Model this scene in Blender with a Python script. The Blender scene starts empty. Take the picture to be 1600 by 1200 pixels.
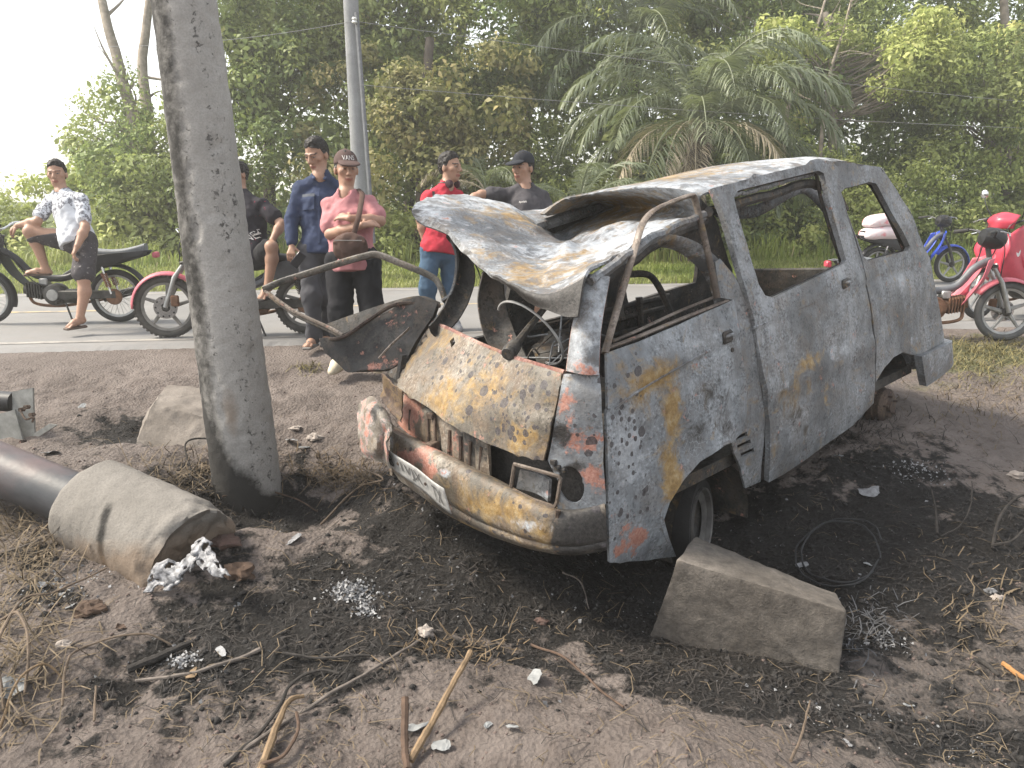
import bpy, bmesh, math, random
import numpy as np
from mathutils import Vector, Matrix
random.seed(7); rng = np.random.default_rng(7)
SC = bpy.context.scene; COL = SC.collection
# ---------------------------------------------------------------- camera, sky, sun, exposure
CAMZ = 1.7; PITCH = math.radians(13.0); FPX = 1208.0
cam_d = bpy.data.cameras.new('camera'); cam = bpy.data.objects.new('camera', cam_d); COL.objects.link(cam)
cam.location = (0, 0, CAMZ); cam.rotation_euler = (math.pi/2 - PITCH, 0, 0)
cam_d.sensor_width = 36; cam_d.lens = 36*FPX/1600; cam_d.clip_start = .05; cam_d.clip_end = 3000
SC.camera = cam
SUN_EL, SUN_AZ = math.radians(47), math.radians(-86)      # azimuth measured from +Y (view axis) towards +X
world = bpy.data.worlds.new('World'); SC.world = world; world.use_nodes = True
nt = world.node_tree; nt.nodes.clear()
sky = nt.nodes.new('ShaderNodeTexSky'); sky.sky_type = 'NISHITA'; sky.sun_disc = False
sky.sun_elevation = SUN_EL; sky.sun_rotation = SUN_AZ; sky.dust_density = 2.0; sky.air_density = 1.3
hs = nt.nodes.new('ShaderNodeHueSaturation'); hs.inputs['Saturation'].default_value = .25; hs.inputs['Value'].default_value = 1.0
bg = nt.nodes.new('ShaderNodeBackground'); bg.inputs['Strength'].default_value = .15
wo = nt.nodes.new('ShaderNodeOutputWorld')
nt.links.new(sky.outputs[0], hs.inputs['Color']); nt.links.new(hs.outputs[0], bg.inputs[0]); nt.links.new(bg.outputs[0], wo.inputs[0])
sun_d = bpy.data.lights.new('sun', 'SUN'); sun_d.energy = 3.1; sun_d.angle = math.radians(14); sun_d.color = (1, .91, .76)
sun = bpy.data.objects.new('sun', sun_d); COL.objects.link(sun)
_sd = Vector((math.sin(SUN_AZ)*math.cos(SUN_EL), math.cos(SUN_AZ)*math.cos(SUN_EL), math.sin(SUN_EL)))
sun.rotation_euler = _sd.to_track_quat('Z', 'Y').to_euler(); sun.location = _sd*60
vs = SC.view_settings; vs.view_transform = 'Standard'; vs.look = 'None'; vs.gamma = 1; vs.use_curve_mapping = False; vs.exposure = 1.28
SC.cycles.max_bounces = 4; SC.cycles.transparent_max_bounces = 6

# ---------------------------------------------------------------- helpers: photogrammetry of the place
_f = np.array([0, math.cos(PITCH), -math.sin(PITCH)]); _u = np.array([0, math.sin(PITCH), math.cos(PITCH)]); _r = np.array([1., 0, 0])
_c = np.array([0, 0, CAMZ])
def ray(px, py): return _f + _r*(px-800)/FPX + _u*(600-py)/FPX
def W(px, py, d): return _c + ray(px, py)*d
def WZ(px, py, z):
    r = ray(px, py); return _c + r*((z-CAMZ)/r[2])
# ---------------------------------------------------------------- helpers: noise, meshes
def _hash(i, j, k, s):
    n = (i*374761393 + j*668265263 + k*2147483647 + s*974634777) & 0xffffffff
    n = ((n ^ (n >> 13))*1274126177) & 0xffffffff
    return ((n ^ (n >> 16)) & 0xffff)/65535.0
def vnoise(p, seed=0):
    p = np.asarray(p, float); i = np.floor(p).astype(np.int64); f = p-i; f = f*f*(3-2*f); r = 0
    for a in (0, 1):
        for b in (0, 1):
            for c in (0, 1):
                w = (f[..., 0] if a else 1-f[..., 0])*(f[..., 1] if b else 1-f[..., 1])*(f[..., 2] if c else 1-f[..., 2])
                r = r + w*_hash(i[..., 0]+a, i[..., 1]+b, i[..., 2]+c, seed)
    return r*2-1
def fbm(p, oct=4, seed=0, lac=2.1, gain=.5):
    p = np.asarray(p, float); r = 0; a = 1.
    for o in range(oct): r = r + a*vnoise(p, seed+o*17); p = p*lac; a *= gain
    return r
def fbm2(x, y, sc, oct=4, seed=0): return fbm(np.stack([np.asarray(x, float)*sc, np.asarray(y, float)*sc, np.zeros_like(np.asarray(x, float))+.37], -1), oct, seed)
def sst(a, b, x): t = np.clip((np.asarray(x, float)-a)/(b-a), 0, 1); return t*t*(3-2*t)

def link(o, parent=None):
    COL.objects.link(o)
    if parent is not None: o.parent = parent
    return o
def tag(o, label=None, cat=None, group=None, kind=None):
    if label: o['label'] = label
    if cat: o['category'] = cat
    if group: o['group'] = group
    if kind: o['kind'] = kind
    return o
def empty(name, loc=(0, 0, 0), rot=(0, 0, 0)):
    o = bpy.data.objects.new(name, None); o.location = loc; o.rotation_euler = rot; o.empty_display_size = .1
    return link(o)
def mesh(name, V, F, mat=None, parent=None, smooth=True, attrs=None, fm=None, uv=None):
    me = bpy.data.meshes.new(name)
    V = np.asarray(V, np.float32)
    if isinstance(F, np.ndarray):
        n = F.shape[1]; me.vertices.add(len(V)); me.vertices.foreach_set('co', V.ravel())
        me.loops.add(F.size); me.loops.foreach_set('vertex_index', F.ravel().astype(np.int32))
        me.polygons.add(len(F)); me.polygons.foreach_set('loop_start', np.arange(0, F.size, n, dtype=np.int32))
        me.update(calc_edges=True)
    else:
        me.from_pydata([tuple(map(float, v)) for v in V], [], [tuple(map(int, f)) for f in F])
    mats = mat if isinstance(mat, (list, tuple)) else [mat]
    for m in mats:
        if m is not None: me.materials.append(m)
    if fm is not None: me.polygons.foreach_set('material_index', np.asarray(fm, np.int32))
    if attrs:
        for k, a in attrs.items():
            a = np.asarray(a, np.float32)
            if a.ndim == 1:
                t = me.attributes.new(k, 'FLOAT', 'POINT'); t.data.foreach_set('value', a)
            else:
                if a.shape[1] == 3: a = np.concatenate([a, np.ones((len(a), 1), np.float32)], 1)
                t = me.attributes.new(k, 'FLOAT_COLOR', 'POINT'); t.data.foreach_set('color', a.ravel())
    if smooth: me.polygons.foreach_set('use_smooth', np.ones(len(me.polygons), bool))
    me.validate(); me.update()
    return link(bpy.data.objects.new(name, me), parent)
def copy_tree(o, parent=None):
    c = o.copy(); COL.objects.link(c)
    if parent is not None: c.parent = parent
    for ch in list(o.children): copy_tree(ch, c)
    return c
def nrm(v): v = np.asarray(v, float); return v/(np.linalg.norm(v)+1e-12)
class MB:
    """collects shapes that become ONE mesh object"""
    def __init__(s): s.V = []; s.F = []; s.M = []; s.n = 0
    def add(s, V, F, m=0):
        V = np.asarray(V, float)
        s.V.append(V)
        for f in F: s.F.append(tuple(int(i)+s.n for i in f)); s.M.append(m)
        s.n += len(V); return s
    def grid(s, G, m=0, wrap=False, flip=False):
        a, b = G.shape[:2]; F = []
        for i in range(a-1):
            for j in range(b if wrap else b-1):
                q = (i*b+j, i*b+(j+1) % b, (i+1)*b+(j+1) % b, (i+1)*b+j)
                F.append(q[::-1] if flip else q)
        return s.add(G.reshape(-1, 3), F, m)
    def box(s, c, h, R=None, m=0, bev=0):
        c = np.asarray(c, float); h = np.asarray(h, float)
        if bev:
            b = min(bev, *(h*.9)); P = []
            V = []; 
            for sx in (-1, 1):
                for sy in (-1, 1):
                    for sz in (-1, 1):
                        V += [(sx*h[0], sy*(h[1]-b), sz*(h[2]-b)), (sx*(h[0]-b), sy*h[1], sz*(h[2]-b)), (sx*(h[0]-b), sy*(h[1]-b), sz*h[2])]
            bm = bmesh.new()
            for v in V: bm.verts.new(v)
            r = bmesh.ops.convex_hull(bm, input=bm.verts); bm.verts.index_update()
            bmesh.ops.dissolve_limit(bm, angle_limit=.01, verts=bm.verts, edges=bm.edges); bm.verts.index_update()
            V = np.array([v.co[:] for v in bm.verts]); F = [[v.index for v in f.verts] for f in bm.faces]; bm.free()
        else:
            V = np.array([(x, y, z) for x in (-1, 1) for y in (-1, 1) for z in (-1, 1)], float)*h
            F = [(0, 1, 3, 2), (4, 6, 7, 5), (0, 4, 5, 1), (2, 3, 7, 6), (0, 2, 6, 4), (1, 5, 7, 3)]
        if R is not None: V = V@np.asarray(R, float).T
        return s.add(V+c, F, m)
    def tube(s, P, r, n=8, m=0, cap=True, closed=False, flat=None, up=None):
        P = np.asarray(P, float); k = len(P); r = np.broadcast_to(np.asarray(r, float), (k,))
        T = np.zeros_like(P)
        if closed: T = np.roll(P, -1, 0)-np.roll(P, 1, 0)
        else: T[1:-1] = P[2:]-P[:-2]; T[0] = P[1]-P[0]; T[-1] = P[-1]-P[-2]
        T /= np.linalg.norm(T, axis=1)[:, None]+1e-12
        a = np.asarray(up, float) if up is not None else (np.array([0, 0, 1.]) if abs(T[0][2]) < .9 else np.array([1., 0, 0]))
        N = nrm(a-T[0]*(a@T[0])); rings = []
        th = np.linspace(0, 2*np.pi, n, endpoint=False)
        for i in range(k):
            N = nrm(N-T[i]*(N@T[i])); B = np.cross(T[i], N)
            fx, fy = flat if flat else (1, 1)
            rings.append(P[i]+r[i]*(np.cos(th)[:, None]*N*fx+np.sin(th)[:, None]*B*fy))
        G = np.array(rings)
        if closed: G = np.concatenate([G, G[:1]])
        o = s.n; s.grid(G, m, wrap=True)
        if cap and not closed:
            s.F.append(tuple(o+i for i in range(n))[::-1]); s.M.append(m)
            s.F.append(tuple(o+(k-1)*n+i for i in range(n))); s.M.append(m)
        return s
    def lathe(s, prof, c, axis, n=20, m=0):
        """prof: list of (radius, offset along axis)"""
        A = nrm(axis); a = np.array([0, 0, 1.]) if abs(A[2]) < .9 else np.array([1., 0, 0]); N = nrm(np.cross(A, a)); B = np.cross(A, N)
        th = np.linspace(0, 2*np.pi, n, endpoint=False)
        G = np.array([np.asarray(c)+A*h+r*(np.cos(th)[:, None]*N+np.sin(th)[:, None]*B) for r, h in prof])
        return s.grid(G, m, wrap=True)
    def torus(s, c, axis, R, r, n=36, k=8, m=0, sq=1.0):
        prof = [(R+r*math.cos(t), r*sq*math.sin(t)) for t in np.linspace(0, 2*math.pi, k+1)]
        return s.lathe(prof, c, axis, n, m)
    def prism(s, poly, c, ax, ay, az, t, m=0):
        """2d polygon (u,v) extruded by +-t along az"""
        P = np.array([np.asarray(c)+u*np.asarray(ax)+v*np.asarray(ay) for u, v in poly]); az = np.asarray(az, float); k = len(P)
        V = np.concatenate([P-az*t, P+az*t]); F = [tuple(range(k))[::-1], tuple(range(k, 2*k))]+[(i, (i+1) % k, k+(i+1) % k, k+i) for i in range(k)]
        return s.add(V, F, m)
    def build(s, name, mat, parent=None, smooth=True, **kw):
        o = mesh(name, np.concatenate(s.V), s.F, mat, parent, smooth, fm=s.M, **kw)
        if smooth:
            try: o.data.set_sharp_from_angle(angle=math.radians(42))
            except Exception: pass
        return o
def cr(P, n):
    """Catmull-Rom resample of polyline to n points"""
    P = np.asarray(P, float); k = len(P); Q = np.concatenate([[2*P[0]-P[1]], P, [2*P[-1]-P[-2]]])
    t = np.linspace(0, k-1-1e-9, n); i = t.astype(int); f = (t-i)[:, None]
    a, b, c, d = Q[i], Q[i+1], Q[i+2], Q[i+3]
    return .5*((2*b)+(-a+c)*f+(2*a-5*b+4*c-d)*f**2+(-a+3*b-3*c+d)*f**3)
def patch(C, nu, nv):
    C = np.asarray(C, float); A = np.array([cr(row, nv) for row in C]); return np.stack([cr(A[:, j], nu) for j in range(nv)], 1)
def lin(P, n):
    """arc length resample"""
    P = np.asarray(P, float); d = np.concatenate([[0], np.cumsum(np.linalg.norm(np.diff(P, axis=0), axis=1))])
    t = np.linspace(0, d[-1], n); return np.stack([np.interp(t, d, P[:, k]) for k in range(P.shape[1])], 1)
def solidify(o, t, off=-1):
    m = o.modifiers.new('thickness', 'SOLIDIFY'); m.thickness = t; m.offset = off; m.use_rim = True; return o
# ---------------------------------------------------------------- helpers: materials
class NT:
    def __init__(s, name, rough=.7, spec=.4, metal=0.):
        s.mat = bpy.data.materials.new(name); s.mat.use_nodes = True; s.t = s.mat.node_tree
        s.b = s.t.nodes['Principled BSDF']; s.b.inputs['Roughness'].default_value = rough; s.b.inputs['Metallic'].default_value = metal
        s.b.inputs['Specular IOR Level'].default_value = spec; s.co = None
    def n(s, typ, **kw):
        o = s.t.nodes.new('ShaderNode'+typ)
        for k, v in kw.items():
            if k in o.inputs.keys() if isinstance(k, str) else False: o.inputs[k].default_value = v
            else: setattr(o, k, v)
        return o
    def l(s, a, b): s.t.links.new(a, b)
    def coord(s, typ='Object'):
        if s.co is None: s.co = s.n('TexCoord')
        return s.co.outputs[typ]
    def noise(s, sc, det=5, rough=.55, vec=None, dist=0):
        o = s.n('TexNoise'); o.inputs['Scale'].default_value = sc; o.inputs['Detail'].default_value = det; o.inputs['Roughness'].default_value = rough; o.inputs['Distortion'].default_value = dist
        s.l(vec or s.coord(), o.inputs['Vector']); return o.outputs['Fac']
    def voro(s, sc, feat='F1', vec=None, out='Distance', rand=1):
        o = s.n('TexVoronoi'); o.feature = feat; o.inputs['Scale'].default_value = sc; o.inputs['Randomness'].default_value = rand
        s.l(vec or s.coord(), o.inputs['Vector']); return o.outputs[out]
    def ramp(s, fac, stops, mode='LINEAR'):
        o = s.n('ValToRGB'); e = o.color_ramp; e.interpolation = mode
        while len(e.elements) < len(stops): e.elements.new(.5)
        for el, (p, c) in zip(e.elements, stops):
            el.position = p; el.color = (c, c, c, 1) if not hasattr(c, '__len__') else (*c, 1)
        s.l(fac, o.inputs[0]); return o.outputs[0]
    def mix(s, fac, a, b, bt='MIX'):
        o = s.n('MixRGB'); o.blend_type = bt
        for v, i in ((fac, 0), (a, 1), (b, 2)):
            if hasattr(v, 'is_linked') or hasattr(v, 'links'): s.l(v, o.inputs[i])
            elif hasattr(v, '__len__'): o.inputs[i].default_value = (*v, 1)
            else: o.inputs[i].default_value = v if i == 0 else (v, v, v, 1)
        return o.outputs[0]
    def math(s, op, a, b=0., c=None, clamp=False):
        o = s.n('Math'); o.operation = op; o.use_clamp = clamp
        for v, i in ((a, 0), (b, 1), (c, 2)):
            if v is None: continue
            if hasattr(v, 'links'): s.l(v, o.inputs[i])
            else: o.inputs[i].default_value = v
        return o.outputs[0]
    def attr(s, name, out='Fac'):
        o = s.n('Attribute'); o.attribute_name = name; return o.outputs[out]
    def xyz(s, k, typ='Object'):
        o = s.n('SeparateXYZ'); s.l(s.coord(typ), o.inputs[0]); return o.outputs[k]
    def base(s, c):
        if hasattr(c, 'links'): s.l(c, s.b.inputs['Base Color'])
        else: s.b.inputs['Base Color'].default_value = (*c, 1)
    def rough(s, r): s.l(r, s.b.inputs['Roughness'])
    def bump(s, h, strength=.5, dist=.01):
        o = s.n('Bump'); o.inputs['Strength'].default_value = strength; o.inputs['Distance'].default_value = dist
        s.l(h, o.inputs['Height']); s.l(o.outputs[0], s.b.inputs['Normal'])
MATS = {}
def plain(name, c, rough=.7, metal=0., spec=.4, var=.25, sc=14., bump=0.):
    """plain coloured surface with grain and wear"""
    if name in MATS: return MATS[name]
    m = NT(name, rough, spec, metal)
    f = m.noise(sc, 6, .6)
    d = tuple(x*(1-var) for x in c); e = tuple(min(1, x*(1+var)+.004) for x in c)
    m.base(m.ramp(f, [(.3, d), (.7, e)]))
    if bump: m.bump(m.noise(sc*6, 4), bump, .004)
    MATS[name] = m.mat; return m.mat
# ================================================================ ground and road
ROADZ = .5
_e0 = WZ(0, 547, ROADZ); _e1 = WZ(1480, 509, ROADZ)
RD = nrm((_e1-_e0)[:2]); RN = np.array([RD[1], -RD[0]])           # along the road / towards the camera
RW = 4.75
def rdist(x, y): return (np.asarray(x)-_e0[0])*RN[0]+(np.asarray(y)-_e0[1])*RN[1]   # >0 on the camera's side of the near edge
def bump2(x, y, cx, cy, rx, ry, a=0):
    c, s = math.cos(a), math.sin(a); u = ((x-cx)*c+(y-cy)*s)/rx; v = (-(x-cx)*s+(y-cy)*c)/ry
    return np.exp(-(u*u+v*v))
def gh(x, y, fine=True):
    x = np.asarray(x, float); y = np.asarray(y, float); d = rdist(x, y)
    z = .475-.098*np.clip(d, 0, 4.9)
    z = z+.05*sst(.0, .5, d)*0
    near = sst(.1, .9, d)
    z = z-.30*bump2(x, y, -1.35, 4.15, .75, .55)                # hole at the foot of the leaning pole
    z = z-.20*bump2(x, y, .75, 3.35, 1.0, .75, .4)              # burnt hollow under the front of the van
    z = z+.10*bump2(x, y, 2.3, 4.9, .9, .9)
    z = z-.17*bump2(x, y, -2.3, 4.95, .42, .30)                 # scrape round the lump of concrete
    z = z+.13*bump2(x, y, .55, 2.05, .42, .30, -.3)             # pale mound in the foreground
    z = z+.10*bump2(x, y, -.55, 4.25, .45, .22)                 # lip of soil and roots beside the pole hole
    z = z-.05*bump2(x, y, 1.7, 2.4, .7, .5)                     # wet mud
    z = z+.10*bump2(x, y, -1.25, 3.5, .3, .2)
    a = .045*fbm2(x, y, .9, 3, 3)
    if fine:
        rough = .018+.016*sst(-.3, .5, fbm2(x, y, .8, 2, 40))
        a = a+rough*fbm2(x, y, 4.5, 4, 11)+.016*(.5-np.abs(fbm2(x, y, 9., 4, 23)))+.012*np.clip(fbm2(x, y, 15., 3, 33), 0, 1)*sst(-.2, .4, fbm2(x, y, 1.3, 2, 44))
    z = z+a*near
    # beyond the road: verge then rising bank
    f = -d-RW
    z = np.where(d < 0, ROADZ-.12, z)
    z = np.where(f > .0, ROADZ-.02+.05*sst(0, 1.5, f)+.045*np.clip(f-1.5, 0, 30)+.05*fbm2(x, y, .7, 2, 5)*sst(.2, 1, f), z)
    return z
def G(x, y): return float(gh(x, y))
def on_grounds(px, py, it=5):
    px = np.asarray(px, float); py = np.asarray(py, float)
    r = _f[None]+((px-800)/FPX)[:, None]*_r+((600-py)/FPX)[:, None]*_u; z = np.full(len(px), .1)
    for _ in range(it):
        p = _c+r*((z-CAMZ)/r[:, 2])[:, None]; z = .25*z+.75*gh(p[:, 0], p[:, 1])
    p[:, 2] = gh(p[:, 0], p[:, 1]); return p
def on_ground(px, py, it=5): return on_grounds([px], [py], it)[0]
def axis(lo, hi, st, far):
    a = np.arange(lo, hi+1e-6, st); o = []; s = st*1.6; v = hi
    while v < far: v += s; s *= 1.35; o.append(v)
    o2 = []; s = st*1.6; v = lo
    while v > -far: v -= s; s *= 1.35; o2.append(v)
    return np.array(o2[::-1]+list(a)+o)
gx = axis(-4.0, 5.0, .021, 240); gy = axis(1.35, 7.6, .021, 240)
X, Y = np.meshgrid(gx, gy, indexing='ij'); Z = gh(X, Y)
V = np.stack([X, Y, Z], -1).reshape(-1, 3)
na, nb = X.shape; I = np.arange(na*nb).reshape(na, nb)
F = np.stack([I[:-1, :-1], I[1:, :-1], I[1:, 1:], I[:-1, 1:]], -1).reshape(-1, 4)
x, y = V[:, 0], V[:, 1]; d = rdist(x, y)
n1 = fbm2(x, y, 1.1, 4, 61); n2 = fbm2(x, y, 3.7, 3, 71)
def sootf(x, y):
  n1 = fbm2(x, y, 1.1, 4, 61); n2 = fbm2(x, y, 3.7, 3, 71)
  s_ = 1.25*bump2(x, y, .9, 3.5, 1.15, .95, .45)+1.1*bump2(x, y, -1.1, 4.05, 1.0, .45, .1)+.72*bump2(x, y, -.6, 2.95, 1.5, .6, .1)+.75*bump2(x, y, 2.3, 3.7, .8, .75)+.5*bump2(x, y, -1.9, 2.9, .7, .5)+.9*bump2(x, y, -2.45, 5.0, .45, .3)+.32*bump2(x, y, 1.6, 2.3, .8, .4)
  s_ = np.clip(s_*(.95+.75*n1+.6*n2), 0, 1.3)
  return s_*(1-.9*bump2(x, y, .55, 2.0, .5, .34, -.3))
soot = sootf(x, y)
mud = np.clip(1.2*bump2(x, y, 1.75, 2.35, .75, .5)+.8*bump2(x, y, 2.6, 3.1, .6, .5)+.4*n1-.15, 0, 1)
grs = sst(.05, .5, -d-RW)+sst(.35, .75, bump2(x, y, 3.6, 6.9, 1.6, .7, .15)+.3*n2)*sst(0, .2, d)*.6
m = NT('burnt_soil', .9, .25)
nA = m.noise(2.2, 8, .62); nB = m.noise(9, 8, .65); nC = m.noise(42, 6, .6)
soil = m.ramp(nA, [(.25, (.125, .103, .091)), (.5, (.178, .149, .133)), (.75, (.235, .200, .180))])
soil = m.mix(m.ramp(nB, [(.45, 0.), (.72, .55)]), soil, (.085, .062, .052))
soil = m.mix(m.ramp(nC, [(.55, 0.), (.75, .45)]), soil, (.22, .19, .172))
mudc = m.ramp(nB, [(.3, (.075, .063, .056)), (.7, (.17, .148, .134))])
soil = m.mix(m.attr('mud'), soil, mudc)
char = m.ramp(nC, [(.3, (.006, .0055, .005)), (.6, (.017, .0155, .0145)), (.8, (.06, .056, .053))])
sf = m.math('ADD', m.attr('soot'), m.math('MULTIPLY', m.math('SUBTRACT', nB, .5), 2.4))
soil = m.mix(m.ramp(sf, [(.36, 0.), (.62, .96)]), soil, char)
ash = m.ramp(m.math('MULTIPLY', m.ramp(m.noise(30, 6, .7), [(.60, 0.), (.70, 1.)]), m.ramp(m.noise(3.1, 4), [(.46, 0.), (.62, .75)])), [(0, 0.), (1, 1.)])
soil = m.mix(m.math('MULTIPLY', ash, m.ramp(m.attr('soot'), [(.12, 0.), (.45, .8)])), soil, (.34, .33, .32))
green = m.ramp(nB, [(.3, (.045, .07, .014)), (.7, (.13, .15, .035))])
soil = m.mix(m.attr('grass'), soil, green)
m.base(soil)
m.rough(m.math('SUBTRACT', m.ramp(nB, [(.3, .95), (.7, .8)]), m.math('MULTIPLY', m.attr('mud'), m.ramp(nA, [(.35, .55), (.6, .2)]))))
m.bump(m.math('ADD', m.noise(30, 8, .75), m.math('MULTIPLY', m.voro(55, 'F1'), .5)), 1.0, .03)
mesh('ground', V, F, m.mat, attrs={'soot': soot, 'mud': mud, 'grass': np.clip(grs, 0, 1)})
bpy.data.objects['ground']['kind'] = 'structure'
# road sheet
m = NT('asphalt', .82, .35)
a = m.noise(1.2, 6, .6); b = m.noise(220, 3, .6); s2 = m.noise(7, 5, .6)
c = m.ramp(a, [(.3, (.135, .132, .130)), (.7, (.19, .186, .182))])
c = m.mix(m.ramp(b, [(.35, 0.), (.7, .45)]), c, (.29, .28, .27)); c = m.mix(m.ramp(s2, [(.5, 0.), (.75, .3)]), c, (.23, .20, .175))
m.base(c); m.bump(b, .4, .004)
def strip(name, d0, d1, z, mat, u0=-230, u1=230, n=2, jag=0, thick=None):
    us = np.linspace(u0, u1, n); V = []
    for dd in (d0, d1):
        for i, u in enumerate(us):
            q = _e0[:2]+RD*u-RN*(dd+(jag*fbm2(u*1.0, dd, 2.3, 4, 9) if jag and dd == d0 else 0)); V.append((q[0], q[1], z))
    F = [(i, i+1, n+i+1, n+i) for i in range(n-1)]
    return mesh(name, V, F, mat, smooth=False)
us = np.concatenate([np.linspace(-230, -12, 20), np.linspace(-11.9, 26, 500), np.linspace(27, 230, 20)])
Vr = []
for k, dd in enumerate((0, .12, RW-.1, RW)):
    for u in us:
        j = (.07*fbm2(u, 0., 1.9, 4, 9)+.02*fbm2(u, 0., 9., 2, 19)) if k == 0 else (.06*fbm2(u, 3., 1.7, 4, 29) if k == 3 else 0)
        q = _e0[:2]+RD*u-RN*(dd-j); Vr.append((q[0], q[1], ROADZ-(.045 if k in (0, 3) else 0)))
nu = len(us); Fr = [(k*nu+i, k*nu+i+1, (k+1)*nu+i+1, (k+1)*nu+i) for k in range(3) for i in range(nu-1)]
road = mesh('road', Vr, Fr, m.mat, smooth=False); road['kind'] = 'structure'
m = NT('worn_road_paint', .75, .3)
f = m.noise(5, 7, .7); m.base(m.mix(m.ramp(f, [(.40, .30), (.60, .95)]), (.42, .39, .35), (.19, .18, .17)))
el = strip('edge_line', .28, .38, ROADZ+.004, m.mat); el.parent = road
m2 = NT('worn_yellow_paint', .75, .3); f = m2.noise(6, 7, .7); m2.base(m2.mix(m2.ramp(f, [(.40, .15), (.58, .95)]), (.50, .38, .20), (.22, .2, .18)))
for i in range(8):
    q = strip('centre_dash', 2.50, 2.61, ROADZ+.004, m2.mat, -7+i*4.6, -4.6+i*4.6); q.parent = road
el2 = strip('edge_line', RW-.45, RW-.36, ROADZ+.004, m.mat); el2.parent = road
# ================================================================ vegetation
def leaf_mat(name, stops, trans=.35, rough=.55):
    m = NT(name, rough, .35)
    c = m.ramp(m.attr('tint'), stops)
    c = m.mix(m.ramp(m.noise(.55, 3), [(.35, 0.), (.7, .45)]), c, stops[-1][1])
    m.base(c)
    t = m.n('BsdfTranslucent'); k = m.mix(.5, c, (.30, .36, .10)); m.l(k, t.inputs['Color'])
    x = m.n('MixShader'); x.inputs[0].default_value = trans
    m.l(m.b.outputs[0], x.inputs[1]); m.l(t.outputs[0], x.inputs[2]); m.l(x.outputs[0], m.t.nodes['Material Output'].inputs['Surface'])
    return m.mat
L_mid = leaf_mat('broad_leaf_green', [(0, (0.104, 0.150, 0.050)), (.5, (0.209, 0.288, 0.094)), (.85, (0.373, 0.457, 0.148)), (1, (0.600, 0.568, 0.214))])
L_yel = leaf_mat('yellow_green_leaf', [(0, (0.199, 0.260, 0.080)), (.5, (0.400, 0.470, 0.139)), (1, (0.600, 0.600, 0.234))], .42)
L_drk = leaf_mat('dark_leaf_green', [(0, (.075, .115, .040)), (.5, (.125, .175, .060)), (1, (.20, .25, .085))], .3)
L_brn = leaf_mat('browning_leaf', [(0, (0.125, 0.138, 0.049)), (.5, (0.220, 0.221, 0.083)), (1, (0.395, 0.324, 0.138))], .3)
L_palm = leaf_mat('palm_leaf', [(0, (.085, .115, .066)), (.5, (.15, .18, .105)), (1, (.23, .25, .16))], .25, .45)
L_dry = leaf_mat('dry_palm_leaf', [(0, (0.239, 0.202, 0.142)), (.5, (0.439, 0.371, 0.266)), (1, (0.663, 0.572, 0.436))], .2)
L_grass = leaf_mat('verge_grass_blade', [(0, (.12, .17, .035)), (.5, (.23, .30, .06)), (.85, (.33, .37, .10)), (1, (.42, .36, .19))], .4)
BARK = plain('pale_bark', (.24, .205, .165), .9, var=.45, sc=7., bump=.6); BARKD = plain('dark_bark', (.075, .060, .047), .9, var=.4, sc=7., bump=.6)
def leaves(P, size, nrmb=None, asp=.5, droop=.35, seed=0):
    """one folded rhombic leaf at every point"""
    r = np.random.default_rng(seed); N = len(P); size = np.broadcast_to(size, (N,))[:, None]
    n = r.normal(size=(N, 3)); n /= np.linalg.norm(n, axis=1)[:, None]
    if nrmb is not None: n = n*.75+nrmb
    n[:, 2] += .35; n /= np.linalg.norm(n, axis=1)[:, None]
    a = r.normal(size=(N, 3)); a[:, 2] -= droop; a -= n*(a*n).sum(1)[:, None]; a /= np.linalg.norm(a, axis=1)[:, None]
    b = np.cross(n, a)
    V = np.stack([P, P+a*size*.45+b*size*asp*.5+n*size*.10, P+a*size-n*size*.12, P+a*size*.45-b*size*asp*.5+n*size*.10], 1)
    return V.reshape(-1, 3), np.arange(N*4).reshape(N, 4)
def clumps(C, R, n, size, seed=0, out=None, flat=.8, asp=.5):
    """leafy clumps: points on shells round each centre"""
    r = np.random.default_rng(seed); K = len(C); R = np.broadcast_to(R, (K,))
    d = r.normal(size=(K, n, 3)); d /= np.linalg.norm(d, axis=2)[..., None]
    rad = R[:, None, None]*(r.uniform(.25, 1, (K, n, 1))**.5)
    P = C[:, None, :]+d*rad*np.array([1, 1, flat])
    tint = np.clip(r.normal(.45, .17, (K, 1))+r.normal(0, .16, (K, n)), 0, 1)
    V, F = leaves(P.reshape(-1, 3), size*np.repeat(r.choice([.75, 1., 1.35], K), n)*r.uniform(.6, 1.35, K*n), (d*.9).reshape(-1, 3), asp, seed=seed+1)
    return V, F, np.repeat(tint.reshape(-1), 4)
def foliage(name, parts, mat, parent=None):
    V = np.concatenate([p[0] for p in parts]); o = 0; Fs = []
    for p in parts: Fs.append(p[1]+o); o += len(p[0])
    return mesh(name, V, np.concatenate(Fs), mat, parent, smooth=False, attrs={'tint': np.concatenate([p[2] for p in parts])})
def RP(u, f, z=0.):
    """point from (along road, metres beyond the far kerb)"""
    q = _e0[:2]+RD*np.asarray(u)[..., None]-RN*(RW+np.asarray(f)[..., None]); return np.concatenate([q, np.broadcast_to(np.asarray(z, float), np.shape(u))[..., None]], -1)
def uf(px, py, d):
    w = W(px, py, d); return (w[:2]-_e0[:2])@RD, -rdist(w[0], w[1])-RW, w[2]
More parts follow.
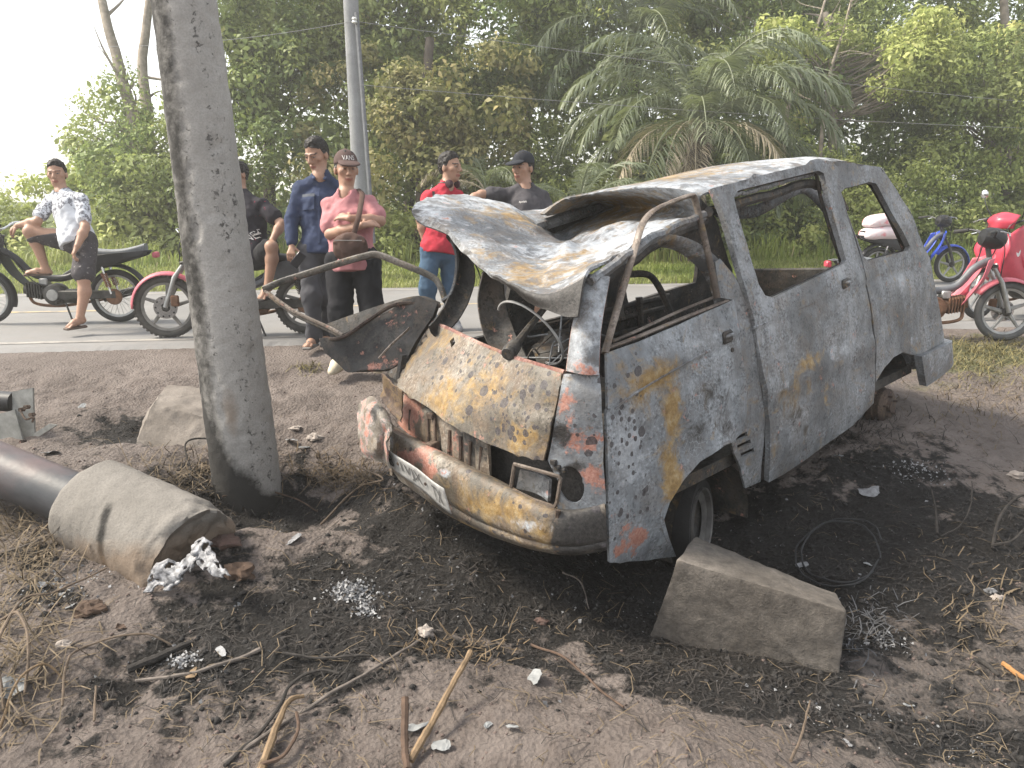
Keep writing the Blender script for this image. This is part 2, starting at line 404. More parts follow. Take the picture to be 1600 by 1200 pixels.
# ---- thicket: the wall of leaves behind the verge
def wall(u0, u1, K, hfun, f0, slope, n, R, size, mat, name, seed, label, amp=1.1, asp=.5, low=0., hp=1.):
    r = np.random.default_rng(seed); u = r.uniform(u0, u1, K); H = hfun(u); h = low+(H-low)*r.uniform(0, 1, K)**hp
    f = f0+slope*h+amp*fbm2(u, h, .55, 3, seed)+r.uniform(-.25, .5, K)
    C = RP(u, f); C[:, 2] = ROADZ+.05+h
    o = foliage(name, [clumps(C, R*r.uniform(.6, 1.4, K), n, size, seed+5, asp=asp)], mat); return tag(o, label, 'thicket', kind='stuff')
uL = uf(225, 300, 15)[0]; uR = uf(1700, 300, 17)[0]
hmain = lambda u: np.where(u < uL, 1.9+.35*fbm2(u, 0*u, .6, 3, 1), 0)+np.where(u >= uL, (7.6+1.8*fbm2(u, 0*u, .33, 3, 2))*sst(uL-.2, uL+2.6, u)+2.0*(1-sst(uL-.2, uL+2.6, u)), 0)
wall(uL-.3, uR+6, 1500, hmain, 4.5, .30, 108, .42, .110, L_mid, 'thicket', 101, 'dense wall of mixed green foliage beyond the road', hp=.92)
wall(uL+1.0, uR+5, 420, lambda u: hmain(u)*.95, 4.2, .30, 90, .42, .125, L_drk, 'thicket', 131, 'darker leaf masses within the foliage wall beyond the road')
wall(uf(640, 300, 15)[0]-2, uf(760, 300, 15)[0]+1, 60, lambda u: 0*u+4.2, 4.0, .22, 110, .38, .12, L_brn, 'thicket', 151, 'browning climber leaves hanging in the foliage behind the two talking men', low=1.2)
wall(uf(980, 300, 15)[0], uf(1300, 300, 15)[0], 130, lambda u: 2.6+.5*fbm2(u, 0*u, .7, 2, 49), 3.8, .40, 70, .36, .14, L_mid, 'thicket', 211, 'leafy scrub round the foot of the large oil palm', amp=.6)
wall(uf(1230, 300, 15)[0], uR+5, 430, lambda u: 2.3+.6*fbm2(u, 0*u, .7, 2, 9), 3.5, .40, 110, .33, .095, L_yel, 'undergrowth', 171, 'bright green bushy undergrowth beyond the road on the right', amp=.6)
wall(uf(560, 300, 15)[0], uf(1230, 300, 15)[0], 260, lambda u: 1.3+.5*fbm2(u, 0*u, .8, 2, 19), 3.6, .45, 70, .30, .12, L_yel, 'undergrowth', 181, 'low bright undergrowth at the foot of the foliage wall', amp=.5)
wall(-26, uL+1.2, 520, lambda u: 1.75+.35*fbm2(u, 0*u, .7, 3, 29), 4.0, .8, 80, .36, .13, L_yel, 'undergrowth', 191, 'yellow-green low bushes against the white sky on the left', amp=1.0)
# back of the wood, seen as one mass
r = np.random.default_rng(5); K = 560; u = r.uniform(uL+1.5, uR+14, K); h = r.uniform(0, 1, K)*(8.5+2*fbm2(u, 0*u, .3, 3, 12)); C = RP(u, 8.5+r.uniform(0, 3.5, K)); C[:, 2] = ROADZ+h
keep = ~((np.abs(u-uf(742, 30, 22)[0]) < .9) & (h > 4.8))
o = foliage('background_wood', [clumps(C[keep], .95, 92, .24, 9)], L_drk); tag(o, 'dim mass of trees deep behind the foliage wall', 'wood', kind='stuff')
# ---- grass
def blades(name, u0, u1, f0, f1, N, h0, h1, w, mat, seed, label, fpow=1., clump=0):
    r = np.random.default_rng(seed); u = r.uniform(u0, u1, N); f = f0+(f1-f0)*r.uniform(0, 1, N)**fpow
    if clump:
        k = fbm2(u, f, 1.4, 3, seed)+r.normal(0, .25, N) > -clump; u, f = u[k], f[k]
    N = len(u); P = RP(u, f); P[:, 2] = gh(P[:, 0], P[:, 1])-.01
    hh = r.uniform(h0, h1, N)*(.75+.5*np.clip(fbm2(u, f, .9, 3, seed+1), -1, 1)); a = r.uniform(0, 2*np.pi, N); b = r.uniform(.15, .75, N)
    d = np.stack([np.cos(a), np.sin(a), 0*a], 1); s = np.stack([-np.sin(a), np.cos(a), 0*a], 1)
    up = np.array([0, 0, 1.]); hh = hh[:, None]; b = b[:, None]
    V = np.stack([P-s*w, P+s*w, P+up*hh*.62+d*hh*b*.35+s*w*.8, P+up*hh*.62+d*hh*b*.35-s*w*.8, P+up*hh*(1-.25*b)+d*hh*b], 1).reshape(-1, 3)
    i = np.arange(N)*5; F = np.concatenate([np.stack([i, i+1, i+2], 1), np.stack([i, i+2, i+3], 1), np.stack([i+3, i+2, i+4], 1)])
    o = mesh(name, V, F, mat, smooth=False, attrs={'tint': np.repeat(np.clip(r.normal(.5, .22, N), 0, 1), 5)}); return tag(o, label, 'grass', kind='stuff')
blades('verge_grass', -10, 24, .0, 4.3, 80000, .06, .17, .008, L_grass, 3, 'short sunlit grass of the verge across the road')
blades('tall_grass', -10, 20, 2.9, 5.0, 13000, .30, .8, .012, L_grass, 7, 'long grass growing in front of the bushes across the road', clump=.05)
# ---- trees that stand out
def branch(mb, P, r0, r1, n=7): P = np.asarray(P, float); mb.tube(P, np.linspace(r0, r1, len(P)), n)
def tree(name, label, foot, pts, r0, r1, crown, leafsize, mat, bark=BARK, twigs=0, seed=0, nleaf=100, sub=None, clumpR=.35):
    """pts: trunk polyline (px,py,depth); crown: list of (px,py,depth,radius m,number of clumps)"""
    P = np.array([W(*p) for p in pts]); b = P[-1].copy(); b[2] = gh(b[0], b[1])-.05; P = np.concatenate([P, [b]])[::-1]
    root = empty(name, b); tag(root, label, 'tree'); r = np.random.default_rng(seed)
    mb = MB(); branch(mb, cr(P-b, 26)+.02*fbm(cr(P-b, 26)*2, 2, seed)[:, None], r0, r1, 9); tr = mb.build('trunk', bark, root)
    Cs = []; top = cr(P, 40)
    for (px, py, d, R, k) in crown:
        c = W(px, py, d); q = r.normal(size=(k, 3)); q /= np.linalg.norm(q, axis=1)[:, None]; Cs.append(c+q*R*r.uniform(.3, 1, (k, 1))**.5*np.array([1, .8, .85]))
    if Cs:
        Cc = np.concatenate(Cs)
        for c in Cc[::2]:
            dd = np.linalg.norm(top-c-np.array([0, 0, -.5]), axis=1); i = np.argmin(dd+.25*np.maximum(0, top[:, 2]-c[2])); s = top[i]
            m_ = (s+c)/2+r.normal(0, .08, 3)+np.array([0, 0, -.06]); mb = MB(); branch(mb, cr(np.array([s, m_, c])-b, 8), r1*.45, .006, 5); mb.build('branch', bark, tr)
        foliage('crown', [clumps(Cc-b, clumpR*r.uniform(.6, 1.3, len(Cc)), nleaf, leafsize, seed+3)], mat, root)
    for k in range(twigs):
        i = r.integers(len(top)//3, len(top)); s = top[i]; dr = nrm(r.normal(size=3)+np.array([0, -.3, .9])); L_ = r.uniform(.5, 1.7)
        Q = np.array([s, s+dr*L_*.5+r.normal(0, .06, 3), s+dr*L_+r.normal(0, .15, 3)]); mb = MB(); branch(mb, cr(Q-b, 8), r1*.5, .004, 5); bo = mb.build('branch', bark, tr)
    return root
tree('sparse_tree', 'slender leaning tree with sparse leaves against the white sky at left', 0, [(150, -40, 16.5), (175, 60, 16.4), (196, 140, 16.3), (214, 215, 16.2), (232, 300, 16.2)], .17, .085, [(165, 195, 16, .85, 26), (205, 250, 15.6, .8, 26), (130, 210, 16, .6, 9), (190, 130, 16.2, .5, 8), (215, 290, 15.2, .8, 26), (160, 270, 15.4, .6, 12)], .10, L_mid, seed=21, nleaf=64, twigs=5)
tree('forked_tree', 'pale forked trunk rising beside the top of the leaning pole, left edge', 0, [(242, -60, 17.5), (228, 40, 17.4), (222, 100, 17.3), (230, 170, 17.2), (236, 260, 17.1)], .15, .08, [(240, 215, 16.8, .8, 24), (250, 280, 16, .7, 24), (238, 330, 15.5, .6, 16)], .10, L_mid, seed=22, nleaf=70, twigs=3)
tree('leafy_tree', 'tall leafy tree behind the seated riders, right of the leaning pole', 0, [(430, -120, 17), (425, 60, 17), (420, 300, 17)], .16, .08, [(400, 30, 16.2, 1.2, 44), (450, 110, 16, 1.1, 44), (390, 150, 15.8, .8, 30), (490, 40, 16.5, 1.0, 36)], .105, L_mid, BARKD, seed=23)
tree('leafy_tree', 'tall leafy tree rising just right of the far grey utility pole', 0, [(640, -120, 18), (648, 60, 18), (640, 330, 18)], .15, .07, [(620, 40, 16.8, 1.1, 40), (670, 120, 16.8, 1.0, 40), (600, 130, 16.4, .8, 26)], .105, L_mid, BARKD, seed=24)
tree('climber_covered_tree', 'stout tree smothered in browning climbers behind the man in red', 0, [(672, 60, 15.6), (664, 180, 15.5), (660, 330, 15.4)], .16, .09, [(650, 190, 14.9, .8, 34), (690, 230, 14.9, .7, 26), (640, 150, 15.2, .6, 20)], .115, L_brn, BARKD, seed=25)
tree('pale_trunk_tree', 'pale bare trunk standing in the bright gap at top centre', 0, [(730, -80, 20), (726, 20, 20), (716, 90, 20), (712, 300, 20)], .16, .10, [(770, -30, 19.5, .8, 10)], .11, L_mid, BARK, seed=26, twigs=4)
tree('pale_trunk_tree', 'slim grey trunk left of the feathery upper palm', 0, [(818, -80, 20), (822, 40, 20), (826, 300, 20)], .10, .07, [(850, 40, 19, .9, 26), (800, 110, 18.5, .9, 30), (770, 150, 18, .7, 22)], .11, L_mid, BARK, seed=27)
tree('yellow_green_tree', 'yellow-green tree high above the rear of the van', 0, [(1290, 20, 17.5), (1300, 120, 17.4), (1300, 300, 17.4)], .13, .07, [(1225, 70, 16.2, .55, 18), (1440, 60, 16.6, .75, 30), (1470, 110, 16.4, .65, 26), (1410, 110, 16.4, .6, 22), (1300, 60, 17, .5, 14)], .105, L_yel, BARK, seed=28, twigs=5)
tree('leafy_tree', 'dark green tree in the upper right corner', 0, [(1565, -60, 18.5), (1572, 100, 18.4), (1570, 330, 18.4)], .15, .08, [(1540, 90, 17, .9, 40), (1575, 170, 16.8, .8, 36), (1500, 150, 16.8, .7, 26)], .105, L_mid, BARK, seed=29, twigs=4)
for i, (pts, lb) in enumerate((([(1300, -40, 16.6), (1272, 60, 16.5), (1250, 120, 16.4), (1228, 190, 16.3)], 'bare leaning whitish sapling left of the yellow-green tree'), ([(1345, -60, 16.9), (1320, 40, 16.8), (1296, 120, 16.6), (1286, 200, 16.5)], 'bare many-twigged pale sapling right of the leaning one, above the van'), ([(1180, -60, 18), (1186, 10, 18), (1176, 60, 17.8), (1170, 140, 17.6)], 'bare grey trunk at the top edge above the big palm'))):
    tree('bare_sapling', lb, 0, pts, .05, .022, [], .1, L_mid, BARK, twigs=16, seed=60+i)
# ---- oil palms
def frond_mesh(elev, droop, L_=2.9, n=46, seed=0, lf=.55):
    r = np.random.default_rng(seed); t = np.linspace(0, 1, 24); ang = elev-droop*t**1.3
    x = np.concatenate([[0], np.cumsum(np.cos(ang[:-1]))])*L_/23; z = np.concatenate([[0], np.cumsum(np.sin(ang[:-1]))])*L_/23
    P = np.stack([x, 0*x, z], 1); mb = MB(); mb.tube(P, np.linspace(.035, .006, 24), 5)
    V0 = np.concatenate(mb.V); F0 = [tuple(f) for f in mb.F]; Vs = [V0]; Fs = list(F0); tn = [np.full(len(V0), .75)]; o = len(V0)
    for k in range(n):
        s = .14+.86*(k+.5)/n; p = np.array([np.interp(s, t, P[:, j]) for j in range(3)]); a = np.interp(s, t, ang); T = np.array([math.cos(a), 0, math.sin(a)]); U = np.array([-math.sin(a), 0, math.cos(a)])
        ll = lf*math.sin(math.pi*min(1, .22+.78*s)**.9)**.6*r.uniform(.85, 1.1)+.05
        for sd in (-1, 1):
            d = nrm(T*r.uniform(.45, .8)+np.array([0, sd, 0])*r.uniform(.7, 1)+U*r.uniform(-.1, .5)); w = U*.5+T*.5; w = nrm(w-d*(w@d))*.014
            q = [p, p+d*ll*.4+np.array([0, 0, -.05*ll]), p+d*ll*.75+np.array([0, 0, -.26*ll]), p+d*ll*.95+np.array([0, 0, -.58*ll])]
            Vs.append(np.array([q[0]-w*.6, q[0]+w*.6, q[1]-w, q[1]+w, q[2]-w*.8, q[2]+w*.8, q[3]])); Fs += [(o, o+1, o+3, o+2), (o+2, o+3, o+5, o+4), (o+4, o+5, o+6)]; o += 7
            tn.append(np.full(7, np.clip(r.normal(.45, .2), 0, 1)))
    return np.concatenate(Vs), Fs, np.concatenate(tn)
FR = {}
def frond(kind, dry):
    key = (kind, dry)
    if key not in FR:
        e, dr = [(1.35, 2.1), (1.0, 2.2), (.6, 2.0), (.1, 1.6), (-.35, 1.15)][kind]; V, F, t = frond_mesh(e, dr, 3.1, 60, seed=kind+10*dry, lf=.62)
        o = mesh('frond', V, F, L_dry if dry else L_palm, None, smooth=False, attrs={'tint': t}); FR[key] = o.data; bpy.data.objects.remove(o)
    return FR[key]
def palm(label, c, spec, trunk_h, scale=1.):
    root = empty('oil_palm', (c[0], c[1], gh(c[0], c[1]))); tag(root, label, 'palm'); hz = c[2]-root.location.z
    P = np.array([[.05*math.sin(k), .05*math.cos(k*1.3), hz*k/8-.1] for k in range(9)]); mb = MB(); mb.tube(P, np.linspace(.30, .22, 9), 10); mb.build('trunk', BARKD, root)
    for az, kind, dry, s in spec:
        o = bpy.data.objects.new('frond', frond(kind, dry)); o.location = (0, 0, hz); o.rotation_euler = (rng.uniform(-.15, .15), 0, az); o.scale = (s*scale,)*3; link(o, root)
    return root
def A(d): return math.radians(d)
palm('large oil palm with arching grey-green fronds above the van', W(1092, 195, 15.0), [(A(0), 1, 0, 1.), (A(25), 0, 0, 1.05), (A(-30), 1, 0, 1.), (A(180), 1, 0, 1.), (A(200), 2, 0, 1.), (A(150), 0, 0, 1.), (A(-60), 2, 0, .9), (A(-100), 2, 0, .85), (A(-140), 2, 0, .95), (A(-15), 2, 0, 1.05), (A(10), 3, 0, 1.), (A(170), 3, 0, 1.), (A(215), 3, 1, .85), (A(-45), 3, 1, .8), (A(240), 3, 1, .8), (A(-75), 3, 0, .85), (A(60), 0, 0, 1.), (A(110), 1, 0, 1.), (A(-20), 4, 0, .8), (A(250), 4, 1, .7), (A(-110), 4, 1, .6), (A(300), 1, 0, .9), (A(5), 0, 0, 1.1), (A(-12), 1, 0, 1.1), (A(190), 0, 0, 1.05), (A(165), 2, 0, 1.1), (A(-170), 1, 0, 1.1), (A(35), 2, 0, 1.1), (A(-90), 1, 0, 1.), (A(-50), 0, 0, 1.), (A(-125), 3, 0, 1.), (A(-5), 3, 0, 1.1)], 2, 1.0)
palm('taller feathery palm at the top edge, left of the large oil palm', W(985, 70, 17.2), [(A(20), 1, 0, 1.), (A(-40), 1, 0, 1.), (A(-80), 2, 0, .95), (A(-120), 1, 0, 1.), (A(180), 1, 0, 1.), (A(210), 2, 0, 1.), (A(-20), 3, 0, 1.), (A(-60), 3, 0, .9), (A(-100), 3, 0, .9), (A(-150), 3, 0, 1.), (A(-90), 0, 0, 1.), (A(-30), 4, 0, .8), (A(60), 0, 0, 1.)], 4)
palm('small young palm peeking out low behind the man in the black cap', W(905, 335, 13.6), [(A(10), 0, 0, .6), (A(-30), 1, 0, .6), (A(-80), 0, 0, .55), (A(60), 0, 0, .6), (A(20), 1, 0, .65), (A(-10), 2, 0, .6), (A(160), 1, 0, .55), (A(200), 1, 0, .5)], 1)
palm('small pale young palm between the man in red and the black cap', W(760, 300, 14.4), [(A(170), 1, 1, .5), (A(200), 2, 1, .45), (A(230), 1, 0, .5), (A(-60), 1, 0, .45), (A(120), 0, 0, .5)], 1)
# ================================================================ burnt minivan
from mathutils.geometry import delaunay_2d_cdt
VYAW, VPIT, VROL = math.radians(221.86), math.radians(4.36), math.radians(4.09)
VT = np.array([2.481, 5.850, .185])
def _R(yaw, pit, rol):
    cy, sy, cp, sp, c_, s_ = math.cos(yaw), math.sin(yaw), math.cos(pit), math.sin(pit), math.cos(rol), math.sin(rol)
    return np.array([[cy, -sy, 0], [sy, cy, 0], [0, 0, 1]])@np.array([[cp, 0, sp], [0, 1, 0], [-sp, 0, cp]])@np.array([[1, 0, 0], [0, c_, -s_], [0, s_, c_]])
VR = _R(VYAW, VPIT, VROL)
van = empty('burnt_minivan', VT, (VROL, VPIT, VYAW))
tag(van, 'burnt-out minivan with crushed roof, bare scorched metal and no glass', 'minivan')
_vo = (_c-VT)@VR
def vray(P):
    P = np.asarray(P, float); r = _f+(P[..., 0:1]-800)/FPX*_r+(600-P[..., 1:2])/FPX*_u; return r@VR
def toV(w): return (np.asarray(w)-VT)@VR
def fromV(l): return np.asarray(l)@VR.T+VT
def VW(px, py, d): return toV(W(px, py, d))
def sideY(x, z):
    y = .765-.05*np.clip((.5-z)/.3, 0, 2)**2-.02*np.clip((z-.75)/.35, 0, 1)**2
    return np.where(z > 1.06, y-.215*(z-1.06), y)
def side(P, off=0.):
    P = np.atleast_2d(np.asarray(P, float)); r = vray(P); y = np.full(len(P), .75)
    for _ in range(8):
        t = (y-_vo[1])/r[:, 1]; x = _vo[0]+r[:, 0]*t; z = _vo[2]+r[:, 2]*t; y = sideY(x, z)+off
    return np.stack([x, y, z], 1)
_fz = np.array([.2, .35, .55, .72, .88, 1.0, 1.08, 1.2]); _fx = np.array([3.58, 3.6, 3.6, 3.59, 3.56, 3.51, 3.455, 3.34])
def frontX(y, z):
    x = np.interp(z, _fz, _fx)+.10*sst(.7, 1.1, z)*(y/.65-.35)
    return x-.115*np.clip((np.abs(y)-.52)/.24, 0, 1.3)**2-.03*(y/.76)**2
def front(P, off=0.):
    P = np.atleast_2d(np.asarray(P, float)); r = vray(P); x = np.full(len(P), 3.5); off = np.asarray(off)
    for _ in range(12):
        t = (x-_vo[0])/r[:, 0]; y = _vo[1]+r[:, 1]*t; z = _vo[2]+r[:, 2]*t; x = .4*x+.6*(frontX(np.clip(y, -.85, .85), z)+off)
    return np.stack([x, y, z], 1)
def inpoly(P, Q):
    Q = np.asarray(Q); x, y = P[:, 0], P[:, 1]; c = np.zeros(len(P), bool); j = len(Q)-1
    for i in range(len(Q)):
        with np.errstate(divide='ignore', invalid='ignore'):
            h = ((Q[i, 1] > y) != (Q[j, 1] > y)) & (x < (Q[j, 0]-Q[i, 0])*(y-Q[i, 1])/(Q[j, 1]-Q[i, 1])+Q[i, 0])
        c ^= h; j = i
    return c
def dens(P, st):
    P = np.asarray(P, float); o = []
    for a, b in zip(P, np.roll(P, -1, 0)):
        k = max(1, int(np.linalg.norm(b-a)/st)); o += [a+(b-a)*i/k for i in range(k)]
    return np.array(o)
def panel2d(outer, holes=(), st=9):
    """outline in the photograph's measure -> triangulated sheet points"""
    loops = [dens(outer, st)]+[dens(h, st) for h in holes]
    pts = []; edges = []
    for lp in loops:
        o = len(pts); pts += [tuple(p) for p in lp]; edges += [(o+i, o+(i+1) % len(lp)) for i in range(len(lp))]
    lo = loops[0].min(0); hi = loops[0].max(0)
    gx_, gy_ = np.meshgrid(np.arange(lo[0], hi[0], st), np.arange(lo[1], hi[1], st)); g = np.stack([gx_.ravel(), gy_.ravel()], 1)
    g = g+rng.uniform(-.15, .15, g.shape)*st
    k = inpoly(g, loops[0])
    for h in loops[1:]: k &= ~inpoly(g, h)
    al = np.concatenate(loops)
    g = g[k]; g = g[np.array([np.min(np.hypot(*(al-p).T)) > st*.45 for p in g], bool)] if len(g) else g
    pts += [tuple(p) for p in g]
    r = delaunay_2d_cdt([Vector(p) for p in pts], edges, [], 0, 1e-4)
    V2 = np.array([v[:] for v in r[0]]); T = np.array([f[:] for f in r[2]])
    C = V2[T].mean(1); k = inpoly(C, loops[0])
    for h in loops[1:]: k &= ~inpoly(C, h)
    return V2, T[k]
def blobs(V, L):
    a = np.zeros(len(V))
    for c, r, w in L:
        c = np.asarray(c, float); r = np.broadcast_to(np.asarray(r, float), (3,)); a = np.maximum(a, w*np.exp(-(((V-c)/r)**2).sum(1)))
    return a
def dents(V, amp=.006, sc=3.5, seed=0): return amp*fbm(V*sc, 3, seed)
def vpart(name, V, F, mat, parent=van, thick=.014, at=None, smooth=True, off=-1):
    at = at or {}
    A = {k: np.asarray(at.get(k, np.zeros(len(V)))) if not np.isscalar(at.get(k, 0.)) else np.full(len(V), float(at.get(k, 0.))) for k in ('ochre', 'salmon', 'spots', 'ash', 'dark', 'crack')}
    o = mesh(name, V, F, mat, parent, smooth, attrs=A)
    if thick:
        solidify(o, thick, off); e = o.modifiers.new('crisp', 'EDGE_SPLIT'); e.split_angle = math.radians(48)
    return o
def burnt_metal(name, g0, g1, rough=.55, metal=.0, warm=.35):
    m = NT(name, rough, .45, metal)
    nA = m.noise(2.6, 6, .62); nB = m.noise(14, 7, .68); nC = m.noise(70, 4, .65); nD = m.noise(6.5, 7, .7, dist=.7)
    mp = m.n('Mapping'); mp.inputs['Scale'].default_value = (16, 16, 2.2); m.l(m.coord(), mp.inputs['Vector']); nS = m.noise(1., 5, .6, vec=mp.outputs[0])
    lo = tuple(x*.55 for x in g0); hi = tuple(min(.7, x*1.45) for x in g1)
    c = m.ramp(nA, [(.30, lo), (.45, g0), (.58, g1), (.72, hi)])
    c = m.mix(m.ramp(nS, [(.42, 0.), (.68, .55)]), c, lo)                                                  # runs of soot and water
    c = m.mix(m.math('MULTIPLY', m.ramp(nD, [(.46, 0.), (.60, 1.)]), warm), c, m.ramp(nB, [(.35, (.085, .055, .036)), (.65, (.22, .165, .115))]))   # brown bloom of rust
    c = m.mix(m.math('MULTIPLY', m.ramp(nC, [(.50, 0.), (.60, .8)]), m.ramp(nB, [(.40, 0.), (.58, 1.)])), c, tuple(x*.28 for x in g0))    # black flecks of burnt film
    c = m.mix(m.math('MULTIPLY', m.ramp(nC, [(.36, .7), (.44, 0.)]), m.ramp(nA, [(.42, 0.), (.6, 1.)])), c, hi)
    ce = m.voro(30, 'DISTANCE_TO_EDGE', vec=None)
    c = m.mix(m.math('MULTIPLY', m.ramp(m.math('ADD', ce, m.math('MULTIPLY', nC, .08)), [(.04, .7), (.085, 0.)]), m.attr('crack')), c, hi)
    def patchy(a, k, lo_, hi_, n): return m.ramp(m.math('ADD', m.attr(a), m.math('MULTIPLY', m.math('SUBTRACT', n, .5), k)), [(lo_, 0.), (hi_, 1.)])
    nE = m.noise(9, 8, .72, dist=.9)
    oc = m.ramp(m.noise(24, 6, .7), [(.32, (.135, .080, .028)), (.5, (.25, .160, .060)), (.62, (.31, .225, .11)), (.75, (.36, .31, .24))])
    c = m.mix(patchy('ash', 2.2, .36, .66, nB), c, m.ramp(nC, [(.3, (.27, .29, .315)), (.7, (.45, .47, .495))]))
    c = m.mix(patchy('ochre', 2.8, .22, .76, nE), c, oc)
    c = m.mix(patchy('salmon', 2.8, .36, .58, nB), c, m.ramp(nC, [(.3, (.27, .105, .07)), (.7, (.45, .25, .20))]))
    c = m.mix(patchy('dark', 1.9, .36, .62, nE), c, m.ramp(nC, [(.3, (.014, .013, .013)), (.7, (.055, .050, .046))]))
    for sc, rmax in ((17., .46), (36., .44)):
        v = m.n('TexVoronoi'); v.inputs['Scale'].default_value = sc; m.l(m.coord(), v.inputs['Vector'])
        sx = m.n('SeparateXYZ'); m.l(v.outputs['Color'], sx.inputs[0])
        on = m.math('LESS_THAN', sx.outputs[0], m.attr('spots'))
        rad = m.math('MULTIPLY', m.math('MULTIPLY_ADD', sx.outputs[1], .7, .3), rmax)
        dd = m.math('ADD', v.outputs['Distance'], m.math('MULTIPLY', m.math('SUBTRACT', nC, .5), .22))
        c = m.mix(m.math('MULTIPLY', m.math('MULTIPLY', on, m.math('LESS_THAN', dd, rad)), .9), c, m.ramp(nC, [(.4, (.030, .026, .029)), (.65, (.085, .075, .078))]))
    m.base(c); m.rough(m.ramp(nB, [(.3, rough-.05), (.7, min(1, rough+.3))]))
    m.bump(m.math('ADD', m.math('MULTIPLY', nB, .8), m.math('MULTIPLY', nC, .45)), .6, .010)
    return m.mat
M_side = burnt_metal('scorched_side_metal', (.150, .157, .166), (.245, .256, .270), .42, warm=.26)
M_door = burnt_metal('scorched_door_metal', (.185, .200, .217), (.295, .315, .338), .42, warm=.2)
M_front = burnt_metal('scorched_front_metal', (.135, .118, .096), (.25, .222, .188), .5, warm=.8)
M_roof = burnt_metal('ashen_roof_metal', (.125, .132, .142), (.235, .248, .264), .5, warm=.5)
M_dark = burnt_metal('sooty_inner_metal', (.020, .019, .019), (.060, .056, .052), .6, warm=.25)
M_rust = burnt_metal('rusty_metal', (.045, .029, .023), (.105, .070, .053), .7)
M_bare = burnt_metal('bare_frame_metal', (.12, .095, .078), (.26, .22, .19), .5)

def S1(px, py, off=0.): return side([(px, py)], off)[0]
def F1(px, py, off=0.): return front([(px, py)], off)[0]
# ---- left side sheets
def crease(V, L, w=.012, h=.010):
    """raised fold along a polyline given in (x,z)"""
    L = np.array([l[[0, 2]] for l in side(L)]); o = np.argsort(L[:, 0]); z = np.interp(V[:, 0], L[o, 0], L[o, 1]); d = V[:, 2]-z
    return h*(1/(1+np.exp(-d/w*2.2)))-h*np.exp(-(d/w)**2)*.7
CR_F = [(958, 640), (1010, 603), (1080, 563), (1172, 515)]
CR_S = [(1172, 515), (1250, 482), (1344, 444), (1450, 408)]
# front door
door_o = [(941, 552), (942, 620), (946, 740), (950, 877), (1010, 873), (1047, 864), (1037, 835), (1029, 808), (1037, 783), (1056, 750), (1084, 720), (1112, 702), (1140, 690), (1158, 672), (1164, 640), (1160, 585), (1150, 520), (1139, 469), (1060, 505), (990, 535)]
V2, T = panel2d(door_o, [], 8); V = side(V2); V[:, 1] += dents(V, .006, 4, 3)-crease(V, CR_F)*-1-.05*sst(.55, .30, V[:, 2])*sst(2.9, 2.6, V[:, 0])
lip = np.array([(1047, 864), (1029, 808), (1056, 750), (1112, 702)])
dl = np.min(np.hypot(V2[:, None, 0]-lin(lip, 40)[None, :, 0], V2[:, None, 1]-lin(lip, 40)[None, :, 1]), 1); V[:, 1] += .022*np.exp(-(dl/14)**2)
at = dict(ochre=blobs(V, [(S1(1015, 592), (.16, .3, .075), 1.05), (S1(1047, 640), (.06, .3, .16), 1.15), (S1(1042, 735), (.06, .3, .17), 1.05), (S1(1105, 685), (.03, .3, .015), .9), (S1(985, 600), (.06, .3, .03), .6)]),
          salmon=blobs(V, [(S1(985, 845), (.14, .3, .08), .72)]), spots=blobs(V, [(S1(985, 690), (.13, .3, .26), .5), (S1(957, 720), (.04, .3, .26), .75)]),
          ash=blobs(V, [(S1(985, 720), (.14, .3, .20), .50), (S1(1100, 530), (.25, .3, .03), .45), (S1(1045, 830), (.03, .3, .08), .7)]), dark=blobs(V, [(S1(1118, 610), (.15, .3, .17), .46), (S1(1085, 675), (.13, .3, .09), .52), (S1(1130, 660), (.1, .3, .12), .5), (S1(965, 800), (.03, .3, .06), .4)]), crack=blobs(V, [(S1(1100, 620), (.15, .3, .14), 1.), (S1(1080, 690), (.12, .3, .06), 1.)]))
door = vpart('front_door', V, T, M_door, at=at)
door['label'] = 'grey front door panel with ochre streaks and dark blisters'
def sframe(name, path, w, parent, mat=M_bare, off=.012, n=8, flat=(1, .6), k=40):
    P = side(cr(path, k), off); return MB().tube(P, w, n, flat=flat, up=(0, 1, 0)).build(name, mat, parent)
sframe('window_frame', [(945, 552), (964, 484), (992, 388), (1004, 350), (1022, 329), (1052, 315), (1078, 306), (1085, 310), (1092, 336), (1108, 404), (1121, 466)], .019, door)
sframe('window_sill', [(946, 545), (990, 529), (1060, 500), (1136, 470)], .014, door, off=.008)
sframe('window_sill', [(958, 533), (1000, 515), (1060, 487), (1122, 462)], .012, door, off=-.03)
def handle(parent, cx, cy, w, h, ax=(1, -.42), dy=0.):
    c = S1(cx, cy, dy); u = nrm(S1(cx+10*ax[0], cy+10*ax[1])-c); v = nrm(np.cross(u, (0, 1, 0))); v = v if v[2] > 0 else -v
    mb = MB(); mb.box(c+np.array([0, .020, 0]), (w, .012, h), np.stack([u, (0, 1, 0), v], 1), bev=.01)
    o = mb.build('door_handle', M_dark, parent)
    mb = MB(); mb.box(c+np.array([0, .034, 0])+v*h*.25, (w*.8, .008, h*.28), np.stack([u, (0, 1, 0), v], 1), bev=.006); mb.build('handle_lever', M_side, o)
    mb = MB(); p = c+u*w*.9-v*h*2.4; mb.lathe([(.0, .006), (.011, .006), (.013, -.004)], p+np.array([0, .018, 0]), (0, 1, 0), 10); mb.build('lock_hole', M_dark, o)
handle(door, 1131, 526, .042, .030, dy=.004); 
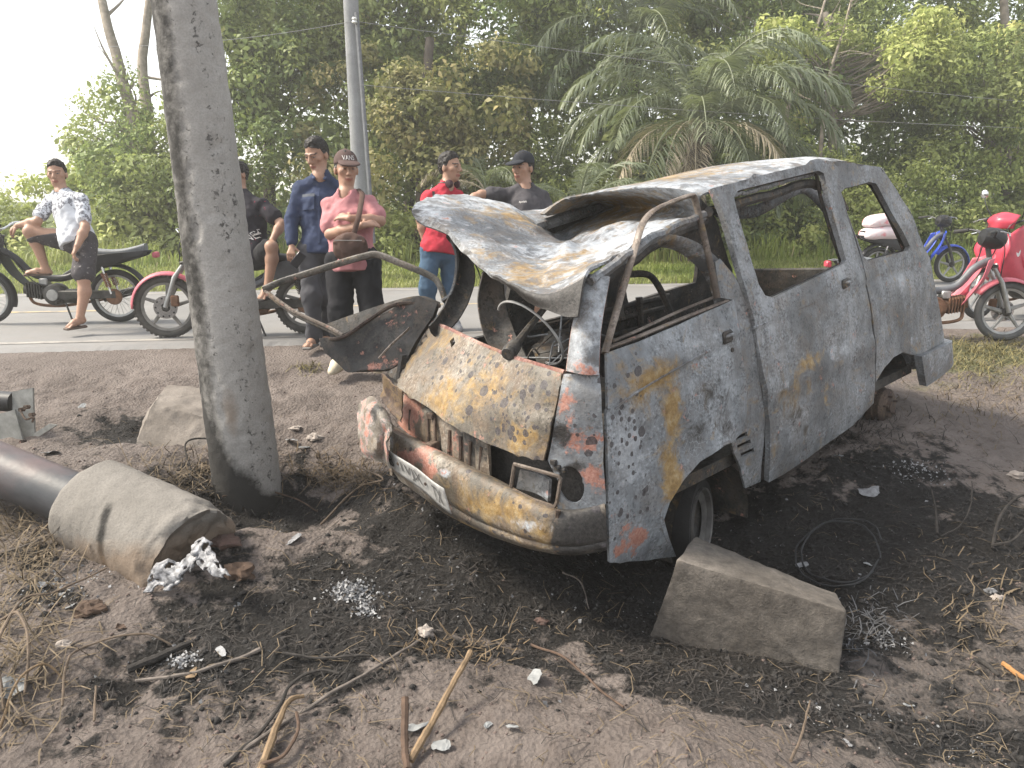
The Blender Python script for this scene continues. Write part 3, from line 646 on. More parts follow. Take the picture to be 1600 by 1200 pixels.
# B pillar: bowed strip behind the front door, and the vented panel below it
V2, T = panel2d([(1139, 469), (1150, 520), (1160, 585), (1164, 640), (1158, 672), (1140, 690), (1146, 706), (1160, 735), (1166, 762), (1190, 752), (1193, 704), (1192, 656), (1179, 564), (1171, 514), (1160, 470), (1142, 430), (1120, 405), (1112, 410), (1121, 466)],
                [[(1146, 682), (1164, 674), (1166, 680), (1148, 688)], [(1150, 695), (1171, 686), (1173, 692), (1152, 701)], [(1157, 708), (1178, 699), (1180, 705), (1159, 714)]], 7)
V = side(V2, -.006); V[:, 1] += dents(V, .006, 6, 5)-.02*sst(.6, .35, V[:, 2])
vpart('side_pillar', V, T, M_side, at=dict(ash=blobs(V, [(S1(1165, 725), (.08, .3, .07), .45)]), ochre=.1))
# inner end of the vents
mb = MB(); mb.box(side([(1162, 694)], -.05)[0], (.09, .004, .07)); mb.build('vent_backing', M_dark, van)
pil = [(1010, 374), (1045, 366), (1085, 377), (1120, 405), (1142, 445), (1152, 500)]
pin = [(1018, 380), (1048, 385), (1075, 400), (1100, 428), (1114, 462), (1120, 500)]
Go = side(cr(pil, 24), -.02); Gi = side(cr(pin, 24), -.10)
Gm = np.stack([Go+(Gi-Go)*t+np.array([0, .018*math.sin(math.pi*t), 0]) for t in np.linspace(0, 1, 7)])
F_ = MB().grid(Gm); 
vpart('bowed_pillar', np.concatenate(F_.V), F_.F, M_side, at=dict(ash=.36, ochre=.15))
# sliding door
sd_o = [(1104, 297), (1190, 274), (1276, 254), (1284, 262), (1294, 280), (1304, 312), (1324, 368), (1340, 420), (1352, 476), (1358, 540), (1360, 580), (1357, 628), (1324, 662), (1280, 692), (1248, 716), (1216, 738), (1194, 750), (1196, 704), (1195, 656), (1182, 564), (1174, 514), (1160, 465), (1140, 402), (1122, 348), (1107, 305)]
sd_h = [(1136, 310), (1142, 301), (1200, 286), (1266, 270), (1275, 274), (1284, 316), (1300, 368), (1313, 408), (1308, 414), (1250, 442), (1198, 467), (1186, 463), (1176, 446), (1158, 385), (1141, 330)]
V2, T = panel2d(sd_o, [sd_h], 9); V = side(V2); V[:, 1] += dents(V, .008, 3, 8)+crease(V, CR_S)+.012*sst(.1, .0, np.abs(V[:, 2]-.72))-.03*np.exp(-(((V[:, 0]-S1(1330, 560)[0])/.12)**2+((V[:, 2]-.6)/.2)**2))
sl = vpart('sliding_door', V, T, M_side, at=dict(ochre=blobs(V, [(S1(1255, 565), (.10, .3, .04), .9), (S1(1230, 610), (.2, .3, .12), .38), (S1(1285, 620), (.03, .3, .08), .7), (S1(1205, 700), (.04, .3, .06), .55)]), ash=blobs(V, [(S1(1310, 545), (.22, .3, .06), .6), (S1(1220, 590), (.06, .3, .16), .4), (S1(1130, 340), (.3, .3, .12), .18)]), dark=blobs(V, [(S1(1240, 655), (.3, .3, .12), .42), (S1(1210, 600), (.05, .3, .2), .35)])), thick=.03)
sl['label'] = 'grey sliding door with an empty window opening'
handle(sl, 1316, 443, .052, .028, (1, -.38), .022)
sframe('window_edge', sd_h+[sd_h[0]], .011, sl, M_dark, off=-.012, k=70)
# rear quarter
rq_o = [(1282, 254), (1325, 258), (1366, 264), (1392, 300), (1416, 340), (1436, 388), (1448, 412), (1456, 460), (1466, 520), (1467, 534), (1430, 553), (1420, 554), (1404, 550), (1388, 558), (1374, 574), (1363, 596), (1362, 578), (1360, 540), (1354, 476), (1342, 420), (1326, 368), (1306, 312), (1296, 280)]
rq_h = [(1306, 303), (1312, 296), (1348, 287), (1359, 289), (1380, 324), (1400, 364), (1411, 387), (1407, 393), (1376, 401), (1348, 409), (1340, 402), (1330, 376), (1315, 334)]
V2, T = panel2d(rq_o, [rq_h], 8); V = side(V2); V[:, 1] += dents(V, .010, 4, 18)+crease(V, CR_S)
vpart('rear_quarter', V, T, M_side, at=dict(ash=blobs(V, [(S1(1400, 440), (.13, .3, .08), .62), (S1(1420, 530), (.14, .3, .04), .5)]), ochre=.1), thick=.03)
V_rq, T_rq, V_sl_px = V, T, None
sframe('window_edge', rq_h+[rq_h[0]], .011, bpy.data.objects['rear_quarter'], M_dark, off=-.012, k=60)
for par_, path in ((door, [(960, 637), (1010, 603), (1080, 563), (1110, 547)]), (sl, [(1176, 513), (1250, 482), (1342, 445)]), (bpy.data.objects['rear_quarter'], [(1347, 442), (1400, 425), (1446, 409)])):
    MB().tube(side(cr(path, 30), .026 if par_ is sl else .020), .007, 6, flat=(1, .9)).build('swage_line', M_roof, par_)
MB().tube(side(cr([(1357, 596), (1366, 585), (1374, 572), (1388, 557), (1404, 549), (1420, 553), (1430, 553)], 24), .012), .009, 6).build('arch_lip', M_side, bpy.data.objects['rear_quarter'])
MB().tube(side(cr([(1048, 864), (1036, 835), (1029, 808), (1037, 783), (1056, 750), (1084, 720), (1112, 702), (1140, 690)], 30), .020), .010, 6).build('arch_lip', M_roof, door)
# mirrored far side
def mir(V): return V*np.array([1, -1, 1])
def farxz(name, outer, holes, mat=M_dark):
    V2, T = panel2d(np.array(outer)*100, [np.array(h)*100 for h in holes], 5.); V2 = V2/100; V = np.stack([V2[:, 0], -sideY(V2[:, 0], V2[:, 1]), V2[:, 1]], 1); V[:, 1] -= dents(V, .012, 4, 28)
    return vpart(name, V, T[:, ::-1], mat, thick=.03, at=dict(ash=.12))
fw = [(.62, 1.04), (1.0, 1.03), (1.42, 1.00), (1.46, 1.10), (1.40, 1.26), (1.28, 1.36), (1.10, 1.42), (.90, 1.42), (.72, 1.36), (.62, 1.22)]
fw2 = [(1.66, 1.02), (2.30, 1.02), (2.34, 1.10), (2.28, 1.45), (2.2, 1.55), (1.72, 1.60), (1.64, 1.5)]
farxz('far_side_panel', [(.10, .42), (.40, .42), (.50, .58), (.72, .66), (.94, .58), (1.02, .36), (2.62, .30), (2.62, 1.02), (2.5, 1.5), (2.4, 1.62), (1.5, 1.74), (.75, 1.72), (.45, 1.5), (.12, 1.06)], [fw, fw2])
farxz('far_lower_panel', [(2.63, .30), (3.35, .30), (3.38, .9), (3.34, 1.02), (2.63, 1.02)], [])
# ribs pressed into the far wall, seen from inside
for k, z in enumerate((.72, .82, .92, 1.0)):
    MB().tube([(1.0, -.715, z), (1.7, -.72, z), (2.55, -.72, z)], .018, 6, flat=(1, .6)).build('wall_rib', M_dark, van)
for x in (1.35, 1.85): MB().tube([(x, -.71, .45), (x, -.71, 1.04)], .025, 6).build('wall_post', M_dark, van)
# rear end
mb = MB(); mb.box((.12, 0, .78), (.02, .70, .30), bev=.01); mb.build('tailgate', M_dark, van)
for s in (-1, 1): MB().tube([(.12, .68*s, 1.06), (.3, .62*s, 1.4), (.52, .55*s, 1.72)], .035, 8).build('rear_pillar', M_dark, van)
bp = np.array([[(1428, 556), (1452, 545), (1472, 535), (1476, 534)], [(1432, 580), (1455, 566), (1474, 556), (1478, 553)], [(1436, 601), (1456, 588), (1475, 572), (1478, 566)]], float)
Gb = patch(np.array([side(r, .02) for r in bp]), 8, 10); Gb[:, -1, 1] -= .04
F_ = MB().grid(Gb); o = vpart('rear_bumper', np.concatenate(F_.V), F_.F, M_side, at=dict(ash=.3), thick=.05)
MB().box((.03, 0, .45), (.05, .70, .10), bev=.03).build('rear_bumper_beam', M_side, van)
# ---- roof: rear half still up, front half caved in and its far corner thrown up
def C(*L): return [VW(*l) for l in L]
rows = [C((650, 340, 4.12), (690, 362, 3.98), (730, 402, 3.75), (775, 442, 3.50), (818, 464, 3.30), (860, 484, 3.14), (902, 492, 3.04)),
        C((643, 327, 4.20), (684, 344, 4.05), (733, 388, 3.80), (778, 433, 3.50), (808, 446, 3.30), (858, 456, 3.16), (913, 433, 3.06)),
        C((655, 315, 4.36), (702, 330, 4.20), (752, 366, 4.00), (798, 408, 3.72), (836, 428, 3.50), (888, 430, 3.32), (932, 414, 3.18)),
        C((684, 306, 4.62), (742, 322, 4.50), (798, 352, 4.32), (838, 388, 4.10), (872, 404, 3.82), (920, 405, 3.54), (962, 398, 3.34)),
        C((728, 307, 4.95), (786, 318, 4.82), (832, 338, 4.62), (866, 366, 4.42), (896, 386, 4.10), (944, 386, 3.80), (1004, 374, 3.52)),
        C((790, 330, 5.30), (838, 346, 5.10), (868, 358, 4.95), (890, 366, 4.66), (924, 360, 4.32), (982, 354, 4.02), (1050, 350, 3.74)),
        C((858, 326, 5.55), (886, 324, 5.40), (916, 322, 5.22), (950, 324, 4.92), (990, 326, 4.62), (1040, 328, 4.32), (1092, 332, 3.95))]
e7 = S1(1106, 299); e8 = S1(1200, 276); e9 = S1(1280, 254)
def rr(e, x, dz, y1=.55):
    return [np.array([x, -y1, e[2]+dz-.03]), np.array([x, -y1*.7, e[2]+dz+.03]), np.array([x, -y1*.35, e[2]+dz+.05]), np.array([x, 0, e[2]+dz+.055]), np.array([x, y1*.4, e[2]+dz+.05]), np.array([x, y1*.8, e[2]+dz+.03]), np.array([x, e[1]-.012, e[2]-.004])]
rows += [rr(e7, e7[0], -.0), rr(e8, e8[0], .0), rr(e9, e9[0], .0), rr(S1(1325, 250), S1(1325, 250)[0], .0), rr(S1(1362, 262), S1(1362, 262)[0]-.02, -.01)]
Gr = patch(np.array(rows), 120, 80)
wr = fbm(Gr*np.array([5., 5., 5.]), 4, 77)*.012+(.25-np.abs(fbm(Gr*4., 2, 87)))*.016
ww = sst(86, 58, np.arange(120))[:, None]; Gr = Gr+np.array([0, 0, 1.])*(wr*(.3+.9*ww))[..., None]
Uq, Vq = np.meshgrid(np.linspace(0, 1, 120), np.linspace(0, 1, 80), indexing='ij')
for (u0, v0, u1, v1, a_, w_) in ((.08, .30, .36, .62, .022, .05), (.15, .05, .42, .30, -.020, .05), (.20, .75, .50, .55, .024, .05), (.10, .55, .22, .95, -.016, .04), (.34, .10, .45, .95, -.030, .06), (.28, .40, .55, .42, .018, .04), (.05, .12, .25, .18, .014, .035), (.45, .35, .62, .75, .014, .05)):
    ax2 = np.array([u1-u0, v1-v0]); tq = np.clip(((Uq-u0)*ax2[0]+(Vq-v0)*ax2[1])/(ax2@ax2), 0, 1); dq = np.hypot(Uq-u0-tq*ax2[0], Vq-v0-tq*ax2[1]); Gr[..., 2] += a_*np.maximum(0, 1-dq/w_)*np.sin(np.pi*np.clip(tq, .08, .92))
F_ = MB().grid(Gr); V = np.concatenate(F_.V)
iu = np.repeat(np.arange(120), 80)*.7
at = dict(ash=np.clip(.36+.25*fbm(V*2.5, 3, 5)+.25*blobs(V, [(VW(980, 360, 3.9), (.35, .3, .3), 1)]), 0, 1)*np.where(iu < 8, .35, 1), ochre=np.clip(blobs(V, [(VW(850, 420, 3.5), (.22, .25, .15), .66), (VW(800, 335, 4.5), (.3, .3, .15), .55), (VW(760, 410, 3.75), (.1, .1, .06), .7), (toV(W(1030, 308, 4.7)), (.7, .5, .3), .75), (S1(1330, 262), (.1, .2, .04), .7), (VW(900, 395, 3.8), (.15, .15, .1), .6)]), 0, 1), dark=np.where((iu < 7.4) & (np.tile(np.arange(80), 120) > 38), 1.0, np.where(iu < 6, .45, 0))+blobs(V, [(VW(650, 330, 4.2), (.07, .07, .05), .8)]))
vpart('roof', V, F_.F, M_roof, at=at, thick=.012)
# roof rail above the doors (torn drip edge)
for offs, r_, mm in ((.0, .020, M_roof), (-.05, .028, M_dark), (-.03, .014, M_side)):
    path = [(922, 440), (952, 418), (985, 396), (1016, 372), (1060, 352), (1100, 336)]
    P = side(cr(path, 40), offs); P[:, 2] += (-.03 if offs < -.04 else -.015 if offs < 0 else 0)+.006*fbm(P*14, 2, 3); MB().tube(P, r_, 7).build('roof_rail', mm, van)
for offs, r_, mm in ((-.05, .026, M_dark), (-.03, .012, M_side)):
    P = side(cr([(1108, 330), (1140, 322), (1200, 306), (1262, 288), (1300, 300), (1320, 330)] if r_ > .02 else [(1120, 312), (1200, 292), (1280, 270)], 40), offs); P += .006*fbm(P*14, 2, 3)[:, None]
    MB().tube(P, r_, 7).build('inner_roof_rail', mm, van)
MB().tube([(2.4, -.6, 1.62), (1.5, -.6, 1.73), (.75, -.6, 1.71)], .035, 7).build('far_roof_rail', M_side, van)
# far bowed pillar inside
P = cr([VW(1120, 330, 5.0), VW(1180, 330, 5.15), VW(1235, 300, 5.3), VW(1262, 296, 5.35), VW(1295, 330, 5.4), VW(1320, 380, 5.45)], 30)
MB().tube(P, .04, 8, flat=(1, .5)).build('bent_far_pillar', M_roof, van)
# A pillar (left) with its two welded flanges
a0, a1 = S1(910, 584, -.03), S1(934, 432, -.02); am = (a0+a1)/2+np.array([.03, .01, .0])
P = cr([a0, am, a1], 14); ax = nrm(a1-a0); fr = nrm(VW(900, 520, 2.0)-am); wd = nrm(np.cross(ax, fr))
GA = np.stack([P+wd*u*(np.linspace(.058, .042, 14)[:, None])+fr*(.022*(1-u*u)) for u in np.linspace(-1, 1, 7)])
F_ = MB().grid(GA); V = np.concatenate(F_.V); V += .004*fbm(V*18, 3, 4)[:, None]
ap = vpart('windscreen_pillar', V, F_.F, M_roof, at=dict(ash=.5, salmon=blobs(V, [(a0, .06, .6)])), thick=.03, off=0)
for s in (-1, 1): MB().tube(P+wd*s*np.linspace(.060, .044, 14)[:, None]+fr*.004, .008, 6).build('pillar_flange', burnt_metal('flange_rust', (.20, .085, .07), (.40, .26, .22), .7) if s < 0 else bpy.data.materials['flange_rust'], ap)
# ---- front
hood_o = [(661, 497), (700, 516), (752, 541), (800, 560), (840, 573), (880, 585), (874, 620), (867, 655), (861, 690), (855, 717), (810, 706), (767, 690), (702, 656), (660, 628), (629, 607), (600, 580), (608, 565), (618, 551), (637, 517), (650, 502)]
V2, T = panel2d(hood_o, [[(706, 535), (712, 529), (714, 538), (707, 546)]], 7); V = front(V2); cl = np.array([(600, 580), (633, 548), (700, 590), (790, 632), (872, 654)])
d2 = V2[:, 1]-np.interp(V2[:, 0], [600, 633, 700, 790, 872], [530, 548, 588, 632, 654]); V[:, 0] += dents(V, .010, 4, 43)+.012/(1+np.exp(-d2/2.5))-.02*np.exp(-((V2[:, 0]-600)/16)**2)
at = dict(ochre=blobs(V, [(F1(700, 620), (.3, .20, .10), .72), (F1(760, 600), (.3, .25, .08), .58), (F1(830, 690), (.3, .16, .07), .66), (F1(650, 560), (.3, .07, .14), .6), (F1(690, 530), (.3, .2, .08), .5)]),
          spots=blobs(V, [(F1(810, 640), (.3, .22, .17), .95), (F1(760, 575), (.3, .24, .08), .65), (F1(690, 575), (.3, .15, .07), .4), (F1(840, 600), (.3, .12, .08), .6)]),
          ash=blobs(V, [(F1(620, 570), (.3, .04, .05), .75), (F1(700, 590), (.3, .10, .025), .5), (F1(830, 690), (.3, .05, .02), .6)]), salmon=blobs(V, [(F1(870, 590), (.3, .03, .02), .6)]))
hood = vpart('front_panel', V, T, M_front, at=at)
hood['label'] = 'ochre and grey blistered front panel below the windscreen opening'
P = front(cr([(657, 499), (700, 515), (752, 540), (800, 559), (840, 572), (882, 584)], 30), .0); P[:, 2] += .004
MB().tube(P, .013, 8).build('windscreen_lip', bpy.data.materials['flange_rust'], hood)
# corner panel with round hole of the indicator
cp_o = [(882, 586), (910, 586), (937, 584), (939, 620), (942, 700), (946, 786), (910, 796), (872, 798), (874, 750), (858, 718), (862, 700), (869, 655), (876, 620)]
hol = [(893+19*math.cos(t)+4*math.sin(t), 756+29*math.sin(t)) for t in np.linspace(0, 2*math.pi, 18, endpoint=False)]
V2, T = panel2d(cp_o, [hol], 6); V = front(V2); V[:, 0] += dents(V, .005, 6, 51)
vpart('corner_panel', V, T, M_door, at=dict(salmon=blobs(V, [(F1(905, 690), (.2, .08, .07), .62), (F1(890, 625), (.2, .04, .07), .5), (F1(928, 750), (.2, .04, .08), .6)]), dark=blobs(V, [(F1(880, 680), (.2, .05, .08), .75), (F1(890, 730), (.2, .08, .03), .7)]), spots=blobs(V, [(F1(920, 660), (.2, .08, .13), .55)])))
# recessed grille wall with pressed ribs
gr_o = [(629, 610), (702, 658), (767, 694), (766, 745), (700, 712), (640, 676), (624, 660)]
V2, T = panel2d(gr_o, [], 6); V = front(V2, -.055); V[:, 0] += .010*np.sin(V[:, 1]*70)*sst(.0, .2, V[:, 1]+.45)
vpart('grille_wall', V, T, M_front, at=dict(salmon=blobs(V, [(F1(640, 650, -.05), (.2, .14, .2), .8), (F1(720, 700, -.05), (.2, .1, .1), .45)]), dark=blobs(V, [(F1(735, 705, -.05), (.2, .16, .2), .62)])))
for a, b in (((641, 640), (640, 672)), ((703, 672), (701, 708)), ((720, 682), (719, 718)), ((735, 690), (734, 727)), ((752, 698), (750, 736))):
    MB().tube(front([a, b], -.040), .009, 6).build('grille_rib', M_rust, van)
for u in (668, 679): MB().tube(front(lin([(u, 645), (u+1, 672), (u+2, 694)], 6), -.03), .008, 6).build('latch_rail', M_rust, van)
MB().box(F1(676, 697, -.01), (.03, .025, .022), bev=.006).build('latch', M_rust, van); MB().box(F1(674, 650, -.02), (.012, .02, .016), bev=.004).build('latch_hook', M_rust, van)
# headlamp recess and its loose bezel
V2, T = panel2d([(765, 694), (810, 708), (857, 719), (875, 745), (868, 797), (830, 780), (790, 762), (766, 746)], [], 8); V = front(V2, -.16)
vpart('headlamp_recess', V, T, M_dark, at=dict(dark=.8))
V2, T = panel2d(hol, [], 8); V = front((np.array(V2)-[893, 756])*1.25+[893, 756], -.12); vpart('indicator_recess', V, T, M_dark, at=dict(dark=.7))
bz = [(804, 725), (840, 735), (872, 744), (876, 748), (870, 785), (866, 792), (830, 780), (799, 764), (799, 758)]
P = front(dens(bz, 6), .015); bzl = MB().tube(P, .009, 6, closed=True).build('headlamp_bezel', M_bare, van)
V2, T = panel2d([(812, 734), (862, 750), (858, 784), (808, 762)], [], 7); V = front(V2, -.05); V[:, 0] -= .03*np.cos((V2[:, 0]-835)/18)
vpart('reflector_bowl', V, T, M_side, parent=bzl, at=dict(ash=blobs(V, [(F1(850, 776, -.05), (.2, .06, .02), .7)]), dark=.25))
for q in ((866, 722), (872, 730), (880, 735)): MB().box(F1(q[0], q[1], .01), (.012, .016, .012), bev=.004).build('clip', M_dark, bzl)
# bumper
top = [(612, 668), (650, 688), (692, 710), (740, 735), (790, 760), (830, 781), (868, 797), (906, 797), (945, 786)]
bot = [(612, 736), (655, 768), (700, 800), (735, 819), (775, 836), (825, 852), (868, 861), (906, 862), (947, 856)]
offs_ = [-.05, .035, .062, .072, .074, .070, .050, .056, .02]; tt = [0, .06, .2, .4, .6, .76, .82, .93, 1.]
rows_ = []
for t, o_ in zip(tt, offs_):
    pp = np.array(top, float)*(1-t)+np.array(bot, float)*t; ofv = np.array([o_]*9); ofv[-1] *= .35; ofv[-2] *= .7; rows_.append(front(pp, ofv))
Gb = patch(np.array(rows_), 30, 64); Gb[..., 0] += .006*fbm(Gb*6, 3, 66)
F_ = MB().grid(Gb); V = np.concatenate(F_.V)
bum = vpart('front_bumper', V, F_.F, M_front, at=dict(ochre=np.clip(blobs(V, [(F1(780, 790, .05), (.3, .26, .09), .66), (F1(850, 830, .05), (.3, .14, .06), .6), (F1(640, 690, 0), (.3, .06, .05), .45), (F1(740, 815), (.3, .2, .03), .7)]), 0, 1), salmon=blobs(V, [(F1(655, 712, .03), (.3, .10, .045), .95), (F1(685, 735, .03), (.3, .06, .045), .95), (F1(670, 705, .03), (.3, .08, .03), .8), (F1(710, 810), (.3, .1, .02), .75)]), ash=blobs(V, [(F1(630, 685), (.3, .05, .03), .7), (F1(830, 815, .05), (.3, .15, .03), .6), (F1(720, 735), (.3, .08, .02), .6)]), dark=blobs(V, [(F1(905, 830), (.3, .07, .2), 1.0), (F1(935, 840), (.3, .07, .2), 1.0)]), spots=.12))
MB().tube(front([(872, 797), (868, 830), (872, 860)], .06), .012, 6).build('bumper_seam', M_rust, bum)
# number plate
pl = np.array([F1(601, 698, .165), F1(694, 763, .175), F1(706, 803, .165), F1(609, 727, .155)])
def quad(u, v): u = np.asarray(u)[:, None]; v = np.asarray(v)[:, None]; return (pl[3]*(1-u)+pl[2]*u)*(1-v)+(pl[0]*(1-u)+pl[1]*u)*v
gu, gv = np.meshgrid(np.linspace(0, 1, 24), np.linspace(0, 1, 8), indexing='ij'); Gp = quad(gu.ravel(), gv.ravel()).reshape(24, 8, 3); Gp[..., 0] += .005*np.sin(gu*9)
pn = nrm(np.cross(pl[2]-pl[3], pl[0]-pl[3]))
plate = solidify(MB().grid(Gp).build('number_plate', plain('plate_grey', (.30, .295, .285), .55, .2, .5, .3, 30.), van), .004, 0)
def text_geo(s, ext=.0):
    cu = bpy.data.curves.new('t', 'FONT'); cu.body = s; cu.extrude = ext; cu.resolution_u = 3; ob = bpy.data.objects.new('t', cu); COL.objects.link(ob)
    dg = bpy.context.evaluated_depsgraph_get(); me = bpy.data.meshes.new_from_object(ob.evaluated_get(dg))
    V = np.array([v.co[:] for v in me.vertices]); F = [tuple(p.vertices) for p in me.polygons]
    bpy.data.objects.remove(ob); bpy.data.curves.remove(cu); bpy.data.meshes.remove(me)
    lo, hi = V.min(0), V.max(0); V = (V-lo); V[:, 0] /= (hi[0]-lo[0]); V[:, 1] /= (hi[1]-lo[1]); return V, F
for s, u0, u1 in (('B', .05, .14), ('1VJX', .28, .60), ('TX', .80, .94)):
    TV, TF = text_geo(s); P = quad(u0+(u1-u0)*TV[:, 0], .22+.6*TV[:, 1])+pn*.006; P[:, 0] += .005*np.sin((u0+(u1-u0)*TV[:, 0])*9)
    mesh('plate_lettering', P, TF, plain('faded_plate_letter', (.07, .068, .068), .7), plate, smooth=False)
for u in (.22, .68):
    MB().lathe([(0, .007), (.008, .007), (.009, .003)], quad([u], [.6])[0]+pn*.003, pn, 8).build('bolt', M_rust, plate)
MB().box(F1(611, 733, .08), (.004, .014, .035), bev=.002).build('plate_strap', M_front, plate)
# crumpled far corner
rows_ = [C((566, 628, 4.0), (580, 622, 3.95), (600, 640, 3.85), (612, 668, 3.75)), C((563, 645, 4.0), (578, 640, 3.85), (600, 656, 3.72), (612, 676, 3.66)), C((564, 670, 3.95), (584, 668, 3.80), (604, 676, 3.78), (606, 690, 3.70)), C((566, 695, 3.95), (585, 700, 3.78), (602, 704, 3.80), (608, 712, 3.72)), C((568, 715, 3.95), (586, 716, 3.85), (604, 720, 3.82), (612, 730, 3.74))]
Gc = patch(np.array(rows_), 20, 18); Gc += .014*np.stack([fbm(Gc*12, 3, s) for s in (1, 2, 3)], -1)
F_ = MB().grid(Gc); V = np.concatenate(F_.V); vpart('crumpled_corner', V, F_.F, M_front, at=dict(ash=.38, dark=blobs(V, [(VW(590, 645, 3.8), .05, .8)]), salmon=.3), thick=.008)
rows_ = [C((597, 585, 4.02), (618, 604, 3.9), (630, 612, 3.82)), C((600, 605, 4.08), (612, 625, 4.0), (628, 640, 3.9)), C((596, 622, 4.05), (610, 645, 3.95), (626, 662, 3.82))]
Gc = patch(np.array(rows_), 12, 12); Gc += .010*np.stack([fbm(Gc*12, 3, s) for s in (4, 5, 6)], -1)
F_ = MB().grid(Gc); vpart('crumpled_corner', np.concatenate(F_.V), F_.F, M_rust, at=dict(ochre=.3, dark=.3), thick=.008)
# ---- inside: floor, far pillar straps, steering gear, seat frames
MB().box((1.85, 0, .40), (1.62, .70, .03)).build('floor', M_dark, van)
MB().box((3.25, 0, .62), (.05, .68, .22), bev=.03).build('front_bulkhead', M_dark, van)
MB().box((2.75, 0, .60), (.32, .68, .17), bev=.05).build('engine_cover', M_dark, van)
def ribbon(name, pts, w, mat, thick=.012, tw=None):
    P = cr(np.array([VW(*p) for p in pts]), 26); T = np.gradient(P, axis=0); out = []
    for i, (p, t) in enumerate(zip(P, T)):
        vw = nrm(p-_vo); b = nrm(np.cross(t, vw)); ww_ = np.interp(i, np.linspace(0, 25, len(w)), w); n_ = nrm(np.cross(b, t))
        out.append([p+b*ww_*u+n_*.02*(1-abs(u)*1.6)*.9 for u in (-1, -.6, -.2, .2, .6, 1)])
    Gq = np.array(out); Gq += .005*fbm(Gq*16, 2, 9)[..., None]; F_ = MB().grid(Gq); return vpart(name, np.concatenate(F_.V), F_.F, mat, thick=thick, off=0)
ribbon('torn_far_pillar', [(702, 366, 4.1), (722, 390, 4.2), (728, 430, 4.25), (716, 470, 4.22), (698, 498, 4.15), (678, 520, 4.05)], [.022, .03, .05, .055, .05, .04], M_dark)
ribbon('torn_far_pillar', [(770, 425, 3.75), (768, 470, 3.85), (780, 520, 3.85), (806, 565, 3.75), (826, 590, 3.6)], [.05, .07, .075, .06, .04], M_dark)
MB().tube(cr(C((700, 366, 4.1), (712, 395, 4.15), (712, 430, 4.2), (704, 458, 4.2), (690, 470, 4.2)), 24), .009, 5).build('hanging_strip', M_side, van)
MB().tube(cr(C((736, 400, 4.0), (748, 425, 4.05), (755, 448, 4.05), (756, 425, 4.05), (752, 412, 4.0)), 24), .004, 5).build('hanging_wire', M_dark, van)
sc_ = VW(828, 520, 3.62); sa = nrm(VW(797, 548, 3.45)-VW(852, 480, 3.75)); su = nrm(np.cross(sa, VW(828, 520, 3.0)-_vo)); sv = np.cross(sa, su)
e1 = VW(783, 475, 3.66)-sc_; e2 = VW(850, 502, 3.50)-sc_
ring = [sc_+e1*math.cos(t)+e2*math.sin(t) for t in np.linspace(-.35, 3.75, 40)]
stw = MB().tube(ring, .0065, 6).build('steering_wheel_rim', plain('bare_steel', (.34, .335, .33), .5, .4), van)
MB().tube([VW(797, 550, 3.42), VW(820, 520, 3.55), VW(852, 480, 3.75)], [.022, .017, .015], 8).build('steering_column', M_dark, van)
MB().lathe([(.0, -.03), (.032, -.03), (.036, .02), (.03, .05), (0, .05)], VW(800, 545, 3.42), sa, 10).build('column_joint', M_dark, van)
MB().tube(cr(C((818, 520, 3.56), (826, 526, 3.56), (842, 524, 3.58), (856, 522, 3.6)), 10), .005, 5).build('steering_spoke', M_side, stw)
def seat(px, d, k):
    P = cr(C((px, 500+k, d), (px-4, 470+k, d), (px+4, 434+k, d+.03), (px+20, 428+k, d+.08), (px+42, 430+k, d+.12), (px+56, 446+k, d+.14), (px+72, 478+k, d+.16), (px+82, 505+k, d+.18)), 36)
    MB().tube(P, .019, 8).build('seat_frame', M_dark, van)
seat(972, 4.1, 0)
for i in range(9):
    q = VW(900+rng.uniform(-60, 40), 540+rng.uniform(-15, 15), 3.6); MB().tube(cr([q, q+rng.uniform(-.1, .1, 3)+[0, 0, .05], q+rng.uniform(-.18, .18, 3)], 10), .004, 4).build('loose_wire', M_dark if i % 2 else M_side, van)
rr_ = patch(np.array([[VW(830, 540, 3.9), VW(860, 520, 4.0), VW(890, 515, 4.0)], [VW(840, 570, 3.6), VW(865, 560, 3.65), VW(890, 560, 3.6)]]), 12, 14); rr_ += .02*fbm(rr_*10, 3, 2)[..., None]
vpart('dash_remains', rr_.reshape(-1, 3), MB().grid(rr_).F, M_dark, thick=.01)
# ---- running gear
wc = S1(1080, 815, -.10); 
fd = nrm(np.array([.86, .50, 0]))
mb = MB(); wa = nrm(np.array([-.35, 1, .0])); mb.lathe([(.12, .02), (.165, .035), (.17, .06), (.178, .065), (.178, -.08), (.12, -.06)], wc, wa, 26); wheel = mb.build('front_wheel', plain('wheel_steel', (.10, .095, .09), .55, .3, .5, .5), van)
mb = MB(); mb.lathe([(0, -.01), (.06, .0), (.10, -.02), (.14, .01), (.165, .0)], wc, wa, 22); mb.build('rim', M_dark, wheel)
mb = MB(); mb.lathe([(.178, .05), (.22, .055), (.235, .02), (.235, -.07), (.20, -.10), (.178, -.09)], wc, wa, 26); o = mb.build('tyre_carcass', plain('charred_rubber', (.014, .013, .013), .95, bump=.6), wheel)
rc = S1(1377, 634, -.06)
mb = MB(); mb.lathe([(0, .075), (.035, .075), (.04, .05), (.105, .045), (.118, .035), (.118, .0), (.128, -.005), (.128, -.05), (.09, -.06)], rc, (0.05, 1, 0), 28); dr = mb.build('brake_drum', M_rust, van)
for k in range(5):
    t = k*1.2566+.3; MB().lathe([(0, .075), (.008, .075), (.008, .04)], rc+np.array([.07*math.cos(t), 0, .07*math.sin(t)]), (0, 1, 0), 6).build('wheel_stud', M_rust, dr)
MB().tube([rc, rc*np.array([1, -1, 1])], .045, 10).build('rear_axle', M_rust, van)
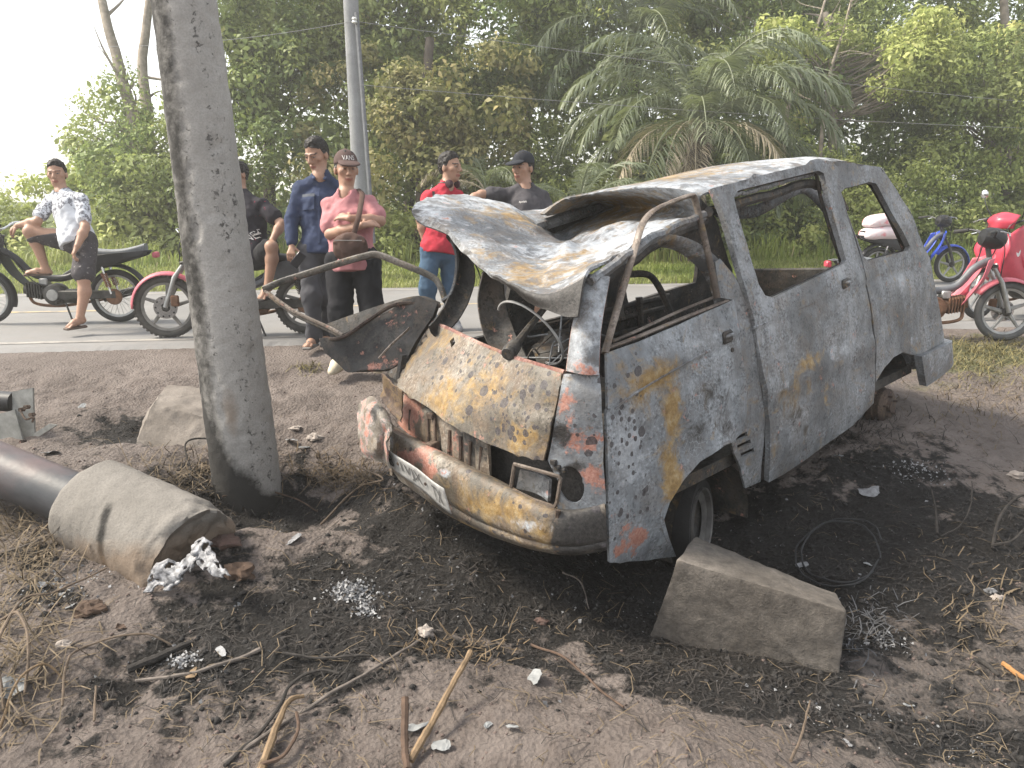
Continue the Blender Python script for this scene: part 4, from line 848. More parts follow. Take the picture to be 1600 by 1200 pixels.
MB().tube([wc-[0, .1, 0], wc*np.array([1, -1, 1])], .04, 10).build('front_axle', M_dark, van)
for s in (-1, 1): MB().box((1.75, .42*s, .30), (1.7, .04, .05)).build('chassis_rail', M_dark, van)
o = MB(); o.lathe([(.18, .03), (.27, .05), (.29, 0), (.27, -.12), (.18, -.12)], wc*np.array([1, -1, 1])+[0, .02, 0], (0, 1, 0), 24); o.build('far_front_wheel', plain('charred_rubber', (.014, .013, .013)), van)
# wheel housing
mb = MB(); V2 = np.array([(1.0*math.cos(t), math.sin(t)) for t in np.linspace(-.2, math.pi+.2, 20)])
Gw = np.array([[wc[0]+.33*u, y_, wc[2]+.33*v] for u, v in V2 for y_ in (.70, .25)]).reshape(20, 2, 3); mb.grid(Gw); mb.build('wheel_housing', M_dark, van)
V2 = np.array([(math.cos(t), math.sin(t)) for t in np.linspace(.35, math.pi-.35, 20)]); Gw = np.array([[rc[0]+.36*u, y_, rc[2]+.02+.36*v] for u, v in V2 for y_ in (.70, .25)]).reshape(20, 2, 3); mb = MB(); mb.grid(Gw); mb.build('wheel_housing', M_dark, van)
# ---- far front door, burst open and hanging
def ww3(L): return np.array([VW(*l) for l in L])
dpo = [(503, 531, 4.55), (538, 528, 4.45), (577, 501, 4.42), (622, 476, 4.40), (660, 467, 4.40), (688, 478, 4.35), (676, 495, 4.3), (655, 520, 4.28), (640, 560, 4.3), (600, 577, 4.32), (542, 581, 4.42), (512, 553, 4.5)]
P3 = ww3(dpo); c3 = P3.mean(0); u_, s_, vt = np.linalg.svd(P3-c3); q2 = (P3-c3)@vt[:2].T
V2, T = panel2d(q2*100, [], 4.5); V2 = V2/100; V = c3+V2@vt[:2]; V += vt[2]*(.02*fbm(V*5, 3, 8))[:, None]
od = vpart('burst_far_door', V, T, M_dark, thick=.035, off=0, at=dict(dark=.35, ochre=.0, salmon=blobs(V, [(VW(600, 490, 4.4), (.2, .2, .04), .5), (VW(600, 575, 4.3), (.3, .3, .06), .4)])))
od['label'] = 'sooty door burst open beyond the front panel, its window frame bent'
MB().tube(cr(ww3([(412, 452, 4.75), (440, 440, 4.72), (472, 430, 4.7), (535, 410, 4.62), (572, 400, 4.58), (590, 398, 4.55), (622, 410, 4.5), (672, 431, 4.42), (687, 446, 4.38), (696, 470, 4.34)]), 50), .021, 8, flat=(1, .7)).build('window_frame', burnt_metal('scorched_frame', (.045, .042, .038), (.12, .11, .10), .5), od)
for k, (dx, dy) in enumerate(((0, 0), (4, 6))):
    MB().tube(cr(ww3([(413+dx, 453+dy, 4.75), (435+dx, 470+dy, 4.72), (462+dx, 488+dy, 4.68), (512+dx, 511+dy, 4.58), (536+dx, 524+dy, 4.5)]), 30), .013, 7).build('window_frame', bpy.data.materials['scorched_frame'] if k else M_bare, od)
MB().tube(cr(ww3([(505, 531, 4.53), (538, 526, 4.43), (577, 500, 4.40), (622, 475, 4.38), (688, 478, 4.33)]), 30), .012, 7).build('door_edge', M_rust, od)
P = ww3([(512, 507, 4.62), (560, 490, 4.58), (622, 470, 4.5), (660, 464, 4.45), (688, 474, 4.4)]); P2 = ww3([(536, 524, 4.55), (570, 508, 4.52), (622, 482, 4.46), (660, 475, 4.42), (686, 480, 4.38)])
Gd = np.stack([cr(P, 24)*(1-t)+cr(P2, 24)*t for t in np.linspace(0, 1, 4)]); vpart('inner_sill', Gd.reshape(-1, 3), MB().grid(Gd).F, M_dark, parent=od, thick=.01)
MB().tube(cr(ww3([(592, 560, 4.25), (612, 538, 4.2), (632, 520, 4.18), (640, 512, 4.15)]), 14), .007, 5).build('trim_strip', M_bare, od)
# ================================================================ poles, footings, blocks, wires
def concrete(name, c0, c1, chips=.0, pit=(.10, .095, .09), sn=.9):
    m = NT(name, .88, .25); nA = m.noise(3, 7, .6); nB = m.noise(20, 8, .65); nC = m.noise(110, 4, .6)
    c = m.ramp(nA, [(.3, c0), (.7, c1)]); c = m.mix(m.ramp(nC, [(.35, .35), (.6, 0.)]), c, tuple(x*.6 for x in c0)); c = m.mix(m.ramp(nB, [(.56, 0.), (.72, .35)]), c, tuple(x*.6 for x in c0))
    ch = m.math('ADD', m.attr('chips'), m.math('MULTIPLY', m.math('SUBTRACT', m.noise(34, 6, .7, dist=.5), .5), 2.2)); chf = m.ramp(ch, [(.62, 0.), (.74, 1.)])
    c = m.mix(chf, c, pit)
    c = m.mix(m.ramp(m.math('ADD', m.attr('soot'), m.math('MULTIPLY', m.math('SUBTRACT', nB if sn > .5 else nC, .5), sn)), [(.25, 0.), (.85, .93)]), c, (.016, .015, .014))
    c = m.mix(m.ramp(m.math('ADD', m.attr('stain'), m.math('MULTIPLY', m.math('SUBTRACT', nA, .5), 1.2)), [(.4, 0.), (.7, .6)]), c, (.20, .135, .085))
    m.base(c); m.bump(m.math('SUBTRACT', m.math('ADD', nB, m.math('MULTIPLY', nC, .4)), m.math('MULTIPLY', chf, .8)), .6, .012); return m.mat
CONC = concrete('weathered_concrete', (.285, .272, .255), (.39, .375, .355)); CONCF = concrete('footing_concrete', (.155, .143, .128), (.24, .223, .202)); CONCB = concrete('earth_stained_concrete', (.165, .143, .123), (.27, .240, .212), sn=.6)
# leaning pole: lathe with pits, soot running up its left side and round its foot
b0 = W(394, 812, 4.68); t0 = W(288, 0, 4.0); ax_ = nrm(t0-b0); b1 = b0-ax_*.35; Lp = 8.2
NA_, NT_ = 330, 72; hh = np.concatenate([np.linspace(0, 3.6, 270), np.linspace(3.65, Lp, 60)]); th = np.linspace(0, 2*np.pi, NT_, endpoint=False)
e1_ = nrm(np.cross(ax_, [0, 1, 0])); e2_ = np.cross(ax_, e1_)
HH, TT = np.meshgrid(hh, th, indexing='ij'); rad = .203-.0125*HH
dirv = np.cos(TT)[..., None]*e1_+np.sin(TT)[..., None]*e2_
P = b1+ax_*HH[..., None]+dirv*rad[..., None]; nz = fbm(P*np.array([13, 13, 9.]), 4, 5); pit = np.clip(nz-.28, 0, 1)
az = np.arctan2(P[..., 0]-(b1+ax_*HH[..., None])[..., 0], -(P[..., 1]-(b1+ax_*HH[..., None])[..., 1]))   # 0 = faces camera, + = right
chips = .42*np.exp(-((az-.62)/.28)**2)+.36*np.exp(-((az+.12)/.2)**2)*(HH > .9)+.36*np.exp(-((az-1.15)/.25)**2); chips = np.clip(chips+.16*fbm(P*3., 3, 9)+.06, 0, 1)
P -= dirv*(.012*pit*(.4+chips*2))[..., None]; P += dirv*(.003*fbm(P*25, 2, 6))[..., None]
soot = (.78*sst(.15, -.40, az+.25*fbm(P*np.array([2.2, 2.2, .8]), 3, 14))-.22*sst(-1.0, -1.3, az)+.22*fbm(P*np.array([7, 7, 3.]), 3, 24)*(az < 0))*sst(.35, 1.3, HH)+1.1*sst(.92, .55, HH+.30*(az-.2)+.10*fbm(P*4, 3, 8))
soot = np.clip(soot, 0, 1.2)
soot += .75*sst(.62, .40, HH)
stain = .7*np.exp(-(((az-.15)/.35)**2+((HH-1.05)/.25)**2))
lp = empty('leaning_utility_pole', b1); tag(lp, 'thick leaning concrete utility pole, chipped and soot-streaked, in the foreground', 'utility pole')
Vp = (P-b1).reshape(-1, 3); I = np.arange(len(hh)*NT_).reshape(len(hh), NT_); Fq = np.stack([I[:-1], np.roll(I[:-1], -1, 1), np.roll(I[1:], -1, 1), I[1:]], -1).reshape(-1, 4)
mesh('shaft', Vp, Fq, CONC, lp, attrs={'soot': soot.ravel(), 'chips': chips.ravel(), 'stain': stain.ravel()})
MB().lathe([(0, .02), (.08, .015), (.1, 0)], ax_*Lp, ax_, 24).build('cap', CONC, lp)
# rough blocks
def rock(name, pts, mat, label, cat, seg=7, amp=.012, seed=0, soot=None, sub=None):
    pts = np.asarray(pts, float); b = pts.mean(0); b[2] = pts[:, 2].min(); bm = bmesh.new()
    for p in pts-b: bm.verts.new(p)
    r = bmesh.ops.convex_hull(bm, input=bm.verts); bmesh.ops.delete(bm, geom=[g for g in r['geom_interior'] if isinstance(g, bmesh.types.BMVert)], context='VERTS')
    bmesh.ops.dissolve_limit(bm, angle_limit=.12, verts=bm.verts, edges=bm.edges)
    bmesh.ops.bevel(bm, geom=list(bm.edges), offset=.006, segments=2, affect='EDGES', profile=.6)
    bmesh.ops.triangulate(bm, faces=bm.faces)
    for _ in range(8):
        lg = [e for e in bm.edges if e.calc_length() > .045]
        if not lg: break
        bmesh.ops.subdivide_edges(bm, edges=lg, cuts=1); bmesh.ops.triangulate(bm, faces=bm.faces)
    bm.normal_update(); V = np.array([v.co[:] for v in bm.verts]); N = np.array([v.normal[:] for v in bm.verts]); F = [[v.index for v in f.verts] for f in bm.faces]; bm.free()
    V = V+N*(amp*fbm(V*9, 4, seed)+amp*.4*fbm(V*40, 2, seed+3))[:, None]
    so = np.zeros(len(V)) if soot is None else soot(V+b)
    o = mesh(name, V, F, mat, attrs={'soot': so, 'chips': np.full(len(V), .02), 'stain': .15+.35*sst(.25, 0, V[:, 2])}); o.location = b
    try: o.data.set_sharp_from_angle(angle=math.radians(50))
    except Exception: pass
    return tag(o, label, cat)
rock('concrete_block', [W(1058, 874, 3.12), W(1088, 838, 3.42), W(1322, 955, 2.90), W(1306, 928, 3.10), W(1308, 1082, 2.98), W(1010, 1010, 3.36), W(1300, 1040, 3.25), W(1040, 980, 3.62)], CONCB, 'broken concrete block wedged beneath the van beside its front wheel', 'concrete block', soot=lambda V: .60*sst(.36, .28, V[:, 2])+.18*sst(.75, .35, V[:, 0])-.02, amp=.005)  # soot mask also paints in the shade of the front face and left end
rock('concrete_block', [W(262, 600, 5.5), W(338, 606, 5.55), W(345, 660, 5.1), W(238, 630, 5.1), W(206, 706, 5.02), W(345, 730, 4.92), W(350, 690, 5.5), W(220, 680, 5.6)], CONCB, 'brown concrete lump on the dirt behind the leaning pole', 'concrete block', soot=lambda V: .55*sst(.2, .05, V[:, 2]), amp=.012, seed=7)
# fallen post with its footing
fp0 = W(148, 792, 3.78); fp1 = W(296, 868, 3.52); fa = nrm(fp1-fp0); base = (fp0+fp1)/2; base[2] = G(base[0], base[1])
fpost = empty('fallen_post', base); tag(fpost, 'fallen steel post with its uprooted concrete footing, lower left', 'post')
pe = W(-330, 600, 4.25); pd = nrm(pe-fp0)
m = NT('scaled_steel', .5, .5); c = m.ramp(m.noise(6, 6), [(.3, (.022, .024, .028)), (.7, (.055, .056, .062))]); zz = m.xyz(2, 'Normal')
c = m.mix(m.ramp(m.math('ADD', m.noise(3.5, 6), m.math('MULTIPLY', m.xyz(2), .8)), [(.70, 0.), (1.1, .6)]), c, (.16, .095, .085)); m.base(c); m.bump(m.noise(40, 6), .3, .004); STEEL = m.mat
MB().tube([fp0-base+fa*.05, fp0-base+pd*.6, pe-base], .128, 28).build('pipe', STEEL, fpost)
# footing: squarish tapering lump
fe1 = nrm(np.cross(fa, [0, 0, 1])); fe2 = np.cross(fe1, fa); Gf = []
prof = [(0, .0), (.16, -.003), (.222, .0), (.232, .006), (.236, .02), (.240, .15), (.244, .3), (.246, .42), (.246, .49), (.225, .53), (.16, .50), (0, .47)]
Lf = np.linalg.norm(fp1-fp0)/.5; th = np.linspace(0, 2*np.pi, 64, endpoint=False)
pr = lin(prof, 90)
for r_, h_ in pr:
    sq = 1/np.maximum(np.abs(np.cos(th+.5)), np.abs(np.sin(th+.5))); sq = 1+.10*(sq-1)
    Gf.append(fp0-base+fa*h_*Lf+(r_*sq)[:, None]*(np.cos(th)[:, None]*fe1+np.sin(th)[:, None]*fe2))
Gf = np.array(Gf); Nn = Gf-(fp0-base+fa*.25*Lf); Nn /= np.linalg.norm(Nn, axis=-1)[..., None]; endm = sst(.42, .5, pr[:, 1])[:, None]
Gf = Gf+Nn*((.004+.030*endm)*fbm(Gf*11, 4, 31)+.003*fbm(Gf*40, 2, 32))[..., None]
mb = MB().grid(Gf, wrap=True); Vf = np.concatenate(mb.V); wv = Vf+base
drip = W(178, 800, 3.6); so = .95*np.exp(-((wv[:, 0]-drip[0]-.03*(wv[:, 2]-drip[2]))/.022)**2)*sst(-.22, -.02, wv[:, 2]-drip[2])*0+.8*sst(-.02, -.2, wv[:, 2]-base[2]-.12)
pxs = 800+FPX*wv[:, 0]/(wv[:, 1]*math.cos(PITCH)-(wv[:, 2]-CAMZ)*math.sin(PITCH))
so = np.maximum(so, 1.0*np.exp(-((wv[:, 0]-W(178, 800, 3.55)[0]-.02)/.024)**2)*(wv[:, 2] > W(178, 880, 3.55)[2])*sst(.02, -.05, wv[:, 2]-W(178, 770, 3.55)[2]))
mesh('footing', Vf, mb.F, CONCF, fpost, attrs={'soot': so, 'chips': np.full(len(Vf), .10), 'stain': .2+.55*sst(.28, .02, wv[:, 2]-base[2])}).data.set_sharp_from_angle(angle=math.radians(40))
ALU = plain('melted_aluminium', (.21, .21, .22), .5, .3, .5, .7, 40., bump=.8)
def splat(parent, pts, w, seed, org):
    P = cr(np.array([W(*p) for p in pts]), 26); r = np.random.default_rng(seed); T = np.gradient(P, axis=0); Q = []
    for i, (p, t) in enumerate(zip(P, T)):
        v = nrm(p-_c); b = nrm(np.cross(t, v)); Q.append([p+b*w*u*(.6+.5*math.sin(i*.9+seed))-v*.02*(1-u*u) for u in np.linspace(-1, 1, 7)])
    Q = np.array(Q); Q += .018*np.stack([fbm(Q*16, 4, seed+k) for k in range(3)], -1)
    return solidify(MB().grid(Q-org).build('melted_metal', ALU, parent), .006, 0)
for k_, net in enumerate(([[(236, 882, 3.30), (255, 876, 3.28), (280, 880, 3.27), (298, 862, 3.28)], [(234, 900, 3.27), (254, 898, 3.25), (282, 892, 3.24), (312, 870, 3.24)], [(231, 928, 3.26), (250, 914, 3.24), (262, 922, 3.23), (300, 888, 3.22)]], [[(300, 846, 3.30), (316, 842, 3.29), (330, 852, 3.27)], [(300, 866, 3.25), (322, 874, 3.22), (340, 880, 3.2)], [(306, 880, 3.22), (334, 898, 3.17), (360, 902, 3.13)]])):
    Q = patch(np.array([[W(*p)-base for p in rw] for rw in net]), 26, 30); Q = Q+.016*np.stack([fbm(Q*20, 4, 3+k_+j) for j in range(3)], -1)
    hol_ = fbm(Q*26, 2, 8+k_); mb = MB(); Iq = np.arange(26*30).reshape(26, 30); Fq_ = [(Iq[i, j], Iq[i, j+1], Iq[i+1, j+1], Iq[i+1, j]) for i in range(25) for j in range(29) if hol_[i, j] < .28+.3*(i < 14)]
    mb.add(Q.reshape(-1, 3), Fq_); solidify(mb.build('melted_metal', ALU, fpost), .007, 0)
# wrecked bracket at the left edge
bk = on_ground(28, 706); brk = empty('bracket_wreckage', bk); tag(brk, 'bent grey steel bracket with bolts lying at the left edge', 'bracket')
GREY = plain('galvanised_grey', (.25, .25, .235), .6, .3, .5, .3, 18.)
d_ = 4.95
for k, q in enumerate((((20, 612), (52, 606), (56, 704), (40, 708), (22, 690)), ((-30, 655), (24, 640), (40, 700), (-30, 712)), ((50, 680), (78, 662), (90, 664), (62, 682)))):
    A3 = np.array([W(px, py, d_-.05*k) for px, py in q])-bk; c3 = A3.mean(0); nn = nrm(np.cross(A3[1]-A3[0], A3[2]-A3[0])); K = len(A3)
    mb = MB(); mb.add(np.concatenate([A3-nn*.008, A3+nn*.008]), [tuple(range(K))[::-1], tuple(range(K, 2*K))]+[(i, (i+1) % K, K+(i+1) % K, K+i) for i in range(K)]); mb.build('bracket_plate', GREY, brk, smooth=False)
MB().tube([W(-80, 622, 5.0)-bk, W(22, 628, 4.98)-bk], .065, 16).build('bracket_pipe', plain('black_pipe', (.02, .02, .022), .5), brk)
for q in ((34, 640), (42, 636), (50, 648), (36, 690), (24, 695)): MB().lathe([(0, .02), (.014, .02), (.014, -.02)], W(*q, d_-.08)-bk, (0, -1, .2), 6).build('bolt', M_rust, brk)
MB().tube(cr(np.array([W(32, 642, 4.85), W(40, 655, 4.83), W(52, 652, 4.85), W(50, 660, 4.85)])-bk, 12), .007, 5).build('bolt_rod', M_rust, brk)
# far utility pole, its pipe and the wires
fbse = W(566, 330, 12.6); fbse[2] = gh(fbse[0], fbse[1])-.05; ftop = W(546, -40, 12.0)
fdir = nrm(ftop-fbse); FPole = empty('utility_pole', fbse); tag(FPole, 'slim grey utility pole beyond the road behind the man in the cap', 'utility pole')
mb = MB(); P = np.array([fdir*h for h in np.linspace(0, 9, 30)]); mb.tube(P, np.linspace(.135, .10, 30), 18); V = np.concatenate(mb.V)
mesh('shaft', V, mb.F, concrete('grey_pole_concrete', (.20, .205, .21), (.30, .305, .31)), FPole, attrs={'soot': V[:, 0]*0, 'chips': V[:, 0]*0, 'stain': V[:, 0]*0})
s0 = W(578, 300, 12.4)-fbse; s1 = W(557, 20, 11.95)-fbse
MB().tube([s0+(s0-s1)*.3, s0, s1], .034, 8).build('service_pipe', plain('pipe_grey', (.13, .135, .145), .6), FPole)
MB().lathe([(0, .05), (.03, .045), (.045, .02), (.03, 0), (.045, -.03), (0, -.05)], W(554, 32, 11.9)-fbse, (0, 0, 1), 10).build('insulator', plain('white_ceramic', (.6, .6, .58), .3), FPole)
for i, (a_, b_, sag, lb) in enumerate(((W(553, 33, 11.95), W(1750, 172, 17), .1, 'upper overhead wire running right from the far utility pole'), (W(556, 132, 12.0), W(1750, 205, 17), .1, 'lower overhead wire running right from the far utility pole'), (W(553, 33, 11.95), W(-260, 30, 13), .4, 'overhead wire running left from the far utility pole'))):
    t = np.linspace(0, 1, 40)[:, None]; P = a_*(1-t)+b_*t; P[:, 2] -= (sag*4*t*(1-t))[:, 0]
    o = MB().tube(P-a_, .005, 5).build('overhead_wire', plain('wire_grey', (.2, .2, .2), .5), None); o.location = a_; tag(o, lb, 'wire', 'overhead wires')
# ================================================================ motorcycles
BLK = plain('black_plastic', (.016, .016, .018), .45); RUB = plain('tyre_rubber', (.035, .034, .033), .9, bump=.5); DUST = plain('dusty_tyre', (.075, .070, .064), .95, bump=.6)
ALUM = plain('dull_alloy', (.33, .33, .32), .45, .6); CHR = plain('chrome', (.55, .55, .55), .2, .9); ENG = plain('greasy_engine', (.055, .052, .048), .6, .3, var=.5); RENG = plain('rusty_engine', (.16, .085, .050), .85, .1, var=.5)
PINKF = plain('faded_pink_plastic', (.44, .105, .135), .5, var=.15); REDF = plain('glossy_red_plastic', (.46, .045, .075), .35, spec=.5, var=.15); BLUF = plain('blue_plastic', (.03, .07, .42), .35, var=.1); GRYF = plain('grey_plastic', (.10, .105, .115), .45); SEATM = plain('grey_vinyl_seat', (.14, .15, .16), .5); SEATB = plain('black_vinyl_seat', (.02, .02, .021), .5); ORNG = plain('rusty_spring', (.24, .10, .055), .7)
WHITEP = plain('white_sticker', (.7, .7, .7), .4)
def wheel(parent, name, x, r, mag, tyre, wd=.035, disc=False, spoke=ALUM):
    c = (x, 0, r); w = MB().torus(c, (0, 1, 0), r-wd, wd, 40, 10, sq=.9).build(name, tyre, parent)
    if tyre is DUST:
        mb = MB()
        for k in range(44):
            t = k*2*math.pi/44
            for s in (-1, 1):
                q = np.array([x+(r-.004)*math.cos(t), s*.017, r+(r-.004)*math.sin(t)]); e = np.array([math.cos(t), 0, math.sin(t)]); f = np.array([-math.sin(t), 0, math.cos(t)])
                mb.box(q, (.007, .012, .011), np.stack([e, (0, 1, 0), f], 1))
        o = mb.build('tread_blocks', tyre, w, smooth=False); o['kind'] = 'stuff'
    MB().lathe([(r-2*wd+.004, -.018), (r-2*wd-.018, -.012), (r-2*wd-.018, .012), (r-2*wd+.004, .018)], c, (0, 1, 0), 40).build('rim', spoke, w)
    MB().lathe([(.0, -.05), (.03, -.05), (.045, -.03), (.035, 0), (.045, .03), (.03, .05), (0, .05)], c, (0, 1, 0), 16).build('hub', ENG, w)
    if mag:
        for k in range(5):
            t = k*2*math.pi/5+.4; e = np.array([math.cos(t), 0, math.sin(t)]); f = np.array([-math.sin(t), 0, math.cos(t)]); mb = MB()
            mb.tube([np.array(c)+e*.03+f*.01, np.array(c)+e*(r-2*wd-.012)], [.022, .014], 6, flat=(1, .8)); mb.build('spoke', spoke, w)
    else:
        for k in range(28):
            t = k*2*math.pi/28; t2 = t+(.35 if k % 2 else -.35); s = 1 if k % 4 < 2 else -1
            MB().tube([np.array([x+.04*math.cos(t2), s*.03, r+.04*math.sin(t2)]), np.array([x+(r-2*wd-.014)*math.cos(t), 0, r+(r-2*wd-.014)*math.sin(t)])], .0022, 4).build('spoke', spoke, w)
    if disc:
        MB().lathe([(.04, .062), (.105, .062), (.105, .058), (.04, .058)], c, (0, 1, 0), 28).build('brake_disc', CHR, w)
        for k in range(10):
            t = k*.628; MB().lathe([(0, .064), (.009, .0642), (.009, .0622)], (x+.085*math.cos(t), 0, r+.085*math.sin(t)), (0, 1, 0), 8).build('disc_hole', BLK, w)
    return w
def shell(name, side, mat, parent, th=.006):
    G_ = patch(np.array(side), 16, 14); return solidify(MB().grid(G_).build(name, mat, parent), th, 0)
def fender(parent, x, r, a0, a1, w, mat, name='front_fender', lift=.03, flare=0):
    t = np.linspace(a0, a1, 18); rows = []
    for k in t:
        rr = r+lift+flare*((k-a0)/(a1-a0))**2; rows.append([(x+(rr-.03*abs(u)**2)*math.cos(k), u*w, r+(rr-.03*abs(u)**2)*math.sin(k)) for u in np.linspace(-1, 1, 7)])
    return solidify(MB().grid(np.array(rows)).build(name, mat, parent), .005, 0)
def bike(label, p_rear, p_front, group, wb=1.24, r=.283, mag=True, tyre=RUB, fend=PINKF, body=BLK, seat=SEATB, engine=ENG, shield=None, bare=False, disc=True, mirror=False, cover=None, scooter=False, front_h=.0, spoke=ALUM, extra=None):
    p_rear = np.asarray(p_rear, float); p_front = np.asarray(p_front, float); d = p_front-p_rear; yaw = math.atan2(d[1], d[0]); pit = -math.atan2(d[2], np.hypot(d[0], d[1]))
    o = empty('motorcycle', p_rear, (0, pit, yaw)); tag(o, label, 'motorcycle', group)
    wheel(o, 'rear_wheel', 0, r, mag, tyre, .030 if bare else .036, False, spoke); wheel(o, 'front_wheel', wb, r, mag, tyre, .028 if bare else .034, disc, spoke)
    hx, hz = wb-.24, .93+front_h
    for s in (-1, 1):
        MB().tube([(wb, s*.065, r), (wb-.10, s*.065, r+.27), (hx+.03, s*.06, hz-.20)], [.022, .022, .016], 10).build('fork_leg', ALUM if disc else ENG, o)
    if disc: MB().box((wb-.09, .075, r+.06), (.035, .022, .05), bev=.01).build('brake_caliper', RENG, o)
    MB().box((hx+.05, 0, hz-.22), (.03, .085, .014), bev=.008).build('fork_yoke', ENG, o)
    MB().tube([(hx+.05, 0, hz-.25), (hx-.01, 0, hz-.02)], .024, 10).build('steering_head', ENG, o)
    hb = cr([(hx-.16, -.33, hz+.08), (hx-.05, -.22, hz+.10), (hx, -.06, hz+.04), (hx, .06, hz+.04), (hx-.05, .22, hz+.10), (hx-.16, .33, hz+.08)], 26)
    MB().tube(hb, .011, 8).build('handlebar', BLK if not bare else CHR, o)
    for s in (-1, 1):
        MB().tube([(hx-.08, s*.25, hz+.098), (hx-.17, s*.345, hz+.078)], .018, 10).build('grip', RUB, o)
        MB().tube([(hx-.02, s*.22, hz+.10), (hx+.04, s*.27, hz+.085), (hx+.0, s*.36, hz+.06)], .006, 6).build('brake_lever', CHR, o)
    MB().tube(cr([(hx+.04, 0, hz-.16), (hx-.10, 0, .68), (wb*.60, 0, .50), (wb*.38, 0, .47), (wb*.22, 0, .58)], 24), .036, 10).build('frame_spine', body if bare else GRYF, o)
    MB().tube(cr([(wb*.40, 0, .48), (wb*.2, 0, .62), (-.12, 0, .70)], 14), .022, 8).build('frame_rear', BLK, o)
    ex = wb*.46
    for s in (-1, 1):
        MB().tube([(.0, s*.075, r), (ex-.08, s*.06, .30)], .018, 8).build('swing_arm', BLK, o)
        sh = MB(); sh.tube([(.02, s*.095, r+.03), (.09, s*.095, .62)], .013, 8); q = sh.build('shock_absorber', CHR, o)
        t = np.linspace(0, 1, 70)[:, None]; a_, b_ = np.array([.032, s*.095, r+.10]), np.array([.075, s*.095, .52]); uu = nrm(b_-a_); v1 = np.array([0, 1., 0]); v2 = np.cross(uu, v1); an = t*2*math.pi*9
        MB().tube(a_+(b_-a_)*t+.026*(np.cos(an)*v1+np.sin(an)*v2), .006, 5).build('shock_spring', ORNG if bare else BLK, q)
    MB().lathe([(0, .10), (.06, .10), (.10, .085), (.115, .05), (.115, -.05), (.10, -.085), (0, -.1)], (ex, 0, .30), (0, 1, 0), 20).build('crankcase', engine, o)
    MB().lathe([(0, .112), (.055, .112), (.06, .098)], (ex, 0, .30), (0, 1, 0), 18).build('crank_cover', ALUM if bare else engine, o); MB().lathe([(0, -.112), (.055, -.112), (.06, -.098)], (ex, 0, .30), (0, 1, 0), 18).build('crank_cover', ALUM if bare else engine, o)
    MB().box((ex-.13, 0, .28), (.11, .07, .07), bev=.03).build('gearbox', engine, o)
    MB().tube([(ex+.08, 0, .32), (ex+.30, 0, .36)], [.062, .055], 14).build('cylinder', engine, o)
    for k in range(6): MB().box((ex+.13+.026*k, 0, .329+.005*k), (.005, .075, .075)).build('cooling_fin', engine, o)
    MB().tube(cr([(ex+.28, .0, .30), (ex+.24, -.05, .20), (ex, -.08, .17), (.25, -.10, .22), (.05, -.11, .26)], 20), .016, 8).build('exhaust_pipe', RENG, o); MB().tube([(.18, -.12, .235), (-.28, -.13, .36)], [.042, .045], 12).build('muffler', CHR if not bare else ENG, o)
    MB().tube([(ex-.06, -.17, .24), (ex-.06, .17, .24)], .012, 8).build('footrest', RUB, o); MB().tube([(ex-.12, .10, .22), (ex-.20, .16, .01)], .010, 6).build('side_stand', ENG, o)
    # chain case
    MB().box((ex*.5-.03, .09, .30), (ex*.5, .012, .045), bev=.01).build('chain_case', ENG, o); MB().lathe([(0, .10), (.075, .10), (.085, .085), (0, .07)], (0, 0, r), (0, 1, 0), 18).build('sprocket', RENG, o)
    # seat
    rows = []
    sx0, sx1 = (-.30, .34) if not bare else (-.34, .22)
    for u in np.linspace(0, 1, 14):
        x_ = sx0+(sx1-sx0)*u; w_ = (.115 if not bare else .085)*math.sin(math.pi*min(1, .12+.83*u))**.35; zc = .735+.04*(1-u)**2-.03*math.sin(math.pi*u); hh_ = .045
        rows.append([(x_, w_*math.copysign(abs(math.cos(a))**.6, math.cos(a)), zc+hh_*math.copysign(abs(math.sin(a))**.7, math.sin(a))) for a in np.linspace(0, 2*math.pi, 18, endpoint=False)])
    Gs = np.array(rows); Gs = np.concatenate([Gs[:1].mean(1, keepdims=True).repeat(18, 1), Gs, Gs[-1:].mean(1, keepdims=True).repeat(18, 1)]); MB().grid(Gs, wrap=True).build('seat', seat, o)
    tl = shell('tail_cover', [[(.30, s, .66) for s in (-.11, -.06, .06, .11)], [(.0, s, .72-.05*abs(s)) for s in (-.11, -.05, .05, .11)], [(-.42, s, .74) for s in (-.05, -.02, .02, .05)]], body, o)
    for s in (-1, 1): shell('side_cover', [[(.34, s*.10, .66), (.1, s*.11, .71), (-.38, s*.06, .75)], [(.36, s*.11, .58), (.1, s*.12, .62), (-.34, s*.07, .70)], [(.40, s*.09, .50), (.16, s*.10, .55), (-.22, s*.06, .66)]], body if not bare else BLK, o)
    fender(o, 0, r, math.radians(35), math.radians(165), .06, BLK, 'rear_fender', .06)
    MB().box((-.43, 0, .70), (.025, .05, .03), bev=.01).build('tail_light', PINKF if bare else REDF, o)
    if not bare: 
        fender(o, wb, r, math.radians(-2), math.radians(150), .062, fend, 'front_fender', .022, .035)
    else:
        shell('leg_shield', [[(hx+.06, s*.5, hz-.12) for s in (-.2, 0, .2)], [(hx-.06, s, hz-.38) for s in (-.1, 0, .1)], [(hx-.22, s, hz-.56) for s in (-.07, 0, .07)]], BLK, o)
        fender(o, wb, r, math.radians(120), math.radians(200), .05, BLK, 'front_fender', .03)
